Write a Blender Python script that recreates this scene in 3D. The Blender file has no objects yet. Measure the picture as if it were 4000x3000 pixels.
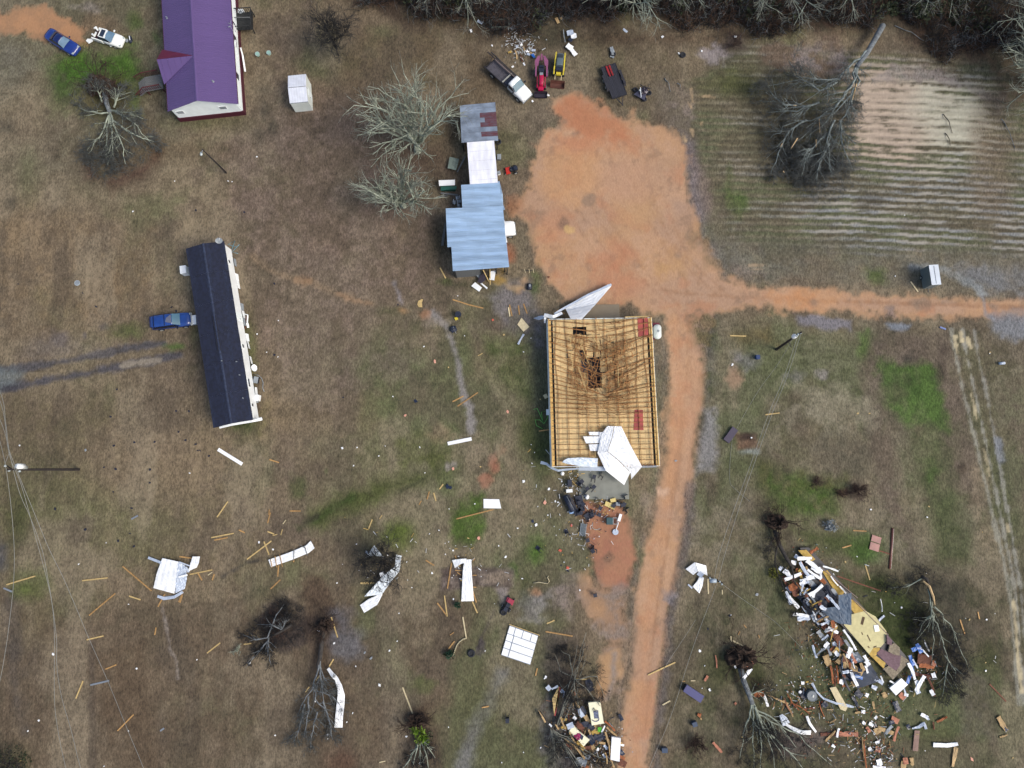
import bpy, math, random
import numpy as np
from mathutils import Vector, Matrix

# ------------------------------------------------------------------ camera, sky, sun, exposure
scn = bpy.context.scene
HC, FPX, TH = 86.0, 2667.0, math.radians(7.27)      # flying height, focal length in photo pixels, tilt
cam_d = bpy.data.cameras.new("camera"); cam_d.sensor_width = 36.0; cam_d.lens = 36.0*FPX/4000.0
cam_d.clip_start = 0.5; cam_d.clip_end = 6000
cam = bpy.data.objects.new("camera", cam_d); scn.collection.objects.link(cam)
cam.location = (0, 0, HC); cam.rotation_euler = (TH, 0, 0); scn.camera = cam
SUN_AZ, SUN_EL = math.radians(112), math.radians(46)
world = bpy.data.worlds.new("World"); scn.world = world; world.use_nodes = True
wn = world.node_tree; wn.nodes.clear()
sky = wn.nodes.new("ShaderNodeTexSky"); sky.sky_type = 'NISHITA'; sky.sun_disc = False
sky.sun_elevation = SUN_EL; sky.sun_rotation = SUN_AZ; sky.air_density = 1.0; sky.dust_density = 4.0; sky.ozone_density = 1.0
bg = wn.nodes.new("ShaderNodeBackground"); bg.inputs[1].default_value = 0.13
wo = wn.nodes.new("ShaderNodeOutputWorld")
wn.links.new(sky.outputs[0], bg.inputs[0]); wn.links.new(bg.outputs[0], wo.inputs[0])
sl = bpy.data.lights.new("sun", 'SUN'); sl.energy = 1.5; sl.angle = math.radians(28); sl.color = (1.0, 0.93, 0.84)
so = bpy.data.objects.new("sun", sl); scn.collection.objects.link(so)
sd = Vector((math.sin(SUN_AZ)*math.cos(SUN_EL), math.cos(SUN_AZ)*math.cos(SUN_EL), math.sin(SUN_EL)))
so.rotation_euler = sd.to_track_quat('Z', 'Y').to_euler()
scn.view_settings.view_transform = 'Standard'; scn.view_settings.look = 'None'
scn.view_settings.exposure = 0.45; scn.view_settings.gamma = 1.0; scn.view_settings.use_curve_mapping = False
KL = (1.31, 1.29, 1.345)       # brightness of a white horizontal sheet under this light, per channel

# ------------------------------------------------------------------ helpers
rnd = random.Random(11)
cT, sT = math.cos(TH), math.sin(TH)
def P(px, py, z=0.0):
    """point of the place at height z that stands at this pixel of the 4000 x 3000 survey picture"""
    dx = (px-2000)/FPX; dy = (1500-py)/FPX
    y = dy*cT + sT; zz = dy*sT - cT
    t = (z-HC)/zz
    return Vector((dx*t, y*t, z))
def M(px, py): return 0.0322*(1+0.0)      # metres per pixel, about
def s2l(c):
    c /= 255.0
    return c/12.92 if c <= 0.04045 else ((c+0.055)/1.055)**2.4
def C(r, g, b):
    f = 1.22 if min(r, g, b) > 205 else 1.0
    return tuple(min(0.86, f*s2l(v)/k) for v, k in zip((r, g, b), KL))
mats = {}
def mat(name, rgb, rough=0.8, metal=0.0, var=0.12, scale=3.0, bump=0.0, rgb2=None, stretch=None, spec=0.5, coat=0.0, vcol=False, alpha=None, obvar=0.0):
    if name in mats: return mats[name]
    m = bpy.data.materials.new(name); m.use_nodes = True; nt = m.node_tree; b = nt.nodes["Principled BSDF"]
    L = nt.links
    b.inputs["Roughness"].default_value = rough; b.inputs["Metallic"].default_value = metal
    b.inputs["Specular IOR Level"].default_value = spec
    if coat: b.inputs["Coat Weight"].default_value = coat; b.inputs["Coat Roughness"].default_value = 0.12
    tc = nt.nodes.new("ShaderNodeTexCoord"); mp = nt.nodes.new("ShaderNodeMapping"); L.new(tc.outputs["Object"], mp.inputs[0])
    if stretch: mp.inputs["Scale"].default_value = stretch
    nz = nt.nodes.new("ShaderNodeTexNoise"); nz.inputs["Scale"].default_value = scale; nz.inputs["Detail"].default_value = 5
    L.new(mp.outputs[0], nz.inputs["Vector"])
    rp = nt.nodes.new("ShaderNodeValToRGB"); L.new(nz.outputs[0], rp.inputs[0])
    a = rgb; c2 = rgb2 if rgb2 else tuple(min(0.9, v*(1+var)) for v in rgb)
    a1 = tuple(v*(1-var) for v in rgb)
    rp.color_ramp.elements[0].position = 0.36; rp.color_ramp.elements[1].position = 0.64
    rp.color_ramp.elements[0].color = (*a1, 1); rp.color_ramp.elements[1].color = (*c2, 1)
    col = rp.outputs[0]
    if obvar:
        oi = nt.nodes.new("ShaderNodeObjectInfo"); mr = nt.nodes.new("ShaderNodeMapRange")
        mr.inputs[3].default_value = 1-obvar; mr.inputs[4].default_value = 1+obvar; L.new(oi.outputs["Random"], mr.inputs[0])
        mx = nt.nodes.new("ShaderNodeVectorMath"); mx.operation = 'SCALE'; L.new(col, mx.inputs[0]); L.new(mr.outputs[0], mx.inputs["Scale"]); col = mx.outputs[0]
    L.new(col, b.inputs["Base Color"])
    if bump:
        bp = nt.nodes.new("ShaderNodeBump"); bp.inputs["Strength"].default_value = bump; bp.inputs["Distance"].default_value = 0.03
        L.new(nz.outputs[0], bp.inputs["Height"]); L.new(bp.outputs[0], b.inputs["Normal"])
    mats[name] = m
    return m

OFF = {}
class MB:
    def __init__(s): s.v = []; s.f = []
    def add(s, vs, fs):
        n = len(s.v); s.v += [tuple(v) for v in vs]; s.f += [tuple(i+n for i in f) for f in fs]; return s
    def box(s, c, size, rz=0.0, ry=0.0, rx=0.0):
        x, y, z = (v/2 for v in size)
        R = Matrix.Rotation(rz, 3, 'Z') @ Matrix.Rotation(ry, 3, 'Y') @ Matrix.Rotation(rx, 3, 'X')
        vs = [R @ Vector((i*x, j*y, k*z)) + Vector(c) for k in (-1, 1) for j in (-1, 1) for i in (-1, 1)]
        return s.add(vs, [(0, 2, 3, 1), (4, 5, 7, 6), (0, 1, 5, 4), (2, 6, 7, 3), (0, 4, 6, 2), (1, 3, 7, 5)])
    def bar(s, a, b, w, h, up=(0, 0, 1)):
        a = Vector(a); b = Vector(b); d = (b-a).normalized(); u = Vector(up)
        sd_ = d.cross(u)
        if sd_.length < 1e-4: sd_ = d.cross(Vector((1, 0, 0)))
        sd_.normalize(); u = sd_.cross(d).normalized()
        vs = []
        for p in (a, b):
            for i, j in ((-1, -1), (1, -1), (1, 1), (-1, 1)): vs.append(p + sd_*i*w/2 + u*j*h/2)
        return s.add(vs, [(0, 1, 2, 3), (7, 6, 5, 4), (0, 4, 5, 1), (1, 5, 6, 2), (2, 6, 7, 3), (3, 7, 4, 0)])
    def prism(s, poly, z0, z1):
        n = len(poly)
        vs = [(p[0], p[1], z0) for p in poly] + [(p[0], p[1], z1) for p in poly]
        ar = sum(poly[i][0]*poly[(i+1) % n][1]-poly[(i+1) % n][0]*poly[i][1] for i in range(n))
        top = tuple(range(n, 2*n)); bot = tuple(reversed(range(n)))
        fs = [top, bot] + [(i, (i+1) % n, n+(i+1) % n, n+i) for i in range(n)]
        if ar < 0: fs = [tuple(reversed(f)) for f in fs]
        return s.add(vs, fs)
    def tube(s, pts, rad, sides=6, cap=True):
        pts = [Vector(p) for p in pts]
        if not isinstance(rad, (list, tuple)): rad = [rad]*len(pts)
        vs = []; n = len(pts); pu = None
        for i, p in enumerate(pts):
            d = (pts[min(i+1, n-1)]-pts[max(i-1, 0)])
            if d.length < 1e-6: d = Vector((0, 0, 1))
            d.normalize()
            if pu is None:
                pu = d.cross(Vector((0.31, 0.17, 0.94)))
                if pu.length < 1e-3: pu = d.cross(Vector((1, 0, 0)))
            pu = (pu - d*pu.dot(d)).normalized(); w = d.cross(pu)
            for k in range(sides):
                a = 2*math.pi*k/sides
                vs.append(p + (pu*math.cos(a)+w*math.sin(a))*rad[i])
        fs = []
        for i in range(n-1):
            for k in range(sides):
                k2 = (k+1) % sides
                fs.append((i*sides+k, i*sides+k2, (i+1)*sides+k2, (i+1)*sides+k))
        if cap: fs += [tuple(reversed(range(sides))), tuple((n-1)*sides+k for k in range(sides))]
        return s.add(vs, fs)
    def cyl(s, c, r, h, sides=16, axis='Z', r2=None):
        c = Vector(c); ax = {'X': Vector((1, 0, 0)), 'Y': Vector((0, 1, 0)), 'Z': Vector((0, 0, 1))}[axis] if isinstance(axis, str) else Vector(axis).normalized()
        return s.tube([c-ax*h/2, c+ax*h/2], [r, r if r2 is None else r2], sides)
    def ring(s, c, R, r, seg=20, sides=8, axis='Z', flat=1.0):
        c = Vector(c); vs = []; fs = []
        for i in range(seg):
            a = 2*math.pi*i/seg
            for k in range(sides):
                b = 2*math.pi*k/sides
                x = (R+r*math.cos(b)); zz = r*math.sin(b)*flat
                q = Vector((x*math.cos(a), x*math.sin(a), zz))
                if axis == 'Y': q = Vector((q.x, q.z, q.y))
                if axis == 'X': q = Vector((q.z, q.x, q.y))
                vs.append(c+q)
        for i in range(seg):
            for k in range(sides):
                i2 = (i+1) % seg; k2 = (k+1) % sides
                fs.append((i*sides+k, i2*sides+k, i2*sides+k2, i*sides+k2))
        return s.add(vs, fs)
    def grid(s, rows, thick=0.0):
        n, m = len(rows), len(rows[0])
        vs = [Vector(p) for r in rows for p in r]
        fs = [(i*m+j, i*m+j+1, (i+1)*m+j+1, (i+1)*m+j) for i in range(n-1) for j in range(m-1)]
        if thick:
            N = len(vs); vs2 = [v-Vector((0, 0, thick)) for v in vs]
            f2 = [tuple(N+i for i in reversed(f)) for f in fs]
            ed = []
            for j in range(m-1): ed += [(j+1, j, N+j, N+j+1), ((n-1)*m+j, (n-1)*m+j+1, N+(n-1)*m+j+1, N+(n-1)*m+j)]
            for i in range(n-1): ed += [(i*m, (i+1)*m, N+(i+1)*m, N+i*m), ((i+1)*m+m-1, i*m+m-1, N+i*m+m-1, N+(i+1)*m+m-1)]
            return s.add(vs+vs2, fs+f2+ed)
        return s.add(vs, fs)
    def blob(s, c, r, seed=0, sq=(1, 1, 1), amp=0.25, nu=10, nv=6):
        rr = random.Random(seed); vs = []; fs = []; c = Vector(c)
        for i in range(nv+1):
            th = math.pi*i/nv
            for j in range(nu):
                ph = 2*math.pi*j/nu; k = r*(1+rr.uniform(-amp, amp))
                vs.append(c+Vector((k*sq[0]*math.sin(th)*math.cos(ph), k*sq[1]*math.sin(th)*math.sin(ph), k*sq[2]*math.cos(th))))
        for i in range(nv):
            for j in range(nu):
                j2 = (j+1) % nu; fs.append((i*nu+j, (i+1)*nu+j, (i+1)*nu+j2, i*nu+j2))
        return s.add(vs, fs)
    def mesh(s, name, m, off=Vector((0, 0, 0)), smooth=False):
        me = bpy.data.meshes.new(name)
        me.from_pydata([(v[0]-off[0], v[1]-off[1], v[2]-off[2]) for v in s.v], [], s.f); me.update()
        if m: me.materials.append(m)
        if smooth: me.polygons.foreach_set("use_smooth", [True]*len(me.polygons))
        return me
col = scn.collection
def tag(o, label=None, cat=None, group=None, kind=None):
    if label: o['label'] = label
    if cat: o['category'] = cat
    if group: o['group'] = group
    if kind: o['kind'] = kind
    return o
def root(name, loc, rz, label, cat, group=None):
    o = bpy.data.objects.new(name, None); col.objects.link(o); o.location = loc; o.rotation_euler = (0, 0, rz)
    o.empty_display_size = 0.2; OFF[o.name] = Vector((0, 0, 0))
    return tag(o, label, cat, group)
def wroot(name, loc, label, cat, group=None):
    """thing whose parts are given in place coordinates"""
    o = root(name, loc, 0, label, cat, group); OFF[o.name] = Vector(loc); return o
def part(name, mb, m, parent, smooth=False, label=None, kind=None):
    off = OFF[parent.name]
    o = bpy.data.objects.new(name, mb.mesh(name, m, off, smooth)); col.objects.link(o); o.parent = parent
    OFF[o.name] = off
    if label: o['label'] = label
    if kind: o['kind'] = kind
    return o
def single(name, mb, m, loc, label=None, cat=None, group=None, kind=None, smooth=False):
    o = bpy.data.objects.new(name, mb.mesh(name, m, Vector(loc), smooth)); col.objects.link(o); o.location = loc
    return tag(o, label, cat, group, kind)
def kids(o): return [c for c in list(bpy.data.objects) if c.parent == o]
def dup(proto, tree, loc, rot, label, group=None, cat=None):
    """tree = [(part, [subparts])] ; copies a thing with its parts"""
    r = proto.copy(); col.objects.link(r); r.location = loc; r.rotation_euler = rot; r['label'] = label
    if group: r['group'] = group
    if cat: r['category'] = cat
    for ch, subs in tree:
        c = ch.copy(); col.objects.link(c); c.parent = r
        for g in subs:
            d = g.copy(); col.objects.link(d); d.parent = c
    return r
def ang(a, b): return math.atan2(b[1]-a[1], b[0]-a[0])

# automatic finding labels for scattered bits: nearest landmark and direction in the picture
LM = {}
AUTO = []
def landmark(name, px, py): LM[name] = (px, py)
def auto(o, px, py, head):
    AUTO.append((o, px, py, head)); return o
def finish_labels():
    items = []
    for o, px, py, head in AUTO:
        nm, (lx, ly) = min(LM.items(), key=lambda t: (t[1][0]-px)**2+(t[1][1]-py)**2)
        dx, dy = px-lx, py-ly; d = math.hypot(dx, dy)
        if d < 25: rel = "right at"
        else:
            a = math.degrees(math.atan2(-dy, dx)) % 360
            w = ["right of", "above right of", "above", "above left of", "left of", "below left of", "below", "below right of"][int(((a+22.5) % 360)//45)]
            rel = ("just " if d < 110 else "")+w
        items.append([o, px, py, head+" "+rel+" "+nm])
    by = {}
    for it in items: by.setdefault(it[3], []).append(it)
    ordn = ["", "second", "third", "fourth", "fifth", "sixth", "seventh", "eighth", "ninth", "tenth", "eleventh", "twelfth"]
    for lab, ls in by.items():
        if len(ls) == 1: ls[0][0]['label'] = lab; continue
        xs = [i[1] for i in ls]; ys = [i[2] for i in ls]
        hz = max(xs)-min(xs) >= max(ys)-min(ys)
        ls.sort(key=lambda i: i[1] if hz else i[2])
        for k, it in enumerate(ls):
            e = ("leftmost" if hz else "topmost") if k == 0 else (ordn[k] if k < 12 else str(k+1)+"th")+(" from left" if hz else " from top")
            it[0]['label'] = lab+", "+e
    for it in items:
        w = it[0]['label'].split()
        if len(w) > 16: w = [x for x in w if x not in ("lying", "the", "medium", "torn", "from", "lower")]
        it[0]['label'] = " ".join(w[:16] if len(w) < 18 else w[1:17])
# ------------------------------------------------------------------ ground
def hash2(ix, iy, seed):
    n = (ix.astype(np.int64)*374761393 + iy.astype(np.int64)*668265263 + seed*1442695041) & 0xFFFFFFFF
    n = ((n ^ (n >> 13))*1274126177) & 0xFFFFFFFF
    return ((n ^ (n >> 16)) & 0xFFFF)/65535.0
def vn(x, y, sc, seed):
    x = x/sc; y = y/sc; ix = np.floor(x); iy = np.floor(y); fx = x-ix; fy = y-iy
    fx = fx*fx*(3-2*fx); fy = fy*fy*(3-2*fy)
    a = hash2(ix, iy, seed); b = hash2(ix+1, iy, seed); c = hash2(ix, iy+1, seed); d = hash2(ix+1, iy+1, seed)
    return (a*(1-fx)+b*fx)*(1-fy)+(c*(1-fx)+d*fx)*fy
def fbm(x, y, sc, seed, octs=4):
    s = 0; a = 0.5; t = 0
    for i in range(octs):
        s = s+a*vn(x+17.3*i, y-9.1*i, sc/2**i, seed+i*7); t += a; a *= 0.55
    return s/t
def sst(e0, e1, x):
    t = np.clip((x-e0)/(e1-e0), 0, 1); return t*t*(3-2*t)
def polyd(px, py, pts):
    """signed distance in pixels, positive inside"""
    d = np.full(px.shape, 1e9); ins = np.zeros(px.shape, bool); n = len(pts)
    for i in range(n):
        x0, y0 = pts[i]; x1, y1 = pts[(i+1) % n]
        ex, ey = x1-x0, y1-y0; wx, wy = px-x0, py-y0
        t = np.clip((wx*ex+wy*ey)/(ex*ex+ey*ey+1e-9), 0, 1)
        d = np.minimum(d, (wx-t*ex)**2+(wy-t*ey)**2)
        c = (y0 > py) != (y1 > py)
        if y1 != y0: ins ^= c & (px < (x1-x0)*(py-y0)/(y1-y0)+x0)
    d = np.sqrt(d); return np.where(ins, d, -d)
def lined(px, py, pts):
    d = np.full(px.shape, 1e9)
    for (x0, y0), (x1, y1) in zip(pts[:-1], pts[1:]):
        ex, ey = x1-x0, y1-y0; wx, wy = px-x0, py-y0
        t = np.clip((wx*ex+wy*ey)/(ex*ex+ey*ey+1e-9), 0, 1)
        d = np.minimum(d, (wx-t*ex)**2+(wy-t*ey)**2)
    return np.sqrt(d)
STEP = 0.2
gx = np.arange(-84, 84.01, STEP); gy = np.arange(-42, 72.01, STEP)
far = [90, 100, 120, 160, 240, 400, 800, 1600, 2500]
gx = np.concatenate([-np.array(far[::-1], float), gx, np.array(far, float)])
gy = np.concatenate([-np.array(far[::-1], float)+40, gy, np.array(far, float)])
X, Y = np.meshgrid(gx, gy); nX, nY = len(gx), len(gy)
X = X.ravel(); Y = Y.ravel()
# picture coordinates of every ground vertex (used only to lay out where each kind of ground is)
_vy = Y; _vz = -HC
_cy = _vy*cT + _vz*sT; _cz = -_vy*sT + _vz*cT
_cz = np.minimum(_cz, -1.0)
PX = np.clip(2000+FPX*X/(-_cz), -3000, 7000); PY = np.clip(1500-FPX*_cy/(-_cz), -3000, 6000)
n_big = fbm(X, Y, 14, 1); n_mid = fbm(X, Y, 3.5, 2); n_sm = fbm(X, Y, 0.9, 3, 3); n_x = fbm(X+200, Y, 7, 4)
n_fi = fbm(X+50, Y, .55, 12, 2); n_pt = fbm(X-80, Y+30, 2.2, 14, 4)
n_st = fbm(X*1.0, Y*0.45, 0.8, 9, 3)
def lin(c): return np.array([s2l(v)/k for v, k in zip(c, KL)])
col_ = np.zeros((len(X), 3)); wet = np.zeros(len(X)); Z = np.zeros(len(X)); cover = np.ones(len(X))
base = lin((114, 101, 84)); t1 = lin((134, 121, 100)); t2 = lin((96, 98, 70)); t3 = lin((108, 94, 84))
w1 = sst(.45, .7, n_big)[:, None]; w2 = sst(.5, .72, n_x)[:, None]; w3 = sst(.45, .75, n_mid)[:, None]
col_[:] = base
col_ = col_*(1-w1*.75)+t1*w1*.75; col_ = col_*(1-w2*.7)+t2*w2*.7; col_ = col_*(1-w3*.5)+t3*w3*.5
def lz(c):
    r, g_, b_ = c; L_ = (r+g_+b_)/3
    if r-b_ > 45 and r > 125: s_, k = .84, .97         # clay
    elif g_ > r+4 and g_ > b_+20: s_, k = .98, .84      # green grass
    elif r < 140: s_, k = .78, 1.08                     # dead grass and litter
    else: s_, k = .9, 1.0
    return lin(tuple(max(0, (L_+(v-L_)*s_)*k) for v in c))
def zone(shape, pts, c, soft=20, w=0, edge=14, k=1.0, c2=None, wt=None, cov=None, fine=0.0, dz=0.0):
    xs = [p[0] for p in pts]; ys = [p[1] for p in pts]; mg = soft+w+edge*2+60
    idx = np.where((PX > min(xs)-mg) & (PX < max(xs)+mg) & (PY > min(ys)-mg) & (PY < max(ys)+mg))[0]
    if len(idx) == 0: return
    px, py = PX[idx], PY[idx]
    if shape == 'poly': d = polyd(px, py, pts)
    elif shape == 'line': d = w-lined(px, py, pts)
    else:
        (cx, cy), (rx, ry) = pts[0], w
        d = (1-np.sqrt(((px-cx)/rx)**2+((py-cy)/ry)**2))*min(rx, ry)
    e_ = edge*1.35
    d = d+(n_mid[idx]-.5)*2*e_+(n_sm[idx]-.5)*2*e_*.7+(n_fi[idx]-.5)*12+fine*(n_st[idx]-.5)*2
    m = (sst(-soft*1.15, soft*1.15, d)*k)[:, None]
    if cov is None or cov > .3: m = m*np.clip(.2+1.5*n_pt[idx], 0, 1)[:, None]
    cc = lz(c)[None, :]
    if c2 is not None:
        q = sst(.38, .62, (n_mid[idx]*.5+n_sm[idx]*.5))[:, None]; cc = cc*(1-q)+lz(c2)[None, :]*q
    col_[idx] = col_[idx]*(1-m)+cc*m
    if wt is not None: wet[idx] = wet[idx]*(1-m[:, 0])+wt*m[:, 0]
    if cov is not None: cover[idx] = cover[idx]*(1-m[:, 0])+cov*m[:, 0]
    if dz: Z[idx] += dz*m[:, 0]
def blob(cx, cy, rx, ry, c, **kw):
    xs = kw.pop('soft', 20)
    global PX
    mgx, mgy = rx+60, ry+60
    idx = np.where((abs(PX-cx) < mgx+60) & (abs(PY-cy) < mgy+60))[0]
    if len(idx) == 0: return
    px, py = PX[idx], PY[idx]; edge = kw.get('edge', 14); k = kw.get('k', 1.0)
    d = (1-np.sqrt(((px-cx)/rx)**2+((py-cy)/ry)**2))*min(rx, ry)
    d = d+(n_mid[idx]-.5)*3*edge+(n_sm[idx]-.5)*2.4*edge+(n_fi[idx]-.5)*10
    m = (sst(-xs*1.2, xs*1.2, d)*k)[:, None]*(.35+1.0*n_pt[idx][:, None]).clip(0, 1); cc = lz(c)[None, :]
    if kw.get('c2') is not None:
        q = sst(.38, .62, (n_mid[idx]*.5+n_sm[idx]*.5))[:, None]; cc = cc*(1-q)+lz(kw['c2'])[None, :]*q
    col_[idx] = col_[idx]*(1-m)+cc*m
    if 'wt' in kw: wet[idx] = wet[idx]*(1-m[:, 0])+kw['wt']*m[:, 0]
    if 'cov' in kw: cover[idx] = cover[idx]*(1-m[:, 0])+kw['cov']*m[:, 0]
# --- broad tones
zone('poly', [(-600, -700), (1000, -700), (900, 300), (560, 700), (300, 900), (-600, 700)], (96, 88, 68), 90, edge=80, k=.8, c2=(104, 98, 78))
zone('poly', [(-600, 720), (300, 760), (640, 900), (700, 1180), (400, 1350), (-600, 1400)], (122, 104, 82), 80, edge=60, c2=(106, 88, 66), k=.8)
zone('poly', [(900, 400), (1500, 300), (1750, 700), (1700, 1100), (1300, 1500), (1050, 1300), (900, 900)], (101, 82, 67), 90, edge=60, k=.8, c2=(112, 90, 74))
zone('poly', [(-600, 1500), (800, 1600), (1000, 1800), (1100, 2250), (600, 2500), (-600, 2400)], (113, 97, 76), 80, edge=60, k=.85, c2=(100, 88, 64))
zone('poly', [(1250, 1650), (1900, 1450), (2150, 1700), (2150, 2200), (1500, 2260), (1200, 2000)], (90, 90, 58), 90, edge=60, k=.75, c2=(102, 98, 70))
zone('poly', [(-600, 2380), (1900, 2280), (2150, 2600), (2100, 3600), (-600, 3600)], (96, 80, 63), 80, edge=60, k=.9, c2=(84, 72, 56))
zone('poly', [(2680, 1250), (4600, 1300), (4600, 2300), (2650, 2250)], (98, 94, 68), 80, edge=60, k=.9, c2=(112, 104, 84))
zone('poly', [(2650, 2230), (4600, 2250), (4600, 3700), (2560, 3600)], (76, 76, 52), 80, edge=60, k=.95, c2=(92, 84, 64))
zone('poly', [(2000, 100), (2900, 150), (2800, 500), (2000, 460)], (106, 92, 72), 60, edge=40, k=.8, c2=(90, 80, 60))
zone('poly', [(1300, 100), (2000, 120), (1900, 520), (1700, 640), (1300, 420)], (96, 80, 60), 60, edge=40, k=.8)
for cx, cy, rx, ry in ((150, 1900, 200, 120), (420, 2080, 260, 110), (90, 2150, 150, 120), (300, 1980, 160, 60), (240, 2330, 120, 90)):
    blob(cx, cy, rx, ry, (92, 92, 58), soft=70, k=.6)
for cx, cy, rx, ry, c in ((100, 950, 220, 120, (134, 112, 84)), (300, 1130, 200, 60, (124, 102, 74)), (250, 750, 220, 60, (124, 108, 84)), (1250, 1620, 240, 40, (126, 106, 76)), (1480, 1540, 120, 30, (126, 106, 76)), (600, 1800, 260, 120, (126, 106, 82))):
    blob(cx, cy, rx, ry, c, soft=60, k=.6, edge=40)
og = (sst(.46, .62, fbm(X*.8, Y*.6, 9, 201, 5))*.55*sst(900, 1500, PX+(n_big-.5)*500)*sst(1150, 1500, PY+(n_x-.5)*300)*(cover > .3))[:, None]; col_ = col_*(1-og)+lin((88, 98, 66))*og
og = (sst(.52, .66, fbm(X*.9, Y*.5, 6, 205, 5))*.5*(cover > .3))[:, None]; col_ = col_*(1-og)+lin((136, 124, 106))*og
og = (sst(.55, .7, fbm(X*1.1, Y*.6, 4.5, 207, 5))*.5*(cover > .3))[:, None]; col_ = col_*(1-og)+lin((88, 78, 68))*og
col_ *= (1+(fbm(X, Y, 34, 203, 3)-.5)*.45)[:, None]
zone('poly', [(880, 520), (1350, 380), (1750, 700), (1720, 1150), (1560, 1500), (1180, 1640), (1000, 1350), (920, 900)], (98, 84, 70), 90, edge=60, k=.62, c2=(106, 90, 80))
# mowing streaks
st = fbm(X*3.2, Y*.35, 2.2, 31, 3); idx = np.where((PX < 1200) & (PY > 700))[0]
col_[idx] *= (1+(st[idx]-.5)*.42)[:, None]
zone('poly', [(1180, 2230), (1260, 2250), (1330, 2420), (1250, 2700), (1190, 2440)], (82, 64, 50), 10, edge=6, k=.8)
zone('poly', [(345, 2500), (372, 2500), (380, 3100), (345, 3100)], (80, 68, 58), 6, edge=4, k=.7)
zone('poly', [(375, 2550), (560, 2500), (640, 3100), (385, 3100)], (90, 72, 54), 30, edge=15, k=.7)
zone('poly', [(80, 2300), (220, 2300), (200, 2550), (40, 2500)], (104, 90, 66), 40, k=.6)
zone('line', [(40, 2350), (60, 2700), (90, 2850)], (74, 66, 62), 26, w=26, edge=20, k=.7)
# --- woods edge at the top, leaf litter
zone('poly', [(-2600, -2600), (6800, -2600), (6800, 100), (4100, 150), (3700, 190), (3300, 130), (3000, 120), (2700, 95), (2350, 85), (2000, 80), (1780, 95), (1500, 40), (1350, -30), (900, -90), (-2600, -120)], (52, 44, 36), 45, edge=30, c2=(74, 56, 44), cov=.5)
zone('poly', [(1450, 30), (2000, 100), (2700, 120), (3000, 110), (2900, 190), (2300, 180), (1900, 150), (1600, 110)], (78, 58, 44), 35, edge=30, k=.75, c2=(64, 52, 40))
blob(1750, 40, 60, 30, (58, 70, 44), soft=30, k=.7); blob(2130, 130, 90, 40, (62, 62, 46), soft=30, k=.7)
# --- north-west clay and lawn
zone('poly', [(-300, 80), (0, 60), (60, 50), (100, 32), (180, 26), (230, 55), (290, 80), (330, 112), (330, 150), (345, 178), (260, 165), (170, 150), (100, 135), (0, 125), (-300, 180)], (196, 142, 100), 14, edge=22, c2=(178, 132, 96), cov=.1, fine=8)
blob(370, 90, 60, 30, (140, 112, 84), soft=25, k=.7); blob(430, 140, 60, 25, (128, 104, 80), soft=25, k=.6)
zone('poly', [(200, 240), (330, 200), (420, 180), (520, 185), (545, 260), (520, 330), (470, 420), (400, 440), (270, 430), (200, 440), (185, 330)], (78, 104, 46), 50, edge=36, k=.9)
zone('poly', [(235, 235), (330, 205), (520, 200), (525, 290), (480, 330), (400, 300), (310, 320), (260, 330), (240, 280)], (76, 120, 34), 34, edge=26, k=.9, c2=(92, 128, 48))
blob(530, 75, 30, 34, (84, 108, 46), soft=20, k=.8); blob(610, 140, 20, 25, (74, 100, 50), soft=14, k=.7)
blob(530, 380, 26, 60, (76, 112, 40), soft=22, k=.8)
blob(320, 400, 50, 50, (120, 110, 78), soft=30, k=.8); blob(460, 560, 70, 60, (104, 96, 74), soft=40, k=.6)
blob(420, 365, 90, 75, (80, 60, 46), soft=30, k=.7)
zone('poly', [(320, 620), (420, 690), (560, 640), (620, 560), (660, 600), (560, 700), (440, 740), (340, 700)], (88, 58, 44), 30, edge=22, k=.85)
blob(430, 640, 150, 70, (60, 48, 46), soft=50, k=.6)
blob(1270, 150, 100, 90, (82, 76, 68), soft=50, k=.5)
blob(100, 450, 100, 120, (124, 108, 84), soft=60, k=.6); blob(30, 260, 80, 90, (98, 94, 84), soft=50, k=.6)
blob(350, 30, 40, 14, (128, 118, 112), soft=14, k=.7); blob(110, 680, 40, 80, (80, 96, 52), soft=40, k=.5)
blob(820, 480, 140, 30, (72, 76, 42), soft=26, k=.7); blob(720, 590, 160, 40, (88, 72, 50), soft=30, k=.5)
for cx, cy in ((40, 790), (30, 500), (1035, 430), (1065, 500), (1010, 530), (1030, 350)): blob(cx, cy, 22, 26, (66, 62, 52), soft=16, k=.7)
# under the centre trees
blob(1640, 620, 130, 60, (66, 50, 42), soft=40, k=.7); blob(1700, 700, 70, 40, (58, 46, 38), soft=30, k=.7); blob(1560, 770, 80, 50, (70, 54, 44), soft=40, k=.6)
# --- gravelly, washed margins of the yard
grv = (128, 112, 102)
zone('poly', [(2560, 330), (2720, 350), (2760, 520), (2790, 760), (2860, 960), (3000, 1050), (3100, 1100), (2820, 1110), (2700, 900), (2640, 560)], (120, 106, 98), 34, edge=40, k=.9, c2=(98, 88, 74), cov=.4)
zone('poly', [(2660, 560), (2710, 560), (2760, 860), (2840, 1040), (2780, 1040), (2690, 800)], (110, 100, 104), 22, edge=18, k=.8, cov=.3)
zone('poly', [(2700, 600), (2800, 640), (2900, 950), (2800, 940), (2740, 780)], (116, 96, 92), 40, edge=20, k=.6)
zone('poly', [(2090, 380), (2200, 380), (2150, 560), (2050, 640), (2060, 520)], (108, 94, 78), 30, edge=30, k=.7)
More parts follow.
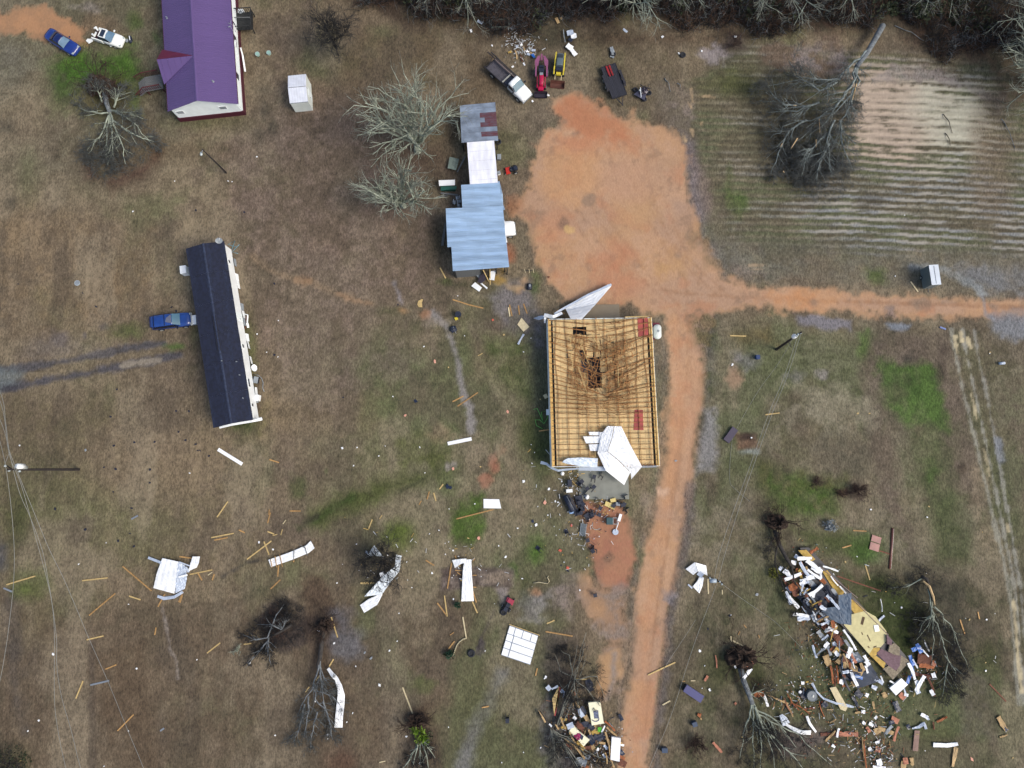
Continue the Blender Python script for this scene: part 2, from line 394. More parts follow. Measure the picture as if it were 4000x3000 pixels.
# --- the yard, the road going south and the drive going east
yard = [(2165, 420), (2172, 398), (2235, 375), (2310, 400), (2370, 440), (2455, 470), (2480, 430), (2470, 480), (2570, 490), (2650, 540), (2690, 650), (2706, 800), (2742, 920), (2790, 1000), (2830, 1080), (2960, 1115), (3100, 1122), (3350, 1143), (3600, 1160), (3860, 1172), (4300, 1175), (4300, 1240), (3850, 1238), (3500, 1235), (3200, 1218), (2900, 1208), (2790, 1225), (2770, 1300), (2755, 1500), (2735, 1650), (2705, 1800), (2700, 1920), (2680, 2050), (2650, 2200), (2615, 2350), (2598, 2500), (2575, 2700), (2555, 2850), (2540, 3000), (2520, 3400), (2430, 3400), (2432, 3000), (2415, 2850), (2432, 2700), (2440, 2600), (2462, 2450), (2478, 2300), (2510, 2150), (2530, 2020), (2560, 1920), (2572, 1850), (2580, 1700), (2615, 1500), (2600, 1360), (2590, 1240), (2500, 1215), (2450, 1180), (2300, 1200), (2200, 1180), (2160, 1130), (2120, 1060), (2090, 960), (2062, 880), (2010, 830), (2040, 780), (2070, 720), (2085, 620), (2120, 520), (2170, 490), (2200, 470)]
zone('poly', yard, (205, 158, 122), 16, edge=18, c2=(200, 152, 112), cov=.02, fine=16, dz=-.05)
yi = np.where((cover < .12) & (PX > 1950) & (PY > 330) & (PY < 3100))[0]
ym = (sst(.5, .68, fbm(X[yi], Y[yi], 5.5, 123, 5))*.55)[:, None]; col_[yi] = col_[yi]*(1-ym)+lz((184, 146, 122))*ym
ym = (sst(.56, .72, fbm(X[yi]+40, Y[yi], 3.0, 124, 5))*.5)[:, None]; col_[yi] = col_[yi]*(1-ym)+lz((200, 132, 94))*ym
ym = (sst(.62, .74, fbm(X[yi]-40, Y[yi], 1.2, 125, 4))*.45)[:, None]; col_[yi] = col_[yi]*(1-ym)+lz((150, 118, 96))*ym; wet[yi] = np.maximum(wet[yi], .45*sst(.5, .7, fbm(X[yi], Y[yi]+33, 4, 126, 4)))
for tr_ in ([(2350, 520), (2420, 700), (2560, 900), (2680, 1100), (2690, 1400), (2640, 1900), (2560, 2400), (2500, 3100)], [(2500, 560), (2560, 800), (2640, 1000), (2800, 1150), (3200, 1170), (4100, 1205)], [(2200, 800), (2350, 1020), (2560, 1130), (2900, 1165), (4100, 1195)], [(2240, 620), (2330, 850), (2500, 1080), (2650, 1230), (2660, 1700), (2600, 2150), (2520, 2700)]):
    for o_ in (0, 46):
        zone('line', [(a_+o_, b_+o_*.15) for a_, b_ in tr_], (170, 124, 92), 5, w=4, edge=5, k=.38, cov=.02, dz=-.02)
zone('poly', [(2180, 420), (2240, 385), (2330, 420), (2450, 500), (2440, 540), (2300, 520), (2200, 500)], (196, 124, 86), 26, edge=26, k=.85)
for cx, cy, rx, ry, c, k in ((2380, 1000, 90, 40, (204, 128, 92), .6), (2440, 1110, 80, 40, (202, 126, 92), .7), (2300, 560, 140, 30, (206, 132, 94), .6), (2480, 830, 90, 60, (206, 158, 112), .6),
        (2620, 1040, 70, 30, (206, 156, 100), .7), (2540, 1150, 60, 40, (196, 152, 122), .6), (2240, 700, 120, 100, (214, 158, 110), .7), (2450, 700, 120, 90, (200, 152, 122), .6), (2180, 880, 60, 60, (208, 140, 102), .6),
        (2600, 680, 60, 70, (178, 142, 118), .6), (2650, 800, 40, 60, (180, 144, 122), .5), (2700, 1600, 30, 200, (196, 150, 118), .4), (3150, 1180, 150, 30, (212, 148, 96), .6), (3080, 1160, 60, 16, (208, 136, 84), .6)):
    blob(cx, cy, rx, ry, c, soft=30, k=k, edge=22)
zone('line', [(2640, 1260), (2660, 1600), (2600, 2000), (2530, 2400), (2480, 3100)], (206, 146, 104), 26, w=14, edge=12, k=.6)
zone('line', [(2720, 1250), (2720, 1550), (2660, 1950)], (206, 158, 124), 16, w=12, edge=8, k=.5)
for cx, cy, rx, ry in ((2208, 474, 8, 8), (2185, 500, 14, 8), (2300, 780, 26, 26), (2320, 765, 16, 14), (2238, 522, 10, 6), (2880, 1165, 8, 5), (2893, 1180, 12, 10), (3180, 1180, 16, 14), (3320, 1170, 6, 6), (3480, 1205, 30, 20), (3570, 1180, 14, 10), (3610, 1190, 30, 20), (3700, 1175, 14, 8), (3880, 1195, 16, 10), (2650, 1000, 10, 8), (2560, 1000, 6, 6)):
    blob(cx, cy, rx, ry, (136, 112, 94), soft=8, edge=8, k=.8)
blob(2205, 878, 20, 26, (120, 92, 76), soft=9, edge=10, k=.9); blob(2222, 896, 22, 16, (222, 178, 112), soft=5, edge=4, wt=.3)
zone('line', [(2665, 1265), (2690, 1235), (2730, 1210)], (150, 120, 96), 6, w=4, edge=3, k=.8)
zone('poly', [(3455, 1190), (3500, 1195), (3495, 1240), (3460, 1240)], (132, 112, 108), 8, edge=10, k=.7)
zone('line', [(3820, 1120), (3845, 1180), (3850, 1230), (3880, 1245)], (140, 134, 136), 5, w=6, edge=4, k=.9, wt=.5)
# wet grey shoulders
zone('poly', [(2745, 1600), (2790, 1590), (2800, 1830), (2720, 1860), (2735, 1720)], (122, 120, 122), 16, edge=14, k=.85, cov=.2, wt=.35)
zone('line', [(2700, 1900), (2690, 2020), (2660, 2200), (2620, 2400), (2600, 2620), (2570, 2850), (2560, 3100)], (92, 84, 82), 14, w=18, edge=12, k=.8, cov=.4)
zone('line', [(2570, 1250), (2600, 1400), (2595, 1600), (2580, 1800), (2545, 2000), (2500, 2150), (2470, 2350), (2455, 2600), (2430, 2700), (2410, 2900)], (112, 100, 88), 14, w=16, edge=14, k=.75, c2=(84, 80, 66), cov=.5)
blob(2560, 1460, 10, 60, (84, 84, 76), soft=8, k=.7)
zone('poly', [(2590, 2300), (2640, 2320), (2620, 2360), (2590, 2345)], (120, 116, 124), 8, k=.6)
# clay strips south of the barn
zone('poly', [(2240, 1960), (2440, 1960), (2470, 2040), (2480, 2110), (2500, 2180), (2460, 2260), (2420, 2300), (2350, 2310), (2320, 2180), (2290, 2080)], (190, 130, 98), 16, edge=20, c2=(182, 118, 92), k=.95, cov=.08)
zone('poly', [(2270, 2260), (2420, 2290), (2470, 2400), (2430, 2560), (2400, 2700), (2340, 2760), (2330, 2600), (2370, 2480), (2290, 2420), (2260, 2330)], (178, 138, 108), 22, edge=34, c2=(134, 116, 106), k=.85, cov=.15)
zone('poly', [(2340, 2560), (2420, 2530), (2430, 2620), (2370, 2740), (2320, 2700)], (200, 154, 108), 14, edge=16, k=.8, cov=.1)
zone('line', [(2400, 2560), (2395, 2660), (2370, 2730)], (120, 118, 122), 12, w=10, edge=8, k=.7, wt=.5)
blob(2290, 2290, 26, 50, (198, 150, 108), soft=14, k=.8); blob(2330, 2380, 40, 40, (200, 150, 104), soft=18, k=.7)
zone('poly', [(2150, 1900), (2240, 1880), (2260, 2000), (2280, 2150), (2250, 2300), (2200, 2250)], (108, 100, 78), 40, edge=30, k=.6)
zone('poly', [(2470, 1830), (2560, 1830), (2540, 1960), (2500, 2100), (2460, 2100), (2460, 1960)], (124, 106, 84), 24, edge=20, k=.8, c2=(104, 92, 70), cov=.4)
blob(2520, 1960, 20, 30, (142, 124, 112), soft=14, k=.7); blob(2585, 1925, 18, 16, (214, 172, 142), soft=8)
blob(2380, 2200, 40, 20, (150, 116, 92), soft=16, k=.6); blob(2390, 2180, 20, 14, (104, 88, 70), soft=8, k=.7)
blob(2210, 2350, 40, 60, (128, 112, 108), soft=30, k=.8, edge=26); blob(2090, 2360, 50, 50, (128, 124, 126), soft=26, k=.7, edge=30); blob(2095, 2310, 22, 18, (188, 136, 98), soft=10, k=.8)
zone('poly', [(2110, 2480), (2230, 2470), (2240, 2700), (2180, 2900), (2110, 2950)], (78, 68, 64), 40, edge=30, k=.8)
zone('poly', [(2130, 2700), (2260, 2760), (2240, 3050), (2130, 3050)], (96, 92, 98), 30, edge=20, k=.7)
blob(2140, 2860, 30, 80, (92, 92, 102), soft=20, k=.6)
# ground round the barn and shed
zone('poly', [(1990, 1080), (2080, 1090), (2100, 1200), (2130, 1260), (2130, 1400), (2080, 1420), (2050, 1330), (1950, 1260), (1900, 1160)], (112, 106, 108), 22, edge=22, c2=(92, 86, 76), k=.9, cov=.3, wt=.25)
blob(2010, 1120, 32, 16, (186, 154, 112), soft=10, k=.9, edge=10); blob(2040, 1100, 20, 14, (184, 146, 106), soft=10, k=.8); blob(2030, 1140, 12, 16, (190, 146, 100), soft=8, k=.8); blob(1945, 1090, 40, 18, (182, 144, 66), soft=10, k=.9); blob(1965, 1065, 16, 24, (180, 140, 60), soft=8, k=.8)
blob(2095, 1100, 20, 40, (84, 104, 56), soft=14, k=.9); blob(1740, 1100, 26, 14, (78, 100, 44), soft=12, k=.7); blob(1800, 1110, 60, 18, (62, 70, 44), soft=14, k=.7)
blob(1990, 990, 30, 40, (176, 104, 72), soft=10, k=.9, edge=8); blob(2030, 940, 40, 80, (104, 94, 76), soft=26, k=.8)
blob(1715, 960, 40, 90, (70, 64, 44), soft=30, k=.7); blob(1980, 770, 50, 40, (104, 88, 76), soft=24, k=.8); blob(2010, 800, 30, 30, (186, 122, 82), soft=16, k=.7)
zone('poly', [(1900, 1330), (2080, 1330), (2090, 1450), (2070, 1560), (1960, 1500), (1890, 1400)], (84, 104, 48), 36, edge=26, k=.85, c2=(96, 100, 60))
zone('line', [(2110, 1420), (2120, 1560), (2110, 1800), (2100, 1900)], (72, 76, 52), 26, w=26, edge=14, k=.7)
zone('poly', [(2020, 1600), (2130, 1640), (2140, 1850), (2060, 1850), (1990, 1760)], (88, 98, 52), 40, edge=30, k=.8)
zone('poly', [(1960, 1620), (2010, 1600), (2040, 1850), (2080, 2050), (2020, 2100), (1970, 1850)], (124, 106, 86), 34, edge=24, k=.6)
blob(2100, 2150, 44, 60, (84, 118, 44), soft=26, k=.85); blob(2050, 2300, 26, 60, (76, 84, 46), soft=20, k=.6); blob(2010, 2240, 14, 30, (80, 112, 44), soft=10, k=.7)
# diagonal green swath
zone('line', [(1250, 2020), (1400, 1950), (1560, 1890), (1700, 1850)], (86, 98, 46), 40, w=36, edge=26, k=.8)
zone('line', [(1170, 2060), (1260, 2010), (1380, 1940)], (66, 84, 40), 12, w=10, edge=8, k=.8)
zone('line', [(1180, 2050), (1240, 2010)], (56, 48, 42), 8, w=7, edge=6, k=.7); zone('line', [(1555, 1928), (1640, 1880), (1720, 1820)], (58, 60, 40), 9, w=7, edge=8, k=.7)
zone('poly', [(1540, 1720), (1620, 1700), (1780, 1750), (1760, 1830), (1600, 1820)], (92, 100, 50), 34, edge=30, k=.8)
zone('poly', [(1770, 1930), (1880, 1940), (1890, 2060), (1840, 2130), (1770, 2120), (1760, 2020)], (84, 112, 44), 24, edge=24, k=.9)
blob(1560, 2090, 60, 50, (92, 112, 40), soft=34, k=.9); blob(1165, 1910, 36, 50, (76, 92, 48), soft=20, k=.7); blob(1275, 1840, 10, 14, (80, 120, 50), soft=8, k=.8)
blob(960, 1660, 70, 40, (68, 86, 44), soft=22, k=.85); blob(970, 1400, 26, 160, (96, 104, 56), soft=22, k=.8); blob(1030, 1640, 24, 70, (124, 112, 70), soft=18, k=.6)
blob(1930, 1820, 24, 40, (166, 104, 82), soft=10, k=.9, edge=12); blob(1900, 1870, 24, 26, (168, 108, 84), soft=10, k=.9, edge=12); blob(1965, 1760, 14, 20, (150, 112, 88), soft=10, k=.7)
blob(1850, 1760, 80, 50, (132, 116, 96), soft=34, k=.7, edge=26); blob(1720, 1690, 40, 30, (140, 118, 92), soft=16, k=.7); blob(1760, 1820, 20, 10, (136, 126, 122), soft=8, k=.8)
zone('poly', [(1720, 2220), (1760, 2210), (1900, 2210), (2010, 2230), (2000, 2290), (1970, 2340), (1930, 2300), (1860, 2290), (1720, 2310)], (84, 70, 66), 10, edge=8, k=.9, c2=(106, 94, 88), cov=.3)
blob(1950, 2260, 50, 24, (134, 116, 98), soft=14, k=.8); blob(1960, 2330, 16, 26, (150, 142, 142), soft=8, k=.7)
# paths, trickles and puddles
zone('line', [(1690, 1225), (1740, 1270), (1765, 1330), (1790, 1420), (1805, 1520), (1835, 1600), (1840, 1680)], (128, 122, 120), 10, w=13, edge=9, k=.95, cov=.15, wt=.3)
zone('line', [(1540, 1105), (1555, 1150), (1570, 1185)], (128, 120, 122), 7, w=9, edge=5, k=.9, wt=.3)
zone('line', [(990, 1010), (1060, 1060), (1180, 1100), (1230, 1110), (1320, 1150), (1400, 1180), (1460, 1190)], (138, 116, 92), 12, w=14, edge=14, k=.8, cov=.3)
zone('line', [(1160, 1090), (1210, 1100)], (160, 124, 92), 8, w=14, edge=8, k=.8); zone('line', [(1320, 1145), (1380, 1175), (1450, 1185)], (164, 130, 100), 6, w=8, edge=6, k=.8)
blob(1575, 1212, 28, 16, (164, 126, 88), soft=6, k=.9, edge=8); blob(1658, 1228, 22, 18, (158, 114, 84), soft=8, k=.8, edge=8); blob(1520, 1215, 60, 26, (88, 98, 56), soft=18, k=.6); blob(1720, 1260, 50, 16, (132, 120, 108), soft=12, k=.6)
zone('line', [(630, 2360), (650, 2440), (665, 2540), (690, 2580), (695, 2650)], (136, 124, 116), 4, w=4, edge=4, k=.7)
zone('line', [(545, 1800), (560, 1900), (575, 1950)], (140, 122, 98), 4, w=3, edge=3, k=.6)
# west drive with water
zone('poly', [(-500, 1440), (150, 1430), (450, 1370), (700, 1310), (750, 1340), (720, 1400), (450, 1450), (150, 1510), (-500, 1560)], (112, 98, 76), 30, edge=20, k=.7)
zone('line', [(-300, 1460), (60, 1440), (230, 1415), (450, 1372), (640, 1340)], (72, 70, 76), 9, w=12, edge=10, k=.9, cov=.2, wt=.4)
zone('line', [(-300, 1540), (100, 1502), (300, 1465), (480, 1430), (700, 1385)], (70, 68, 76), 10, w=14, edge=10, k=.9, cov=.2, wt=.4)
zone('line', [(480, 1428), (560, 1415), (620, 1405)], (138, 126, 110), 5, w=10, edge=4, k=.95, wt=.8)
zone('poly', [(-200, 1430), (40, 1440), (70, 1462), (50, 1500), (-200, 1520)], (98, 106, 108), 22, edge=26, k=.75, wt=.8, cov=.1)
zone('line', [(20, 1520), (60, 1515)], (58, 54, 62), 8, w=9, edge=6, k=.8, wt=.5); blob(240, 1325, 34, 26, (88, 80, 84), soft=12, k=.8, edge=10); blob(400, 1278, 20, 12, (90, 84, 84), soft=8, k=.8); blob(335, 1312, 10, 8, (90, 84, 84), soft=6, k=.8)
blob(230, 1360, 130, 40, (110, 100, 92), soft=34, k=.7)
blob(500, 1290, 60, 24, (90, 106, 56), soft=20, k=.8); blob(690, 1355, 44, 14, (84, 116, 52), soft=10, k=.8, edge=10); blob(760, 1300, 26, 60, (92, 102, 64), soft=16, k=.7)
blob(60, 2020, 60, 90, (84, 92, 50), soft=40, k=.7); blob(0, 2170, 30, 60, (60, 66, 88), soft=20, k=.8, wt=.4); blob(120, 2280, 70, 60, (92, 108, 50), soft=34, k=.8)
# dark litter at the fallen trees of the south-west
blob(1110, 2440, 95, 100, (64, 54, 52), soft=16, k=.9, edge=14); blob(1075, 2440, 50, 60, (88, 60, 54), soft=20, k=.5); blob(1270, 2440, 80, 70, (66, 54, 48), soft=24, k=.8)
blob(1350, 2520, 60, 60, (96, 96, 104), soft=30, k=.7); blob(1330, 2400, 40, 30, (90, 90, 98), soft=20, k=.6); blob(1230, 2830, 120, 130, (66, 56, 46), soft=50, k=.6); blob(1330, 2970, 60, 60, (88, 60, 46), soft=30, k=.7)
blob(1660, 2930, 90, 90, (64, 50, 46), soft=40, k=.7); blob(1630, 2800, 60, 40, (76, 54, 44), soft=16, k=.8, edge=14); blob(1450, 2220, 90, 70, (66, 62, 56), soft=34, k=.7)
zone('line', [(1960, 2630), (1900, 2760), (1830, 2900), (1790, 3100)], (110, 108, 110), 24, w=20, edge=16, k=.75, wt=.2); blob(1880, 2740, 90, 120, (88, 88, 56), soft=50, k=.5); blob(1650, 2680, 40, 26, (92, 108, 54), soft=14, k=.7)
zone('line', [(1945, 2350), (1915, 2420), (1890, 2470), (1870, 2530)], (70, 62, 58), 5, w=5, edge=4, k=.8); blob(1875, 2515, 10, 22, (72, 64, 66), soft=5, k=.9)
zone('line', [(870, 2250), (960, 2200), (1010, 2190)], (60, 56, 54), 7, w=6, edge=6, k=.8)
# --- east: field with rows
fld = [(2700, 330), (2900, 180), (3300, 210), (3800, 240), (4600, 260), (4600, 960), (4000, 1000), (3400, 985), (2860, 960), (2760, 700)]
zone('poly', fld, (104, 96, 66), 30, edge=20, k=.9, c2=(92, 88, 58), cov=.7)
idx = np.where((PX > 2650) & (PY > 120) & (PY < 1120))[0]
px, py = PX[idx], PY[idx]
fm = sst(-40, 30, polyd(px, py, fld)+(n_mid[idx]-.5)*50)
slope = 0.012+0.03*np.clip((px-2800)/1200, 0, 1)
v = py-(px-2800)*slope+(n_x[idx]-.5)*9+(n_sm[idx]-.5)*9
ph = (v/27.5) % 1.0
brk = fbm(X[idx]*.16, Y[idx]*1.6, 1.5, 88, 4)*.6+fbm(X[idx]*.6, Y[idx]*2, .9, 89, 3)*.4
row = sst(.2+.5*(brk-.5), .5, ph)*(1-sst(.62, .92, ph+.4*(brk-.5)))*sst(.34, .6, brk+.1)
patch = fbm(X[idx]*.45, Y[idx]*1.6, 3.0, 55, 4); st2 = fbm(X[idx]*.5, Y[idx]*2.5, 1.3, 66, 3)
water = sst(-90, 90, polyd(px, py, [(3330, 262), (3450, 240), (3700, 300), (3880, 340), (3890, 500), (3840, 600), (3560, 640), (3330, 600), (3290, 420)])+(n_mid[idx]-.5)*110+(n_sm[idx]-.5)*60)*.86          # standing water in the middle of the field
mudb = sst(3050, 3300, px)*sst(560, 700, py)+.35
strength = np.clip((.35+1.0*sst(.38, .6, patch))*mudb*sst(2700, 2950, px)+water*1.3, 0, 1.15)
bare = np.clip(row*strength*fm*1.0+sst(.62, .9, water*.95+(st2-.5)*.5)*.9, 0, 1)[:, None]
cr = np.clip(water*1.5, 0, 1)[:, None]; g = sst(.35, .65, st2)[:, None]
bc = lin((138, 140, 142))*(1-g)+lin((165, 160, 152))*g
wcx = sst(3450, 3800, px+(n_x[idx]-.5)*300)[:, None]
bc = bc*(1-cr)+(lin((186, 168, 152))*(1-wcx)+lin((186, 182, 166))*wcx)*cr
dark = (1-row)*fm
gm = sst(.45, .6, fbm(X[idx]*.6, Y[idx]*1.5, 5, 77, 3))[:, None]
dcol = lin((82, 76, 66))*(1-gm)+lin((84, 92, 70))*gm
dk = (dark*.62)[:, None]
col_[idx] = col_[idx]*(1-dk)+dcol*dk
col_[idx] = col_[idx]*(1-bare)+bc*bare
Z[idx] += (-.09*row+.03)*fm; wet[idx] = np.maximum(wet[idx]*(1-bare[:, 0]), bare[:, 0]*(.25+.5*cr[:, 0])); cover[idx] *= 1-bare[:, 0]*.95
blob(2870, 330, 110, 60, (94, 100, 56), soft=40, k=.7); blob(2800, 900, 60, 60, (92, 96, 60), soft=30, k=.6); blob(2890, 800, 30, 50, (84, 112, 48), soft=18, k=.7); blob(2850, 690, 14, 60, (90, 108, 56), soft=12, k=.6)
for x0, y0, x1, y1 in ((2700, 350, 2706, 395), (2690, 400, 2700, 418), (2740, 480, 2740, 490), (2700, 505, 2708, 535), (2670, 520, 2678, 550), (2720, 375, 2790, 380)):
    zone('line', [(x0, y0), (x1, y1)], (196, 164, 124), 3, w=4, edge=2, k=.85)
zone('poly', [(3000, 180), (3250, 170), (3330, 200), (3300, 300), (3120, 290), (3000, 230)], (134, 120, 120), 20, edge=40, k=.8, c2=(104, 84, 70)); zone('poly', [(3480, 260), (3700, 260), (3720, 310), (3500, 330)], (140, 138, 124), 16, edge=34, k=.8, c2=(96, 80, 66))
zone('poly', [(3430, 300), (3560, 320), (3760, 340), (3900, 420), (3920, 380), (3700, 290), (3500, 250)], (136, 126, 124), 14, edge=30, k=.6)
blob(2780, 210, 50, 36, (136, 126, 128), soft=14, k=.9, edge=20); blob(2870, 180, 40, 30, (78, 66, 62), soft=18, k=.7)
zone('poly', [(2700, 930), (4400, 1000), (4400, 1150), (3860, 1150), (3400, 1110), (3000, 1080), (2800, 1040)], (106, 104, 92), 30, edge=30, k=.75, c2=(92, 88, 72))
zone('poly', [(3740, 1050), (4400, 1030), (4400, 1150), (3860, 1150)], (108, 110, 116), 26, edge=26, k=.8, wt=.3); zone('line', [(3560, 1040), (3700, 1060), (3800, 1110), (3845, 1140)], (124, 130, 134), 10, w=14, edge=12, k=.7)
blob(3420, 1080, 40, 40, (92, 112, 52), soft=20, k=.8); blob(2950, 1035, 34, 6, (196, 164, 128), soft=4, k=.9, edge=4); blob(2960, 1052, 22, 5, (190, 160, 128), soft=4, k=.9, edge=4); blob(2980, 1090, 50, 14, (88, 86, 74), soft=12, k=.6)
blob(3400, 780, 50, 30, (64, 58, 48), soft=14, k=.5); blob(3560, 880, 50, 24, (74, 62, 52), soft=14, k=.6)
# --- east of the road, south of the drive
zone('poly', [(2690, 1250), (2800, 1235), (2800, 1500), (2760, 1600), (2745, 1400)], (98, 92, 86), 24, edge=18, k=.8, c2=(84, 92, 62))
zone('poly', [(3100, 1225), (3330, 1250), (3320, 1285), (3230, 1290), (3120, 1265)], (112, 108, 118), 10, edge=10, k=.9, wt=.5, cov=.2); zone('poly', [(3460, 1262), (3560, 1268), (3550, 1290), (3480, 1288)], (104, 112, 126), 8, edge=6, k=.95, wt=.7, cov=.1)
zone('poly', [(3860, 1230), (4300, 1220), (4300, 1340), (3960, 1330), (3880, 1290)], (108, 112, 122), 20, edge=18, k=.85, wt=.5)
blob(2870, 1460, 26, 40, (168, 132, 106), soft=14, k=.85, edge=14); blob(2920, 1410, 60, 34, (106, 104, 108), soft=20, k=.8, edge=16); blob(3100, 1470, 40, 24, (124, 118, 120), soft=14, k=.8); blob(3210, 1470, 22, 16, (122, 114, 116), soft=10, k=.7)
zone('poly', [(2840, 1300), (3000, 1270), (3040, 1350), (2900, 1350)], (104, 88, 52), 26, edge=20, k=.8)
blob(3380, 1350, 24, 44, (84, 120, 46), soft=14, k=.85)
zone('poly', [(3400, 1330), (3700, 1300), (3760, 1420), (3800, 1700), (3860, 2000), (3700, 1900), (3640, 1500), (3480, 1440), (3460, 1700), (3520, 1950), (3560, 2130), (3420, 1900), (3360, 1500)], (112, 96, 84), 26, edge=26, k=.8, c2=(92, 78, 66))
zone('poly', [(3440, 1400), (3540, 1420), (3660, 1440), (3680, 1560), (3700, 1680), (3560, 1660), (3470, 1580), (3430, 1480)], (74, 106, 46), 26, edge=24, k=.9, c2=(86, 118, 52)); zone('poly', [(3560, 1680), (3680, 1700), (3760, 2000), (3800, 2200), (3660, 2200), (3580, 1900)], (84, 96, 58), 30, edge=26, k=.7)
blob(3640, 1850, 34, 60, (78, 108, 48), soft=20, k=.7); blob(3540, 1400, 30, 20, (60, 58, 50), soft=14, k=.8); blob(3680, 1430, 20, 60, (64, 52, 46), soft=14, k=.7)
zone('poly', [(3050, 1490), (3200, 1500), (3400, 1560), (3420, 1650), (3250, 1680), (3150, 1600)], (132, 124, 102), 34, edge=34, k=.7); zone('poly', [(3160, 1700), (3380, 1700), (3380, 1860), (3200, 1850)], (110, 98, 80), 30, edge=30, k=.7, c2=(74, 70, 56))
zone('poly', [(2960, 1800), (3080, 1820), (3200, 1870), (3300, 1890), (3280, 2020), (3150, 2050), (3010, 1990), (2960, 1900)], (80, 108, 42), 34, edge=34, k=.9, c2=(90, 96, 50)); zone('poly', [(3080, 2060), (3330, 2080), (3420, 2120), (3360, 2230), (3300, 2180), (3150, 2120)], (82, 96, 48), 30, edge=26, k=.8)
blob(3390, 2150, 60, 60, (76, 112, 46), soft=30, k=.7)
zone('poly', [(3290, 2230), (3480, 2250), (3640, 2380), (3640, 2650), (3500, 2600), (3380, 2400)], (62, 78, 34), 40, edge=30, k=.8); blob(3650, 2880, 80, 40, (80, 92, 40), soft=30, k=.7); blob(3860, 2600, 50, 90, (78, 84, 48), soft=30, k=.7)
zone('poly', [(3560, 2200), (3780, 2280), (3790, 2650), (3620, 2640), (3560, 2400)], (50, 50, 44), 50, edge=30, k=.6)
blob(3870, 600, 80, 260, (108, 92, 74), soft=40, k=.7); zone('poly', [(3650, 60), (4300, 60), (4300, 420), (3940, 400), (3860, 260), (3700, 200)], (62, 56, 48), 34, edge=40, k=.85, c2=(84, 66, 52))
zone('poly', [(3740, 2600), (3860, 2640), (3900, 2900), (3760, 2880)], (104, 92, 84), 30, edge=24, k=.7, c2=(80, 72, 58)); zone('poly', [(3250, 2900), (3900, 2880), (3950, 3100), (3200, 3100)], (94, 82, 66), 30, edge=26, k=.7)
blob(3120, 2890, 90, 60, (104, 88, 92), soft=30, k=.7); blob(2780, 2860, 100, 60, (98, 90, 74), soft=40, k=.6); blob(2840, 2620, 100, 60, (74, 78, 44), soft=40, k=.8); blob(2940, 2640, 60, 90, (62, 70, 38), soft=30, k=.7)
zone('poly', [(2870, 1690), (2950, 1700), (2965, 1745), (2880, 1760)], (132, 96, 78), 10, edge=8, k=.8, c2=(104, 76, 62)); blob(2920, 1705, 26, 14, (52, 38, 34), soft=8, k=.9, edge=8); blob(2920, 1765, 34, 8, (128, 136, 132), soft=6, k=.8, edge=6)
blob(3350, 1925, 40, 34, (58, 44, 40), soft=12, k=.9, edge=14); blob(3285, 1925, 26, 18, (74, 52, 42), soft=10, k=.8); blob(3190, 1880, 24, 16, (62, 48, 42), soft=9, k=.8); blob(3235, 1980, 20, 14, (70, 58, 42), soft=10, k=.8)
blob(3760, 1830, 20, 18, (74, 62, 50), soft=9, k=.8, edge=9); blob(3810, 1950, 30, 20, (78, 62, 50), soft=9, k=.8, edge=12); blob(3830, 1900, 50, 90, (128, 112, 90), soft=26, k=.7); blob(3860, 2080, 40, 70, (126, 110, 86), soft=26, k=.6)
for a, b, c, w, ce in ((0, 0, 0, 6, (148, 146, 134)), (44, 30, 0, 6, (152, 150, 140)), (88, 62, 20, 6, (146, 144, 136))):
    zone('line', [(3715+a, 1290), (3735+a, 1400), (3770+a, 1560), (3805+a*.9, 1700), (3840+a*.8, 1850), (3875+a*.7, 2000), (3910+a*.6, 2150), (3945+a*.5, 2300), (3960+a*.5, 2500), (3980+a*.5, 2750)], ce, 4, w=w, edge=6, k=.75, cov=.3)
    zone('line', [(3735+a, 1300), (3792+a, 1560), (3862+a*.8, 1850), (3932+a*.6, 2150), (3982+a*.5, 2500)], (72, 72, 50), 5, w=5, edge=7, k=.6)
for x0, y0, x1, y1 in ((3728, 1315, 3738, 1375), (3752, 1300, 3758, 1330), (3780, 1320, 3792, 1360), (3795, 1540, 3820, 1650), (3846, 1756, 3866, 1855), (3935, 2045, 3942, 2075), (3960, 2350, 3990, 2700)):
    zone('line', [(x0, y0), (x1, y1)], (206, 188, 148), 3, w=6, edge=3, k=.9, wt=.4)
zone('poly', [(3880, 1700), (3910, 1710), (3925, 1800), (3900, 1830)], (106, 112, 126), 8, edge=6, k=.85, wt=.5); zone('poly', [(3900, 1500), (4300, 1400), (4300, 2300), (4010, 2200), (3950, 1800)], (112, 96, 82), 40, edge=40, k=.7, c2=(94, 92, 66))
# dark litter by the trees in the east
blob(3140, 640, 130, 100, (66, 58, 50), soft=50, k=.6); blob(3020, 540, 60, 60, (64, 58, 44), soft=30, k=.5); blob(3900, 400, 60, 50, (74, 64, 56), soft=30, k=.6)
blob(3080, 2100, 20, 40, (60, 50, 40), soft=12, k=.6)
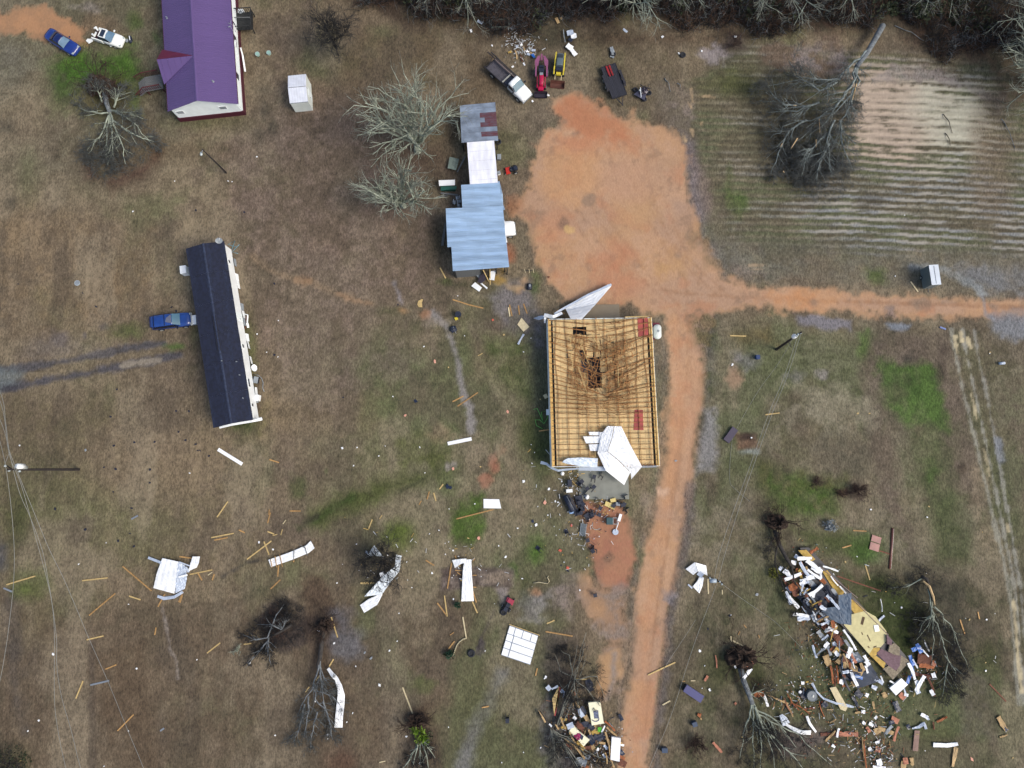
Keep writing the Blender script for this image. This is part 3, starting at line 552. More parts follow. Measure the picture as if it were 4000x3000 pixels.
# fine texture of the whole surface
tex = (1+(n_sm-.5)*.5+(fbm(X*1.5, Y*.7, .42, 91, 2)-.5)*.6)
near = np.where(cover < .3, 1+(tex-1)*.2, tex)
col_ *= near[:, None]
lum = col_.mean(1, keepdims=True); col_ = lum+(col_-lum)*1.0
col_ = np.clip(col_, 0.003, .85)
Z += (n_big-.5)*.12*(cover > .5)+(n_sm-.5)*.05*cover+(n_mid-.5)*.05
Z[(np.abs(X) > 84) | (Y < -42) | (Y > 72)] = 0
Z -= Z.max()*0
def ground_z(x, y):
    i = int(np.clip(np.searchsorted(gx, x), 0, nX-1)); j = int(np.clip(np.searchsorted(gy, y), 0, nY-1))
    return float(Z[j*nX+i])
me = bpy.data.meshes.new("ground")
me.vertices.add(len(X)); me.vertices.foreach_set("co", np.stack([X, Y, Z], 1).astype(np.float32).ravel())
jj, ii = np.meshgrid(np.arange(nY-1), np.arange(nX-1), indexing='ij'); q = (jj*nX+ii).ravel()
fa = np.stack([q, q+1, q+1+nX, q+nX], 1).astype(np.int32)
me.loops.add(fa.size); me.loops.foreach_set("vertex_index", fa.ravel())
me.polygons.add(len(fa)); me.polygons.foreach_set("loop_start", np.arange(len(fa), dtype=np.int32)*4)
try: me.polygons.foreach_set("loop_total", np.full(len(fa), 4, np.int32))
except Exception: pass
me.polygons.foreach_set("use_smooth", np.ones(len(fa), bool))
me.update(calc_edges=True)
at = me.color_attributes.new("soil", 'FLOAT_COLOR', 'POINT')
at.data.foreach_set("color", np.concatenate([col_, wet[:, None]], 1).astype(np.float32).ravel())
ground = bpy.data.objects.new("ground", me); col.objects.link(ground); ground['kind'] = 'structure'
gm_ = bpy.data.materials.new("soil_and_grass"); gm_.use_nodes = True; nt = gm_.node_tree; b = nt.nodes["Principled BSDF"]; L = nt.links
va = nt.nodes.new("ShaderNodeVertexColor"); va.layer_name = "soil"
tc = nt.nodes.new("ShaderNodeTexCoord")
mp = nt.nodes.new("ShaderNodeMapping"); mp.inputs["Scale"].default_value = (1.6, .75, 1); L.new(tc.outputs["Object"], mp.inputs[0])
n1 = nt.nodes.new("ShaderNodeTexNoise"); n1.inputs["Scale"].default_value = 3.2; n1.inputs["Detail"].default_value = 6; n1.inputs["Roughness"].default_value = .72; L.new(mp.outputs[0], n1.inputs[0])
mr = nt.nodes.new("ShaderNodeMapRange"); mr.inputs[1].default_value = .33; mr.inputs[2].default_value = .67; mr.inputs[3].default_value = .5; mr.inputs[4].default_value = 1.55; L.new(n1.outputs[0], mr.inputs[0])
sx = nt.nodes.new("ShaderNodeSeparateColor"); L.new(va.outputs[0], sx.inputs[0])
mxs = nt.nodes.new("ShaderNodeMapRange"); mxs.inputs[1].default_value = .17; mxs.inputs[2].default_value = .26; mxs.inputs[3].default_value = 1.0; mxs.inputs[4].default_value = .25; L.new(sx.outputs[0], mxs.inputs[0])
mm = nt.nodes.new("ShaderNodeMix"); mm.data_type = 'FLOAT'; mm.inputs[2].default_value = 1.0; L.new(mxs.outputs[0], mm.inputs[0]); L.new(mr.outputs[0], mm.inputs[3])
sc = nt.nodes.new("ShaderNodeVectorMath"); sc.operation = 'SCALE'; L.new(va.outputs[0], sc.inputs[0]); L.new(mm.outputs[0], sc.inputs["Scale"])
L.new(sc.outputs[0], b.inputs["Base Color"])
rr = nt.nodes.new("ShaderNodeMapRange"); rr.inputs[3].default_value = .95; rr.inputs[4].default_value = .28; L.new(va.outputs["Alpha"], rr.inputs[0]); L.new(rr.outputs[0], b.inputs["Roughness"])
b.inputs["Specular IOR Level"].default_value = .25
bp = nt.nodes.new("ShaderNodeBump"); bp.inputs["Strength"].default_value = .5; bp.inputs["Distance"].default_value = .06; L.new(n1.outputs[0], bp.inputs["Height"]); L.new(bp.outputs[0], b.inputs["Normal"])
me.materials.append(gm_)

# grass blades and weeds over everything that is not bare
rg = np.random.default_rng(5)
NB = 210000
bx = rg.uniform(-82, 82, NB); by = rg.uniform(-40, 70, NB)
ii = np.clip(np.searchsorted(gx, bx), 0, nX-1); jj = np.clip(np.searchsorted(gy, by), 0, nY-1); ki = jj*nX+ii
keep = (rg.random(NB) < cover[ki]) & (cover[ki] > .35)
bx, by, ki = bx[keep], by[keep], ki[keep]; nb = len(bx)
hgt = rg.uniform(.05, .16, nb); a = rg.uniform(0, 2*np.pi, nb); wd = rg.uniform(.015, .04, nb); ln = rg.uniform(.05, .16, nb); a2 = rg.normal(1.57, .8, nb)
z0 = Z[ki]-.02
V = np.zeros((nb, 3, 3)); V[:, 0] = np.stack([bx+np.cos(a)*wd, by+np.sin(a)*wd, z0], 1); V[:, 1] = np.stack([bx-np.cos(a)*wd, by-np.sin(a)*wd, z0], 1)
V[:, 2] = np.stack([bx+np.cos(a2)*ln, by+np.sin(a2)*ln, z0+hgt], 1)
gme = bpy.data.meshes.new("grass"); gme.vertices.add(nb*3); gme.vertices.foreach_set("co", V.astype(np.float32).ravel())
gme.loops.add(nb*3); gme.loops.foreach_set("vertex_index", np.arange(nb*3, dtype=np.int32)); gme.polygons.add(nb); gme.polygons.foreach_set("loop_start", np.arange(nb, dtype=np.int32)*3)
try: gme.polygons.foreach_set("loop_total", np.full(nb, 3, np.int32))
except Exception: pass
gme.update(calc_edges=True)
gc = col_[ki]*rg.uniform(.6, 1.7, nb)[:, None]
gc = np.clip(np.repeat(np.concatenate([gc, np.ones((nb, 1))], 1), 3, 0), 0, .7)
ga = gme.color_attributes.new("blade", 'FLOAT_COLOR', 'POINT'); ga.data.foreach_set("color", gc.astype(np.float32).ravel())
gmm = bpy.data.materials.new("grass_blades"); gmm.use_nodes = True; v_ = gmm.node_tree.nodes.new("ShaderNodeVertexColor"); v_.layer_name = "blade"
gmm.node_tree.links.new(v_.outputs[0], gmm.node_tree.nodes["Principled BSDF"].inputs["Base Color"]); gmm.node_tree.nodes["Principled BSDF"].inputs["Roughness"].default_value = .9
gmm.node_tree.nodes["Principled BSDF"].inputs["Specular IOR Level"].default_value = .1
gme.materials.append(gmm)
go = bpy.data.objects.new("grass", gme); col.objects.link(go); tag(go, "short winter-brown and green grass over the fields and yards", "grass", kind="stuff")
# ------------------------------------------------------------------ materials
def paint(n, c, **k): return mat(n, C(*c), rough=k.pop('rough', .35), spec=k.pop('spec', .5), var=k.pop('var', .05), scale=k.pop('scale', 1.2), **k)
M_white = paint('white_painted_metal', (236, 240, 246), rough=.45, var=.05, scale=.9)
M_whitew = paint('white_siding', (236, 244, 252), rough=.6, var=.05)
M_wsheet = paint('white_metal_sheet', (240, 242, 248), rough=.42, var=.06, scale=.8)
M_purple = paint('maroon_metal_roofing', (100, 80, 134), rough=.4, var=.05, scale=.5, obvar=.03)  # purple: blue sky reflection on maroon metal mixed into the base colour
M_maroon = paint('maroon_trim', (78, 22, 44), rough=.6)
M_black = paint('black_shingle_roof', (27, 34, 58), rough=.85, var=.28, scale=2.4, bump=.3)
M_dark = paint('dark_stained_wood', (40, 42, 44), rough=.8, var=.3, scale=4)
M_greyw = paint('weathered_grey_wood', (112, 114, 116), rough=.9, var=.25, scale=5, stretch=(6, 1, 1))
M_redw = paint('maroon_painted_wood', (90, 38, 42), rough=.8, var=.2, scale=5)
M_blueroof = paint('galvanised_blue_roof', (166, 194, 228), rough=.45, var=.16, scale=.8, stretch=(.35, 2.4, 1), obvar=.05)
M_greyroof = paint('old_grey_roof', (134, 148, 170), rough=.5, var=.22, scale=1.0, obvar=.07)
M_rust = paint('rusted_sheet', (120, 100, 118), rough=.8, var=.3, scale=1.5, stretch=(1, 3, 1), rgb2=C(104, 56, 66))
M_whiteroof = paint('pale_metal_roof', (228, 230, 244), rough=.45, var=.09, scale=.9, stretch=(2.5, .5, 1))
M_glass = paint('window_glass', (46, 56, 76), rough=.12, spec=.8, var=.1)
M_wind = paint('windscreen_glass', (98, 130, 158), rough=.12, spec=.9, var=.1, scale=2)
M_conc = paint('concrete', (142, 144, 138), rough=.9, var=.1, scale=1.0)
M_ply = mat('plywood_deck', C(228, 198, 146), rough=.8, var=.16, scale=3.0, stretch=(.6, 3, 1), obvar=.07)
M_eave = mat('eave_plywood', C(222, 184, 116), rough=.8, var=.14, scale=3.0, obvar=.1)
M_truss = mat('truss_lumber', C(170, 120, 72), rough=.8, var=.3, scale=4.0, obvar=.22)
M_pine = mat('fresh_pine_board', C(206, 178, 122), rough=.75, var=.14, scale=5.0, obvar=.12)
M_orange = mat('orange_stained_board', C(184, 144, 92), rough=.75, var=.2, scale=5.0, obvar=.15)
M_pale = mat('pale_board', C(222, 206, 168), rough=.75, var=.12, scale=5.0, obvar=.1)
M_redb = mat('red_brown_board', C(118, 72, 54), rough=.8, var=.25, scale=5.0, obvar=.2)
M_tyre = paint('tyre_rubber', (30, 34, 44), rough=.8)
M_rim = paint('wheel_rim', (196, 200, 200), rough=.3, metal=.3)
M_steel = paint('dark_steel', (44, 44, 52), rough=.5, var=.2)
M_navy = paint('black_plastic', (34, 42, 62), rough=.5, var=.15)
M_redtarp = paint('red_insulation_facing', (176, 78, 72), rough=.5, var=.18, scale=1.5)
M_greym = paint('grey_metal', (150, 158, 168), rough=.5, var=.15)
M_lamp = paint('lamp_glass', (190, 200, 205), rough=.15)
M_foam = paint('yellow_foam', (232, 210, 140), rough=.9)
M_teal = paint('teal_paint', (44, 84, 92), rough=.5)
M_green = paint('dark_green_panel', (36, 96, 84), rough=.5)
M_blue = paint('blue_plastic', (60, 110, 190), rough=.5)

def corr(mb, w, l, ribs=4, h=.025, z=0.0, slope=0.0, x0=0.0, y0=0.0):
    """ribbed sheet: w across (x), l along (y); ribs run along y; falls by slope per metre of y"""
    xs = []
    for r in range(ribs):
        c = (r+.5)*w/ribs; d = w/ribs
        xs += [(c-d*.5, 0), (c-d*.14, 0), (c-d*.07, h), (c+d*.07, h), (c+d*.14, 0)]
    xs.append((w, 0))
    mb.grid([[(x0+x, y0, z+zz) for x, zz in xs], [(x0+x, y0+l, z+zz+slope*l) for x, zz in xs]], thick=.012)
    return mb
def frame(pa, pb, pc, z):
    """local frame: origin at pa, x towards pb, y towards pc, sizes"""
    A, B, Cc = P(*pa, z), P(*pb, z), P(*pc, z)
    y = (Cc-A).normalized(); x = Vector((y.y, -y.x, 0)); W = (B-A).dot(x); L_ = (Cc-A).length
    return A, math.atan2(x.y, x.x), W, L_
def loc_of(rt, px, py, z):
    """place point expressed in the local frame of rt"""
    p = P(px, py, z)-rt.location; a = -rt.rotation_euler.z
    return Vector((p.x*math.cos(a)-p.y*math.sin(a), p.x*math.sin(a)+p.y*math.cos(a), z))
def window(rt, c, w, h, face, pane=M_glass):
    """face: 's' wall facing -y, 'e' wall facing +x"""
    f = MB(); g = MB()
    if face == 's':
        for dz in (-h/2, h/2): f.box((c[0], c[1]-.03, c[2]+dz), (w+.1, .05, .08))
        for dx in (-w/2, w/2): f.box((c[0]+dx, c[1]-.035, c[2]), (.08, .05, h-.08))
        g.box((c[0], c[1]-.015, c[2]), (w-.08, .03, h-.08))
    else:
        for dz in (-h/2, h/2): f.box((c[0]+.03, c[1], c[2]+dz), (.05, w+.1, .08))
        for dy in (-w/2, w/2): f.box((c[0]+.035, c[1]+dy, c[2]), (.05, .08, h-.08))
        g.box((c[0]+.015, c[1], c[2]), (.03, w-.08, h-.08))
    o = part('window', f, M_white, rt); part('pane', g, pane, o); return o

# ------------------------------------------------------------------ purple-roofed house
A, rz, W, L_ = frame((655, 433), (930, 405), (631, 0), 3.2)
HL = 25.5; ZE, ZR = 3.2, 4.9
hs = root('house', (A.x, A.y, 0), rz, "long white house with a purple metal roof and porch gable", "house")
landmark("purple roofed house", 790, 300)
i_ = .32
wl = MB()
wl.box((W-i_, HL/2, 2.02), (.14, HL-2*i_, 2.26)); wl.box((i_, HL/2, 2.02), (.14, HL-2*i_, 2.26))
for yy in (i_, HL-i_):
    wl.add([(i_+.07, yy-.07, .9), (W-i_-.07, yy-.07, .9), (W-i_-.07, yy-.07, ZE), (W/2, yy-.07, ZR-.06), (i_+.07, yy-.07, ZE), (i_+.07, yy+.07, .9), (W-i_-.07, yy+.07, .9), (W-i_-.07, yy+.07, ZE), (W/2, yy+.07, ZR-.06), (i_+.07, yy+.07, ZE)],
           [(0, 1, 2, 3, 4), (9, 8, 7, 6, 5), (0, 5, 6, 1), (1, 6, 7, 2), (2, 7, 8, 3), (3, 8, 9, 4), (4, 9, 5, 0)])
part('wall', wl, M_whitew, hs)
sk = MB(); sk.box((W/2, HL/2, .44), (W-2*i_+.34, HL-2*i_+.34, .88)); part('skirting', sk, M_maroon, hs)
fl = MB(); fl.box((W+.0, HL/2, ZE-.04), (.05, HL, .14)); fl.box((0, HL/2, ZE-.04), (.05, HL, .14)); part('fascia', fl, M_maroon, hs)
sl_ = math.hypot(W/2+.02, ZR-ZE); pw = .91; n = int(HL/pw)
pm = MB(); corr(pm, pw, sl_, 3, .03); pmesh = pm.mesh('roof_panel', M_purple)
for k in range(n):
    for side in (0, 1):
        o = bpy.data.objects.new('roof_panel', pmesh); col.objects.link(o); o.parent = hs
        a = math.atan2(ZR-ZE, W/2)
        if side == 0:   # west slope rises to the east
            o.matrix_local = Matrix.Translation((-.02, (k+1)*pw-.12, ZE)) @ Matrix.Rotation(-a, 4, 'Y') @ Matrix.Rotation(-math.pi/2, 4, 'Z')
        else:
            o.matrix_local = Matrix.Translation((W+.02, k*pw-.12, ZE)) @ Matrix.Rotation(a, 4, 'Y') @ Matrix.Rotation(math.pi/2, 4, 'Z')
rc = MB(); rc.add([(W/2-.2, -.14, ZR-.02), (W/2, -.14, ZR+.06), (W/2+.2, -.14, ZR-.02), (W/2-.2, n*pw-.1, ZR-.02), (W/2, n*pw-.1, ZR+.06), (W/2+.2, n*pw-.1, ZR-.02)], [(0, 1, 4, 3), (1, 2, 5, 4)]); part('ridge_cap', rc, M_purple, hs)
# porch gable on the west slope
cy = loc_of(hs, 641, 262, ZE).y; hw = 2.45; zg = ZR-.05
pg = MB(); pg.add([(-.25, cy+hw, ZE+.02), (-.25, cy, zg), (W/2-.1, cy, zg+.01)], [(0, 2, 1)] if False else [(0, 1, 2)])
pg.add([(-.25, cy-hw, ZE+.02), (-.25, cy, zg), (W/2-.1, cy, zg+.01)], [(0, 2, 1)])
part('porch_roof', pg, M_purple, hs)
# north facet as an added overlay, its weaker sky light painted in maroon
pv = MB(); pv.add([(-.25, cy+hw, ZE+.035), (-.25, cy+.02, zg+.015), (W/2-.15, cy+.02, zg+.02)], [(0, 1, 2)]); part('shaded_facet', pv, paint('shaded_facet_maroon', (112, 30, 66), rough=.5, var=.1), hs)
for k in range(5):
    f_ = (k+.5)/5; x = -.2+f_*(W/2-.3)
    rb = MB(); rb.bar((x, cy-.02, zg+.03-.0), (x, cy-hw*(1-f_)*.97, zg+.03-(zg-ZE)*(1-f_)*.97), .04, .03); part('roof_rib', rb, M_purple, hs)
pe = MB(); pe.add([(-.2, cy-hw+.2, ZE-.02), (-.2, cy+hw-.2, ZE-.02), (-.2, cy, zg-.06), (-.1, cy-hw+.2, ZE-.02), (-.1, cy+hw-.2, ZE-.02), (-.1, cy, zg-.06)], [(0, 2, 1), (3, 4, 5), (0, 1, 4, 3), (1, 2, 5, 4), (2, 0, 3, 5)]); part('porch_gable', pe, M_whitew, hs)
for px in (706, 872):
    p = loc_of(hs, px, 440 if px < 800 else 419, 2.0); window(hs, (p.x, i_-.07, 2.15), .95, .7, 's', M_greym)
for py in (152, 300, 100): window(hs, (W-i_+.07, loc_of(hs, 925, py, 2).y, 2.1), 1.0, 1.1, 'e')
dr = MB(); dr.box((W-i_+.09, loc_of(hs, 925, 112, 2).y+.1, 1.95), (.05, .95, 2.0)); d_ = part('door', dr, M_white, hs)
kn = MB(); kn.blob((W-i_+.15, loc_of(hs, 925, 112, 2).y-.25, 1.9), .05, 1); part('handle', kn, M_steel, d_)
for px, py in ((645, 60), (835, 322)):
    p = loc_of(hs, px, py, 4); zz = ZE+(ZR-ZE)*(1-abs(p.x-W/2)/(W/2))
    v = MB(); v.tube([(p.x, p.y, zz-.1), (p.x, p.y, zz+.3)], .07, 8); v.tube([(p.x, p.y, zz+.0), (p.x, p.y, zz+.05)], [.17, .1], 8); part('vent_pipe', v, M_greym, hs)
# bent aerial on the roof
an = wroot('roof_aerial', P(900, 100, 3.5), "small broken television aerial lying on the purple roof", "aerial")
b_ = MB(); b_.bar(P(903, 78, 3.62), P(900, 92, 3.66), .04, .04); b_.bar(P(891, 90, 3.66), P(908, 97, 3.6), .05, .05); part('aerial_arm', b_, M_greym, an)
b_ = MB(); b_.bar(P(892, 106, 3.66), P(901, 101, 3.66), .09, .06); b_.bar(P(900, 104, 3.66), P(911, 122, 3.6), .04, .04); part('mast', b_, M_greym, an)
# west steps with maroon railings
st = root('porch_steps', P(605, 340, 0), hs.rotation_euler.z+.08, "weathered grey porch steps with maroon slatted rails on the purple house's left side", "steps")
for k in range(7): b_ = MB(); b_.box((.35+.0, -.95+k*.3, .95), (2.3, .27, .05)); part('deck_board', b_, M_greyw, st)
for k in range(4): b_ = MB(); b_.box((-.95-k*.3, 0, .76-k*.2), (.32, 2.0, .05)); part('step', b_, M_greyw, st)
for sy in (-1.05, 1.05):
    r_ = MB(); r_.bar((-.8, sy, 1.9), (1.4, sy, 1.9), .12, .05); r_.bar((-2.2, sy*1.15-.2*(sy < 0), 1.1), (-.8, sy, 1.9), .12, .05); ro = part('railing', r_, M_redw, st)
    for k in range(14):
        x = -2.0+k*.25; zt = 1.88 if x > -.8 else 1.1+(x+2.2)/1.4*.8
        b_ = MB(); b_.box((x, sy*(1.0 if x > -.8 else 1.08), zt-.42), (.06, .05, .8)); part('baluster', b_, M_redw, ro)
b_ = MB()
for x in (-.7, 1.3):
    for y in (-1, 1): b_.box((x, y, .48), (.1, .1, .92))
part('post', b_, M_redw, st)
# east black deck
st = root('black_deck', P(962, 100, 0), hs.rotation_euler.z-.05, "black wooden deck with slatted rails outside the purple house's right wall", "deck")
for k in range(9): b_ = MB(); b_.box((0, -1.15+k*.29, .9), (2.5, .26, .05)); part('deck_board', b_, M_dark, st)
for (x0, y0, x1, y1) in ((-1.2, 1.3, 1.25, 1.3), (1.25, 1.3, 1.25, -1.3), (-1.2, -1.3, 1.25, -1.3), (-1.1, 0, 1.25, -.15)):
    r_ = MB(); r_.bar((x0, y0, 1.8), (x1, y1, 1.8), .1, .05); ro = part('railing', r_, M_dark if y0 != 0 else M_greyw, st)
    if y0 != 0:
        for k in range(9): b_ = MB(); t = (k+.5)/9; b_.box((x0+(x1-x0)*t, y0+(y1-y0)*t, 1.35), (.05, .05, .86)); part('baluster', b_, M_dark, ro)
b_ = MB()
for x in (-1.15, 1.2):
    for y in (-1.25, 1.25): b_.box((x, y, .44), (.1, .1, .86))
part('post', b_, M_dark, st)
wm = root('washing_machine', P(950, 64, 0), .05, "white appliance standing at the top end of the black deck", "appliance")
b_ = MB(); b_.box((0, 0, .46), (.72, .68, .92)); part('cabinet', b_, M_white, wm); b_ = MB(); b_.box((0, .28, .98), (.7, .12, .12)); part('control_panel', b_, M_white, wm); b_ = MB(); b_.cyl((0, -.06, .93), .22, .03, 16); part('lid', b_, M_greym, wm)
ac = root('wall_air_conditioner', P(934, 207, 0), 0, "white air conditioner hanging on the purple house's right wall", "air conditioner")
b_ = MB(); b_.box((0, 0, 1.9), (.75, .9, .6)); part('housing', b_, M_white, ac); b_ = MB()
for k in range(5): b_.box((.39, -.35+k*.17, 1.9), (.03, .05, .5))
part('grille', b_, M_greym, ac)
b_ = MB(); b_.bar(P(940, 186, 1.6), P(948, 216, 1.2), .16, .1); b_.bar(P(948, 216, 1.2), P(958, 280, .4), .2, .1)
single('fallen_gutter', b_, M_white, P(950, 240, 0), "white gutter hanging down beside the purple house's right wall", "gutter")

# ------------------------------------------------------------------ white garden shed
A, rz, W, L_ = frame((1132, 403), (1203, 395), (1125, 297), 2.35)
sh = root('garden_shed', (A.x, A.y, 0), rz, "small white metal shed standing alone in the grass", "shed"); landmark("small white shed", 1170, 360)
z1, z2 = 2.35, 2.75
b_ = MB(); b_.box((W/2, .07, z1/2), (W-.16, .06, z1)); b_.box((W/2, L_-.07, z1/2), (W-.16, .06, z1))
for x in (.05, W-.05): b_.add([(x-.03, .04, 0), (x-.03, L_-.04, 0), (x-.03, L_-.04, z1), (x-.03, L_/2, z2-.03), (x-.03, .04, z1), (x+.03, .04, 0), (x+.03, L_-.04, 0), (x+.03, L_-.04, z1), (x+.03, L_/2, z2-.03), (x+.03, .04, z1)], [(4, 3, 2, 1, 0), (5, 6, 7, 8, 9), (0, 1, 6, 5), (1, 2, 7, 6), (2, 3, 8, 7), (3, 4, 9, 8), (4, 0, 5, 9)])
part('wall', b_, paint('shed_white', (218, 224, 222), rough=.5), sh)
for s_, yy, rot in ((0, 0, 0), (1, L_, 1)):
    m_ = MB(); corr(m_, W, math.hypot(L_/2, z2-z1), 7, .02, slope=0)
    a = math.atan2(z2-z1, L_/2); o = part('roof_sheet', m_, paint('shed_roof', (214, 218, 232), rough=.45, var=.08), sh)
    o.matrix_local = (Matrix.Translation((0, -.03, z1)) @ Matrix.Rotation(a, 4, 'X')) if s_ == 0 else (Matrix.Translation((W, L_+.03, z1)) @ Matrix.Rotation(math.pi, 4, 'Z') @ Matrix.Rotation(a, 4, 'X'))
b_ = MB(); b_.box((W-.0, L_*.45, 1.0), (.04, 1.1, 1.9)); d_ = part('door', b_, M_whitew, sh)
b_ = MB(); b_.box((W+.035, L_*.45-.4, 1.0), (.03, .06, .2)); part('handle', b_, M_steel, d_)
b_ = MB(); b_.box((W-.01, L_/2, z1-.0), (.06, .03, .5)); b_.box((W/2, -.03, z1-.02), (W, .04, .06)); part('trim', b_, M_greym, sh)

# ------------------------------------------------------------------ black-roofed mobile home
A, rz, W, L_ = frame((835, 1668), (986, 1634), (728, 975), 3.1)
mh = root('mobile_home', (A.x, A.y, 0), rz, "long white mobile home with black shingle roof and torn wall skirting", "mobile home"); landmark("black roofed mobile home", 860, 1300)
ZE, ZR = 3.1, 3.65
b_ = MB(); b_.box((W/2, L_/2, 1.85), (W-.2, L_-.3, 2.5))
b_.add([(.1, .15, ZE), (W-.1, .15, ZE), (W/2, .15, ZR-.04), (.1, .25, ZE), (W-.1, .25, ZE), (W/2, .25, ZR-.04)], [(0, 1, 2), (5, 4, 3), (0, 2, 5, 3), (2, 1, 4, 5)])
part('wall', b_, M_white, mh)
M_blk2 = paint('black_shingle_light', (32, 40, 64), rough=.9, var=.3, scale=3)
rows = 7
for side in (0, 1):
    for r in range(rows):      # shingle courses, each lapping the one below
        for seg in range(6):
            x0 = -.05+(W/2+.05)*r/rows; x1 = -.05+(W/2+.05)*(r+1.12)/rows
            za = ZE+(ZR-ZE)*max(0, x0)/(W/2)+.035; zb = ZE+(ZR-ZE)*min(x1, W/2)/(W/2)+.012
            x1 = min(x1, W/2); y0 = -.12+seg*(L_+.24)/6; y1 = y0+(L_+.24)/6-.006
            if side: x0, x1 = W-x0, W-x1
            b_ = MB(); b_.add([(x0, y0, za), (x1, y0, zb), (x1, y1, zb), (x0, y1, za), (x0, y0, za-.035), (x0, y1, za-.035)], [(0, 1, 2, 3) if not side else (3, 2, 1, 0), (0, 3, 5, 4) if not side else (4, 5, 3, 0)])
            part('shingle_course', b_, M_black if (seg+r) % 5 else M_blk2, mh)
b_ = MB(); b_.add([(W/2-.14, -.12, ZR+.02), (W/2, -.12, ZR+.06), (W/2+.14, -.12, ZR+.02), (W/2-.14, L_+.12, ZR+.02), (W/2, L_+.12, ZR+.06), (W/2+.14, L_+.12, ZR+.02)], [(0, 1, 4, 3), (1, 2, 5, 4)]); part('ridge_cap', b_, paint('ridge_grey', (50, 60, 86), rough=.9, var=.3, scale=3), mh)
for off in (-.22, .14):
    p0 = loc_of(mh, 838, 1232, ZR); p1 = loc_of(mh, 859, 1370, ZR)
    b_ = MB(); b_.bar((W/2+off, p0.y, ZR+.06), (W/2+off, p1.y, ZR+.06), .05, .05); part('roof_batten', b_, M_steel, mh)
b_ = MB(); b_.box((W+.0, L_/2, ZE-.05), (.06, L_+.2, .1)); b_.box((0, L_/2, ZE-.05), (.06, L_+.2, .1)); part('gutter', b_, M_navy, mh)
for py, wh in ((1012, .5), (1352, .55), (1500, 1.1), (1590, .45)):
    window(mh, (W-.1, loc_of(mh, 950, py, 2).y, 2.1), wh, .7, 'e')
b_ = MB(); b_.box((W-.07, loc_of(mh, 950, 1230, 2).y, 1.75), (.06, .95, 2.0)); d_ = part('door', b_, M_whitew, mh); b_ = MB(); b_.blob((W-.02, loc_of(mh, 950, 1230, 2).y-.35, 1.7), .05, 2); part('handle', b_, M_steel, d_)
# skirting torn loose, panel by panel
rs = random.Random(4)
for k in range(22):
    y = .3+k*(L_-.6)/22; w_ = (L_-.6)/22-.02
    if rs.random() < .35: continue
    b_ = MB(); b_.box((W-.06+rs.uniform(0, .12), y+w_/2, .33), (.03, w_, .6), rz=rs.uniform(-.1, .1), ry=rs.uniform(-.35, .15)); part('skirting_panel', b_, M_white if rs.random() < .7 else M_greym, mh)
b_ = MB(); b_.box((W/2, L_/2, .35), (W-1.2, L_-1, .5)); part('chassis', b_, M_steel, mh)
for px, py in ((873, 1412), (925, 1413), (937, 1465), (950, 1555)):
    p = loc_of(mh, px, py, 3.3); zz = ZE+(ZR-ZE)*(1-abs(p.x-W/2)/(W/2)); v = MB(); v.tube([(p.x, p.y, zz-.1), (p.x, p.y, zz+.3)], .06, 8); part('vent_pipe', v, M_greym, mh)
b_ = MB(); pts = [loc_of(mh, 858, 1666, 2.4), loc_of(mh, 905, 1653, 2.7), loc_of(mh, 985, 1640, 2.8), loc_of(mh, 1022, 1632, 2.2)]
b_.tube([(p.x, p.y-.12, p.z) for p in pts], [.14, .2, .18, .22], 7); part('torn_siding', b_, M_white, mh)
sd_ = wroot('satellite_dish', P(856, 940, 0), "grey satellite dish on a pole at the black mobile home's top end", "satellite dish")
b_ = MB(); b_.tube([P(862, 950, 0), P(858, 945, 3.6)], .04, 6); part('pole', b_, M_greym, sd_)
def dish(c, r, nrm):
    m_ = MB(); q = Vector(nrm).normalized().to_track_quat('Z', 'Y'); rings = []
    vs = [q @ Vector((0, 0, -.12*r*2))+Vector(c)]; fs = []
    for i in range(1, 4):
        for k in range(16):
            a = 2*math.pi*k/16; rr_ = r*i/3; vs.append(q @ Vector((rr_*math.cos(a), rr_*math.sin(a)*.85, -.24*r*(1-(i/3)**2)))+Vector(c))
    for k in range(16): fs.append((0, 1+k, 1+(k+1) % 16))
    for i in range(2):
        for k in range(16): fs.append((1+i*16+k, 1+(i+1)*16+k, 1+(i+1)*16+(k+1) % 16, 1+i*16+(k+1) % 16))
    return m_.add(vs, fs)
part('reflector', dish(P(855, 940, 3.6), .45, (.2, -.6, .7)), M_greym, sd_)
b_ = MB(); b_.bar(P(855, 940, 3.6), P(857, 930, 3.9), .04, .04); part('feed_arm', b_, M_white, sd_)
sd_ = wroot('satellite_dish', P(996, 1438, 0), "pale satellite dish tipped over beside the mobile home's torn white wall", "satellite dish")
part('reflector', dish(P(993, 1437, .6), .45, (.6, .1, .6)), M_white, sd_); b_ = MB(); b_.tube([P(985, 1445, 0), P(992, 1438, .6)], .04, 6); part('pole', b_, M_greym, sd_)
def boxthing(name, px, py, size, rz, m, label, cat, z=0, extra=None):
    t = root(name, P(px, py, z), rz, label, cat)
    b_ = MB(); b_.box((0, 0, size[2]/2), size); part('body', b_, m, t)
    if extra: extra(t, size)
    return t
def lid(m):
    def f(t, s):
        b_ = MB(); b_.box((0, 0, s[2]+.03), (s[0]*1.04, s[1]*1.04, .06)); part('lid', b_, m, t)
    return f
boxthing('wall_unit', 731, 1063, (.75, 1.0, 1.1), .15, M_white, "white box unit against the mobile home's upper left wall", "air conditioner", 0, lid(M_white))
boxthing('crumpled_steps', 763, 1253, (.65, 1.15, .5), .12, M_greym, "white metal steps between the blue vehicle and the black mobile home", "steps", 0, lid(M_white))
boxthing('white_bin', 1012, 1556, (.45, .75, .7), -.1, M_white, "white box beside the lower right wall of the mobile home", "box", 0, lid(M_white))
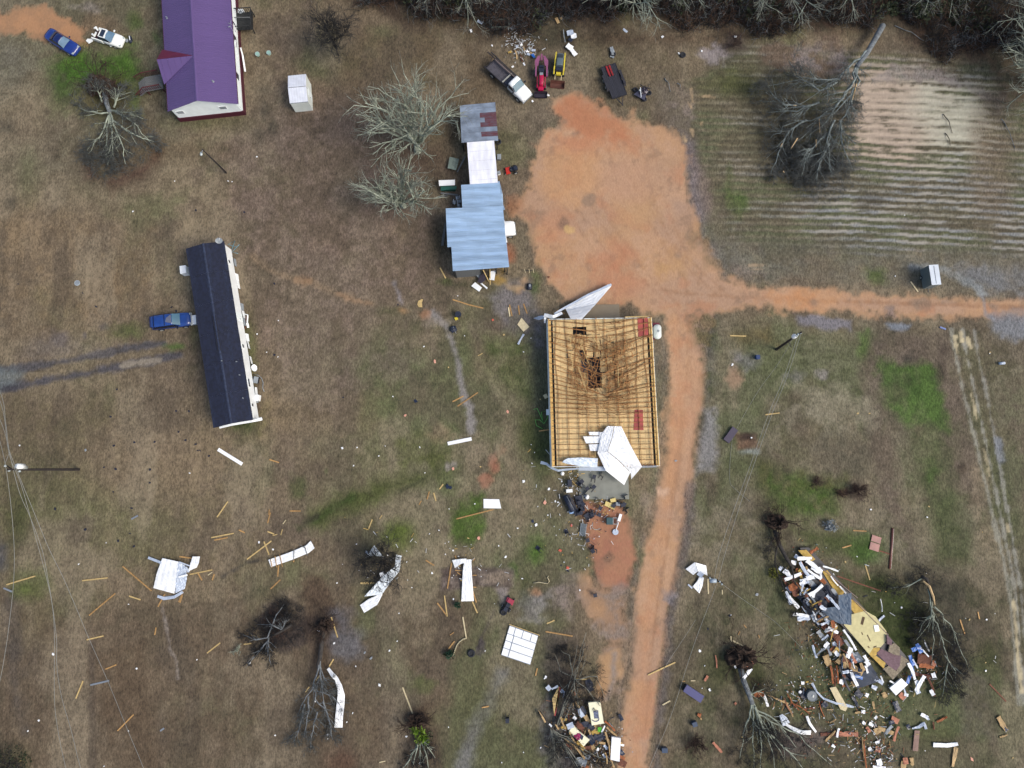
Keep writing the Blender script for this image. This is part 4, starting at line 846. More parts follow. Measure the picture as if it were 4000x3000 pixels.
boxthing('grey_crate', 1005, 1486, (.55, .8, .5), -.15, M_steel, "dark grey crate inside a loose hose by the mobile home", "crate", 0, lid(M_greym))
def hose(name, pts, r, m, label, cat, z=.04):
    b_ = MB(); q = [P(x, y, z) for x, y in pts]; b_.tube(q, r, 6); return single(name, b_, m, P(*pts[0], 0), label, cat, smooth=True)
hose('garden_hose', [(990, 1462), (1010, 1466), (1022, 1478), (1028, 1495), (1026, 1515), (1032, 1530)], .04, M_greym, "pale hose curling round the grey crate by the mobile home", "hose")
hose('tangled_hose', [(905, 975), (918, 940), (890, 955), (925, 965), (935, 955), (905, 985), (930, 990)], .04, paint('hose_blue', (110, 160, 180)), "pale blue tangled hose at the mobile home's top right corner", "hose")
b_ = MB(); b_.bar(P(950, 1226, .3), P(968, 1230, .6), .1, .1); b_.bar(P(968, 1230, .6), P(966, 1262, .5), .14, .1); b_.bar(P(966, 1262, .5), P(970, 1280, .3), .25, .12)
single('broken_gutter', b_, M_white, P(962, 1240, 0), "bent white gutter sticking out from the mobile home's right wall", "gutter")
b_ = MB(); b_.bar(P(962, 1235, .2), P(958, 1285, .15), .16, .05); single('fallen_board', b_, M_redb, P(960, 1250, 0), "red brown board leaning under the bent white gutter", "board")

# ------------------------------------------------------------------ row of tin sheds in the middle
def tin_roof(name, px4, z, nribpan, m, label, cat, slope=.05, rust=(), wallm=None, along='x', posts=True, drop=()):
    """px4: NW, NE, SE, SW picture corners of the roof"""
    c = [P(x, y, z) for x, y in px4]; o0 = Vector((c[3].x, c[3].y, 0)); t = wroot(name, o0, label, cat)
    def bl(u, v, dz=0):     # u west to east, v south to north
        a = c[3].lerp(c[2], u); b2 = c[0].lerp(c[1], u); p = a.lerp(b2, v); return Vector((p.x, p.y, z+dz+slope*(u-.5)))
    for k in range(nribpan):
        v0, v1 = k/nribpan, (k+1)/nribpan; rr_ = random.Random(k+len(px4)+int(z*10))
        halves = [(0, .34), (.34, .68), (.68, 1)] if along == 'x' else [(0, 1)]
        if along == 'x' and k % 2: halves = [(0, .55), (.55, 1)]
        for (u0, u1) in halves:
            if (k, u0) in drop: continue
            b_ = MB(); lift = rr_.uniform(0, .02)+(.012 if k % 2 else 0); rows = []
            prof = []
            for r in range(5):
                cc = v0+(v1-v0)*(r+.5)/5; d = (v1-v0)/5
                prof += [(cc-d*.45, 0), (cc-d*.15, 0), (cc, .035), (cc+d*.15, 0)]
            prof.append((v1, 0))
            b_.grid([[bl(u0, v, h+lift) for v, h in prof], [bl((u0+u1)/2, v, h+lift+rr_.uniform(-.01, .02)) for v, h in prof], [bl(u1+.01, v, h+lift) for v, h in prof]][::-1], thick=.01)
            part('roof_panel', b_, M_rust if (k, u0) in rust else m, t)
    if posts:
        b_ = MB()
        for u in (.03, .5, .97):
            for v in (.03, .5, .97):
                p = bl(u, v); b_.box((p.x, p.y, (z-.1)/2), (.14, .14, z-.1))
        part('post', b_, M_dark, t)
        b_ = MB()
        for v in (.03, .5, .97): b_.bar(bl(.02, v, -.08), bl(.98, v, -.08), .08, .12)
        part('beam', b_, M_greyw, t)
    if wallm:
        b_ = MB()
        for (u0, v0, u1, v1) in wallm:
            a, b2 = bl(u0, v0), bl(u1, v1); a.z = b2.z = (z-.25)/2; b_.bar(a, b2, .06, z-.25)
        part('wall', b_, M_greyw, t)
    return t, bl
landmark("row of tin roofed sheds", 1870, 700)
tin_roof('lean_to_shed', [(1796, 412), (1933, 400), (1945, 550), (1803, 557)], 2.7, 8, M_greyroof, "old grey tin shed roof with rust patches, topmost of the shed row", "shed", rust={(1, .55), (1, .68), (5, .55), (4, .68), (3, .55)}, wallm=[(.04, .04, .04, .96), (.04, .96, .96, .96)], drop={(7, 0)} if False else ())
tin_roof('pale_roof_shed', [(1824, 556), (1929, 549), (1944, 716), (1836, 724)], 2.95, 9, M_whiteroof, "pale white tin roof in the middle of the shed row", "shed", wallm=[(.04, .04, .04, .96), (.96, .04, .96, .96)], along='x')
tin_roof('narrow_blue_shed', [(1801, 722), (1948, 714), (1963, 812), (1806, 816)], 3.0, 6, M_blueroof, "short light blue tin roof between pale roof and big blue roof", "shed", wallm=[(.04, .04, .04, .96)])
tin_roof('equipment_shed', [(1741, 814), (1962, 806), (1975, 948), (1748, 966)], 3.3, 8, M_blueroof, "large light blue tin roof with panels staggered, upper half of the open equipment shed", "shed", wallm=[(.04, .04, .04, .96), (.04, .96, .6, .96)])
tin_roof('equipment_shed_bay', [(1763, 965), (1976, 948), (1987, 1044), (1769, 1059)], 3.3, 6, M_blueroof, "lowest light blue tin roof bay with timber posts showing underneath", "shed", wallm=[(.04, .04, .5, .04)])
# curled white edge trim and bits round the sheds
def ribbon(name, pts, widths, m, label, cat, thick=.03, group=None, sag=.05, seed=1, n_=6, rib=0.02, linkz=None):
    """bent strip of sheet metal: centre line pts (px,py,z), widths in picture pixels"""
    Q = [P(*p) for p in pts]; rows = []; rr_ = random.Random(seed); m_ = MB(); N = []
    for i in range(len(Q)-1):
        for s_ in range(n_): N.append((i+s_/n_))
    N.append(len(Q)-1)
    for f in N:
        i = min(int(f), len(Q)-2); t = f-i; p = Q[i].lerp(Q[i+1], t)
        w = (widths[i]*(1-t)+widths[i+1]*t)*.0325
        d0 = (Q[i+1]-Q[i]); d0.z = 0; d0.normalize()
        dp = (Q[i]-Q[i-1]) if i > 0 else d0; dn = (Q[min(i+2, len(Q)-1)]-Q[i+1]) if i+2 < len(Q) else d0
        dp = Vector((dp.x, dp.y, 0)).normalized(); dn = Vector((dn.x, dn.y, 0)).normalized()
        d = ((dp+d0)*.5).lerp(d0, min(1, t*2)) if t < .5 else d0.lerp((dn+d0)*.5, (t-.5)*2)
        d.normalize(); nr = Vector((-d.y, d.x, 0)); row = []
        K = 7
        for k in range(K):
            u = (k/(K-1)-.5)
            z = p.z+rr_.uniform(-.3, .3)*sag+(rib if k % 2 else 0)+math.sin(f*2.3+seed)*sag*u*2
            q = p+nr*u*w; row.append((q.x, q.y, max(.03, z)))
        rows.append(row)
    m_.grid(rows, thick=thick)
    return single(name, m_, m, (Q[0].x, Q[0].y, 0), label, cat, group)
ribbon('bent_trim', [(1948, 708, 2.8), (1960, 760, 2.7), (1963, 800, 2.6), (1968, 820, 2.5)], [6, 7, 5, 9], M_blueroof, "bent blue edge trim along the right side of the short blue roof", "metal trim")
ribbon('curled_trim', [(1964, 850, 3.1), (1970, 885, 3.3), (1972, 915, 3.2), (1977, 948, 3.1)], [7, 11, 7, 10], M_wsheet, "curled white trim between the blue shed roof and the parked white truck", "metal trim")
ribbon('lower_trim', [(1978, 955, 3.2), (1982, 1000, 3.2), (1986, 1036, 3.1)], [4, 3, 5], paint('pink_trim', (206, 184, 184)), "thin pinkish trim along the lower right edge of the blue shed roof", "metal trim")
boxthing('white_bucket', 1949, 679, (.38, .38, .4), .3, M_white, "small white bucket beside the pale roof and the red mower", "bucket", 0, lid(M_greym))
b_ = MB(); b_.prism([P(*q)[:2] for q in ((1716, 714), (1778, 712), (1779, 707), (1779, 712), (1779, 733), (1718, 736))], .75, .8); single('white_tin_sheet', b_, M_wsheet, P(1750, 725, 0), "white metal panel lying on a green board left of the sheds", "metal sheet")
b_ = MB(); b_.prism([P(*q)[:2] for q in ((1723, 736), (1785, 734), (1785, 745), (1724, 752))], .55, .62); b_.prism([P(*q)[:2] for q in ((1730, 738), (1780, 738), (1780, 748), (1730, 748))], 0, .55); single('green_bench', b_, M_green, P(1755, 744, 0), "dark green bench top under the white panel left of the sheds", "bench")
b_ = MB(); b_.bar(P(1722, 754, .5), P(1789, 762, .5), .22, .06); single('grey_plank', b_, M_greyw, P(1755, 758, 0), "weathered plank lying just below the dark green bench", "board")
b_ = MB(); b_.bar(P(1714, 771, .05), P(1748, 763, .05), .22, .06); single('grey_plank', b_, M_greyw, P(1730, 767, 0), "short weathered plank below left of the green bench", "board")
ch = wroot('scrap_cart', P(1785, 787, 0), "grey metal cart frame with square plates against the blue shed's left wall", "cart")
for px, py, s in ((1775, 790, .45), (1786, 772, .4), (1795, 786, .4), (1792, 802, .4)):
    b_ = MB(); q = P(px, py, .6); b_.box(q, (s, s, .05), rz=.1); part('plate', b_, M_greym, ch)
b_ = MB(); b_.bar(P(1771, 778, .62), P(1776, 800, .62), .05, .05); b_.bar(P(1783, 770, .62), P(1790, 804, .62), .06, .06); b_.bar(P(1795, 764, .62), P(1797, 776, .62), .05, .05); part('frame', b_, M_white, ch)
for px, py in ((1776, 785), (1795, 800)): b_ = MB(); q = P(px, py, .22); b_.cyl(q, .22, .1, 14, 'X'); part('wheel', b_, M_tyre, ch)
b_ = MB(); b_.prism([P(*q)[:2] for q in ((1758, 620), (1795, 628), (1783, 672), (1750, 664))], .5, .55); single('plywood_sheet', b_, mat('mossy_board', C(124, 138, 132), var=.2), P(1770, 645, 0), "mossy grey board sheet under the tree left of the pale roof", "board sheet")
b_ = MB(); b_.bar(P(1818, 610, .9), P(1786, 672, .2), .2, .06); single('leaning_plank', b_, M_greyw, P(1800, 640, 0), "long grey plank slanting between mossy board and pale roof", "board")
ribbon('long_siding_strip', [(1741, 870, .5), (1733, 920, .5), (1728, 960, .3)], [8, 10, 9], M_greyw, "long pale strip leaning on the left side of the big blue roof", "siding strip")
b_ = MB(); q = P(1947, 552, .25); b_.ring((q.x, q.y, .12), .28, .12); single('old_tyre', b_, M_tyre, (q.x, q.y, 0), "black tyre at the lower right corner of the rusty grey roof", "tyre", smooth=True)
boxthing('grey_mesh_box', 1950, 618, (.5, .7, .4), 0, M_greyw, "small grey mesh box beside the pale tin roof", "box", 0, lid(M_greym))
# litter spilling out of the equipment shed
def slab(name, quad, z0, th, m, label, cat, group=None):
    b_ = MB(); b_.prism([P(*q, z0)[:2] for q in quad], z0, z0+th)
    # low rim so the sheet is not a bare plane
    qs = [P(*q, z0+th) for q in quad]
    cx = sum((q.x for q in qs))/len(qs); cyy = sum((q.y for q in qs))/len(qs)
    return single(name, b_, m, (cx, cyy, 0), label, cat, group)
slab('white_door', [(1841, 1118), (1856, 1103), (1882, 1124), (1872, 1140)], .1, .12, M_white, "white appliance door lying below left of the shed litter", "door")
slab('white_board', [(1875, 1106), (1883, 1106), (1905, 1124), (1902, 1130)], .1, .06, M_white, "narrow white board beside the white door below the shed", "board")
slab('white_freezer_lid', [(1917, 1060), (1936, 1058), (1931, 1096), (1911, 1092)], .5, .12, M_white, "upright white panel under the lowest blue shed roof", "panel")
slab('grey_triangle_sheet', [(1852, 1066), (1878, 1064), (1872, 1090)], .4, .05, M_greym, "pale triangular sheet sticking out under the blue shed", "metal sheet")
slab('dark_tarpaulin', [(1880, 1070), (1900, 1064), (1896, 1095), (1880, 1108), (1865, 1102)], .5, .2, paint('tarp_dark', (66, 60, 72)), "dark tarpaulin heap spilling from under the blue shed", "tarpaulin")
for a, b2 in (((1886, 1052), (1911, 1102)), ((1914, 1052), (1915, 1112))):
    b_ = MB(); b_.bar(P(*a, 1.4), P(*b2, .1), .12, .05); auto(single('leaning_board', b_, M_pine, P(*b2, 0), None, "board", "boards leaning from the blue shed"), *b2, "thin pine board leaning out of shed,")
for px, py in ((1885, 1060), (1938, 1062), (1972, 1056)):
    b_ = MB(); b_.box(P(px, py-6, 1.3), (.16, .16, 2.6)); auto(single('shed_post', b_, M_dark, P(px, py, 0), None, "post", "posts under the blue shed roof"), px, py, "dark timber post under blue roof,")
mo = root('push_mower', P(2068, 1122, 0), 1.5, "small black machine with pale top standing in the sandy puddle", "mower")
b_ = MB(); b_.blob((0, 0, .3), .4, 3, (1.15, .8, .5), .1, 12, 7); part('body', b_, M_navy, mo, True); b_ = MB(); b_.blob((.1, 0, .5), .2, 4, (1.2, .7, .5), .1); part('engine', b_, M_greym, mo, True)
for x in (-.3, .35):
    for y in (-.28, .28): b_ = MB(); b_.cyl((x, y, .12), .12, .07, 12, 'Y'); part('wheel', b_, M_tyre, mo)
pl = wroot('sawhorse', P(2065, 1058, 0), "low frame with three pale crosspieces on dark bars beside the clay yard", "sawhorse")
for px in (2050, 2067, 2083): b_ = MB(); b_.bar(P(px-1, 1050, .5), P(px+2, 1066, .5), .06, .06); part('crosspiece', b_, M_pale, pl)
b_ = MB(); b_.bar(P(2050, 1058, .45), P(2084, 1055, .45), .06, .06); part('rail', b_, M_dark, pl)
# ------------------------------------------------------------------ barn with its roof torn off
BZ = 3.0
cb = dict(nw=P(2139, 1246, BZ), ne=P(2546, 1240, BZ), se=P(2578, 1819, BZ), sw=P(2155, 1823, BZ))
org = Vector((cb['sw'].x, cb['sw'].y, 0)); bn = wroot('barn', org, "large barn without roof showing tan ceiling deck and broken trusses", "barn"); landmark("roofless barn", 2350, 1480)
def bq(s, tn, z=BZ):       # s west to east, tn north to south
    a = cb['nw'].lerp(cb['ne'], s); b2 = cb['sw'].lerp(cb['se'], s); p = a.lerp(b2, tn); return Vector((p.x, p.y, z))
BW, BL = (cb['se']-cb['sw']).length, (cb['nw']-cb['sw']).length
b_ = MB(); b_.prism([bq(0, 0)[:2], bq(1, 0)[:2], bq(1, 1)[:2], bq(0, 1)[:2]], -.1, .12); part('floor_slab', b_, paint('barn_floor', (84, 90, 108), rough=.8, var=.3, scale=.6), bn)
ws = M_greym
for nm, (a, b2) in dict(w=((0, 0), (0, 1)), e=((1, 0), (1, 1)), n=((0, 0), (1, 0)), s=((0, 1), (1, 1))).items():
    p0, p1 = bq(*a, (BZ-.2)/2+.1), bq(*b2, (BZ-.2)/2+.1); n_ = max(1, int((p1-p0).length/.92))
    for k in range(n_):
        q0, q1 = p0.lerp(p1, k/n_), p0.lerp(p1, (k+.99)/n_)
        b_ = MB(); b_.bar(q0, q1, .05+.02*(k % 2), BZ-.25); part('wall_panel', b_, M_whitew, bn)
for a, b2 in (((0, 0), (0, 1)), ((1, 0), (1, 1))):
    b_ = MB(); b_.bar(bq(*a, BZ-.06)+Vector((.1*(1 if a[0] == 0 else -1), 0, 0)), bq(*b2, BZ-.06)+Vector((.1*(1 if a[0] == 0 else -1), 0, 0)), .14, .09); part('wall_plate', b_, M_eave, bn)
rb = random.Random(77)
def inpoly(x, y, pts):
    r = False; n_ = len(pts)
    for i in range(n_):
        x0, y0 = pts[i]; x1, y1 = pts[(i+1) % n_]
        if (y0 > y) != (y1 > y) and x < (x1-x0)*(y-y0)/(y1-y0)+x0: r = not r
    return r
holes = [[(.285, .22), (.36, .22), (.47, .28), (.475, .45), (.4, .45), (.385, .36), (.29, .34)], [(.345, .08), (.385, .08), (.385, .28), (.345, .28)], [(.22, .075), (.385, .06), (.385, .115), (.22, .115)]]
def dip(s, tn):            # how far the middle has sunk
    return math.exp(-(((s-.42)/.2)**2+((tn-.31)/.17)**2))
NS, NT = 14, 19
for i in range(NS):
    for j in range(NT):
        s0 = .048+(.948-.048)*i/NS; s1 = .048+(.948-.048)*(i+1)/NS; t0, t1 = .004+j*.992/NT, .004+(j+1)*.992/NT
        sc_, tc_ = (s0+s1)/2, (t0+t1)/2
        if any(inpoly(sc_, tc_, h) for h in holes): continue
        g_ = .0006; z = BZ-.18; dd = .55
        cs = [(s0+g_, t1-g_), (s1-g_, t1-g_), (s1-g_, t0+g_), (s0+g_, t0+g_)]
        j_ = .008*(dip(sc_, tc_) > .2); vs = [bq(a+rb.uniform(-1, 1)*j_, b2+rb.uniform(-1, 1)*j_, z-dd*dip(a, b2)-rb.uniform(0, 1)*j_*9+rb.uniform(-.004, .004)) for a, b2 in cs]; vs += [v-Vector((0, 0, .02)) for v in vs]
        b_ = MB(); b_.add(vs, [(0, 1, 2, 3), (7, 6, 5, 4), (0, 4, 5, 1), (1, 5, 6, 2), (2, 6, 7, 3), (3, 7, 4, 0)]); part('ceiling_panel', b_, M_ply, bn)
for s0, s1 in ((.004, .03), (.967, .996)):
    for j in range(26):
        t0, t1 = j/26+.002, (j+1)/26-.001
        b_ = MB(); v = [bq(s0, t1, BZ-.12), bq(s1, t1, BZ-.12), bq(s1, t0, BZ-.12), bq(s0, t0, BZ-.12)]; v += [q-Vector((0, 0, .02)) for q in v]
        b_.add(v, [(0, 1, 2, 3), (7, 6, 5, 4), (0, 4, 5, 1), (2, 6, 7, 3)]); part('eave_panel', b_, M_eave, bn)
NTR = 29
def gsh(tn):
    return math.exp(-((tn-.27)/.24)**2)*(1-max(0, min(1, (tn-.48)/.2))) if tn < .68 else 0
for i in range(NTR):
    tn = .004+i*.992/(NTR-1); g_ = gsh(tn); sd_ = .125*g_; b_ = MB(); K = 12; ch = []
    jit = rb.uniform(-.004, .004)*(1+6*g_)
    for k in range(K+1):
        s = k/K; bump = max(0, 1-abs(2*s-.92)**1.15)
        t2 = min(.995, tn+(sd_+rb.uniform(-.006, .006)*g_)*bump+jit*s)
        zz = BZ-.08-(.5*dip(s, tn)+.15*g_*bump); ch.append(bq(s, t2, zz))
    for k in range(K): b_.bar(ch[k], ch[k+1], .045, .1)
    # rafters: upright where the roof framing stood, toppled southwards in the middle
    lean = .03+g_*rb.uniform(.1, .17); ap = bq(.5+rb.uniform(-.03, .03)*g_, min(.97, tn+lean*(.2 if tn > .66 else 1)), BZ+1.55*(1-.75*g_)-.2*g_)
    if not (.6 < tn < 2) or i % 1 == 0:
        if tn < .66:
            m1 = ch[2].lerp(ap, .5); m2 = ch[-3].lerp(ap, .5)
            b_.bar(ch[0]+Vector((0, 0, .06)), ap, .04, .09); b_.bar(ch[-1]+Vector((0, 0, .06)), ap, .04, .09)
            for k in (2, 3, 4, 5, 6, 7, 8, 9, 10): b_.bar(ch[k], (ch[0] if k < 6 else ch[-1]).lerp(ap, rb.uniform(.45, .95)), .04, .08)
    part('truss', b_, M_truss, bn)
for s in (.08, .17, .27, .355, .455, .55, .645, .74, .83, .925):
    b_ = MB(); pts = []
    for k in range(17):
        tn = k/16; pts.append(bq(s+.006*math.sin(tn*9+s*30)*gsh(tn)*3, tn*.996, BZ+.0-.5*dip(s, tn)-.1*gsh(tn)))
    for k in range(16): b_.bar(pts[k], pts[k+1], .04, .09)
    part('brace', b_, M_truss, bn)
# shattered rafters lying over the collapse
for k in range(290):
    s = min(.93, max(.06, rb.gauss(.5, .19))); tn = min(.6, max(.04, rb.gauss(.34, .14)))
    if k % 4 == 0: s = rb.gauss(.28, .05); tn = rb.uniform(.12, .5)
    if k % 4 == 1: s = rb.gauss(.68, .06); tn = rb.uniform(.15, .52)
    a = rb.choice([rb.gauss(1.45, .25), rb.gauss(1.2, .2), rb.gauss(-.2, .25), rb.gauss(2.0, .3)]); l = rb.uniform(.5, 1.7)
    c = bq(s, tn, BZ+.06-.45*dip(s, tn)+rb.uniform(0, .3)); d = Vector((math.cos(a), math.sin(a), rb.uniform(-.12, .12)))*l/2
    b_ = MB(); b_.bar(c-d, c+d, .05, .05); part('broken_rafter', b_, M_truss if rb.random() < .7 else M_orange, bn)
for (x0, y0, x1, y1) in ((2310, 1302, 2340, 1355), (2222, 1260, 2238, 1445), (2216, 1500, 2222, 1530), (2258, 1430, 2292, 1530), (2268, 1340, 2300, 1420), (2414, 1430, 2418, 1530)):
    b_ = MB(); b_.bar(P(x0, y0, BZ+.3), P(x1, y1, BZ+.2), .06, .05); part('pale_rafter', b_, M_pine, bn)
for q in ([(2490, 1244), (2530, 1242), (2533, 1312), (2494, 1316)], [(2479, 1601), (2511, 1601), (2514, 1680), (2475, 1680)]):
    b_ = MB(); b_.prism([P(*p, BZ-.15)[:2] for p in q], BZ-.155, BZ-.135); part('red_ceiling_sheet', b_, M_redtarp, bn)
# corner litter: eave boards along the south edge
for k in range(12):
    s = .67+k*.027; b_ = MB(); p = bq(s, .985, BZ+.0); b_.bar(p, p+Vector((rb.uniform(-.1, .1), -.35, rb.uniform(0, .2))), .05, .05); part('lookout', b_, M_truss, bn)
b_ = MB(); b_.bar(bq(.72, 1.008, BZ-.1), bq(.97, 1.004, BZ-.1), .22, .12); part('gutter', b_, M_greym, bn)
b_ = MB(); b_.bar(bq(.745, -.006, BZ-.05), bq(.97, -.008, BZ-.05), .16, .05); part('header_board', b_, M_pine, bn)
slab('porch_slab', [(2257, 1815), (2452, 1815), (2457, 1950), (2263, 1950)], 0, .14, M_conc, "plain grey concrete slab at the lower end of the roofless barn", "concrete slab")
slab('apron_slab', [(2286, 1190), (2418, 1190), (2421, 1260), (2280, 1260)], 0, .13, paint('concrete_tan', (140, 128, 112), rough=.9), "tan concrete slab at the upper end of the roofless barn", "concrete slab")
# torn white roofing lying on the barn
tr = wroot('torn_roofing', P(2400, 1780, 0), "big torn white metal roofing draped over the barn's lower end and slab", "roofing"); landmark("torn white roofing on the barn", 2410, 1780)
def sheetq(rowsA, rowsB, parent, m=M_wsheet, nm='metal_sheet', n_=10, seed=0, rib=.02, amp=.03):
    rr_ = random.Random(seed); rows = []
    for i in range(n_*(len(rowsA)-1)+1):
        f = i/n_; k = min(int(f), len(rowsA)-2); t = f-k
        a = P(*rowsA[k]).lerp(P(*rowsA[k+1]), t); b2 = P(*rowsB[k]).lerp(P(*rowsB[k+1]), t); K = 9
        rows.append([a.lerp(b2, j/(K-1))+Vector((0, 0, (rib if j % 2 else 0)+rr_.uniform(-amp, amp))) for j in range(K)])
    b_ = MB(); b_.grid(rows, thick=.015); return part(nm, b_, m, parent)
zt = 3.75
sheetq([(2372, 1664, 3.5), (2350, 1695, 3.6), (2334, 1770, 3.6), (2366, 1838, 3.4), (2438, 1895, .9)], [(2398, 1665, 3.6), (2390, 1710, 3.8), (2372, 1764, 3.9), (2412, 1796, 3.7), (2462, 1846, 2.3)], tr, seed=1)
sheetq([(2400, 1665, 3.62), (2392, 1710, 3.82), (2374, 1763, 3.95), (2414, 1795, 3.76), (2464, 1845, 2.3)], [(2427, 1665, 3.6), (2458, 1730, 3.7), (2482, 1775, 3.8), (2508, 1823, 3.2), (2466, 1872, 1.4)], tr, seed=2)
sheetq([(2341, 1690, 3.5), (2342, 1760, 3.5)], [(2374, 1682, 3.5), (2376, 1766, 3.6)], tr, seed=3)
for k, q in enumerate(([(2299, 1687), (2345, 1687), (2345, 1701), (2302, 1700)], [(2278, 1705), (2345, 1704), (2345, 1731), (2289, 1732)], [(2300, 1736), (2345, 1735), (2345, 1762), (2305, 1761)])):
    sheetq([(*q[0], 3.35), (*q[3], 3.3)], [(*q[1], 3.4), (*q[2], 3.4)], tr, seed=5+k, n_=4)
sheetq([(2200, 1800, 3.5), (2215, 1790, 3.6), (2270, 1787, 3.6), (2335, 1790, 3.6)], [(2196, 1806, 3.3), (2215, 1812, 3.4), (2270, 1822, 3.4), (2333, 1826, 3.3)], tr, nm='rolled_sheet', seed=9, amp=.06, n_=6, m=paint('white_roll', (214, 224, 238)))
sheetq([(2261, 1825, 3.0), (2370, 1824, 3.1)], [(2261, 1838, 2.4), (2371, 1840, 2.6)], tr, seed=10, n_=14, m=paint('white_roll2', (204, 216, 236)))
ribbon('bent_barn_gutter', [(2112, 1806, 1.6), (2135, 1812, 2.0), (2155, 1828, 2.4), (2180, 1838, 2.7), (2225, 1833, 2.9), (2262, 1830, 2.9)], [12, 9, 8, 8, 7, 5], paint('gutter_grey', (196, 208, 226)), "bent pale gutter curling off the barn's lower left corner", "gutter", thick=.1)
for a, b2 in (((2410, 1622), (2415, 1664)), ((2436, 1642), (2439, 1690)), ((2320, 1664), (2322, 1690)), ((2325, 1762), (2326, 1785)), ((2367, 1662), (2368, 1680))):
    b_ = MB(); b_.bar(P(*a, 3.3), P(*b2, 3.3), .09, .06); auto(single('loose_batten', b_, M_pine, P(*a, 0), None, "batten", "battens sticking out of the torn roofing"), *a, "upright pine batten,")
nr_ = wroot('torn_wall_sheet', P(2290, 1200, 0), "white triangular metal sheet pointing up right over the barn's upper slab", "metal sheet")
sheetq([(2378, 1109, .4), (2294, 1152, .7), (2206, 1202, .9)], [(2388, 1118, .4), (2330, 1185, 1.3), (2215, 1216, 1.2)], nr_, seed=21, amp=.02)
sheetq([(2330, 1185, 1.32), (2212, 1212, 1.3)], [(2272, 1248, 3.0), (2230, 1247, 3.0)], nr_, seed=22, amp=.02)
M_wb = paint('white_blue_trim', (196, 208, 230), var=.1, scale=4)
ribbon('long_trim', [(2388, 1111, .9), (2300, 1150, .9), (2206, 1202, 1.3), (2165, 1226, 1.8)], [8, 9, 8, 6], M_wb, "long bluish white trim along the triangular sheet's upper edge", "metal trim", thick=.05, seed=5)
ribbon('crumpled_trim', [(2196, 1222, 2.4), (2160, 1238, 2.4), (2125, 1230, 2.0)], [13, 12, 14], M_wsheet, "crumpled white trim at the barn's upper left corner", "metal trim", sag=.12, seed=8)
ribbon('pointed_trim', [(2128, 1238, 1.8), (2105, 1242, 1.2), (2085, 1243, .6)], [12, 14, 3], M_wb, "pointed white scrap sticking out left of the barn's top corner", "metal trim", sag=.1, seed=9)
ribbon('hanging_trim', [(2130, 1240, 2.8), (2128, 1262, 2.2)], [9, 6], M_wsheet, "short white trim hanging down the barn's upper left corner", "metal trim", seed=4)
tk = root('gas_tank', P(2563, 1301, 0), math.pi/2, "white round ended gas tank against the barn's upper right wall", "gas tank")
b_ = MB(); b_.tube([(-.95, 0, .8), (-.85, 0, .8), (-.6, 0, .8), (.6, 0, .8), (.85, 0, .8), (.95, 0, .8)], [.1, .35, .5, .5, .35, .1], 14); part('tank', b_, paint('tank_white', (206, 212, 212)), tk, True)
b_ = MB(); b_.box((.5, 0, .2), (.12, .7, .4)); b_.box((-.5, 0, .2), (.12, .7, .4)); part('foot', b_, M_steel, tk); b_ = MB(); b_.cyl((0, 0, 1.35), .14, .14, 10); part('valve_cover', b_, M_greym, tk)
slab('maroon_mat', [(2548, 1264), (2572, 1264), (2573, 1278), (2548, 1278)], .1, .5, paint('maroon_ridged', (112, 40, 56)), "small maroon box above the white gas tank at the barn", "box")
slab('maroon_offcut', [(2550, 1316), (2558, 1316), (2557, 1328), (2551, 1328)], .05, .2, paint('maroon_ridged', (112, 40, 56)), "small maroon offcut below the white gas tank", "offcut")

# ------------------------------------------------------------------ vehicles
def loft(mb, sts, crown=.04):
    """stations (x, half width, z bottom, z top)"""
    rows = []
    for x, w, zb, zt_ in sts:
        h = zt_-zb
        rows.append([(x, -w*.9, zb), (x, -w, zb+.25*h), (x, -w*.99, zb+.7*h), (x, -w*.9, zt_-.02), (x, -w*.5, zt_+crown*.7), (x, 0, zt_+crown), (x, w*.5, zt_+crown*.7), (x, w*.9, zt_-.02), (x, w*.99, zb+.7*h), (x, w, zb+.25*h), (x, w*.9, zb)])
    m = len(rows[0]); vs = [p for r in rows for p in r]
    fs = [(i*m+j, i*m+(j+1) % m, (i+1)*m+(j+1) % m, (i+1)*m+j) for i in range(len(rows)-1) for j in range(m)]
    fs.append(tuple(range(m))[::-1]); fs.append(tuple((len(rows)-1)*m+j for j in range(m)))
    fs = [tuple(reversed(f)) for f in fs]
    return mb.add(vs, fs)
def wheels(t, xs, wy, r=.32, wdt=.22, name='wheel'):
    for x in xs:
        for s in (-1, 1):
            b_ = MB(); b_.tube([(x, s*wy-wdt/2, r), (x, s*wy-wdt/2+.03, r), (x, s*wy+wdt/2-.03, r), (x, s*wy+wdt/2, r)], [r*.88, r, r, r*.88], 18); w = part(name, b_, M_tyre, t)
            b_ = MB(); b_.cyl((x, s*(wy+wdt/2+.005), r), r*.58, .03, 14, 'Y'); part('rim', b_, M_rim, w)
def quad(a, b, c, d, n=6, bulge=.04):
    m_ = MB(); a, b, c, d = map(Vector, (a, b, c, d)); rows = []
    for i in range(n+1):
        rows.append([a.lerp(d, j/4).lerp(b.lerp(c, j/4), i/n)+Vector((0, 0, bulge*math.sin(math.pi*i/n))) for j in range(5)])
    m_.grid(rows); return m_
def place(t, pa, pb, z=.8):
    """rear and front in the picture"""
    A, B = P(*pa, z), P(*pb, z); t.location = ((A.x+B.x)/2, (A.y+B.y)/2, ground_z((A.x+B.x)/2, (A.y+B.y)/2)); t.rotation_euler.z = ang(A, B); return (B-A).length
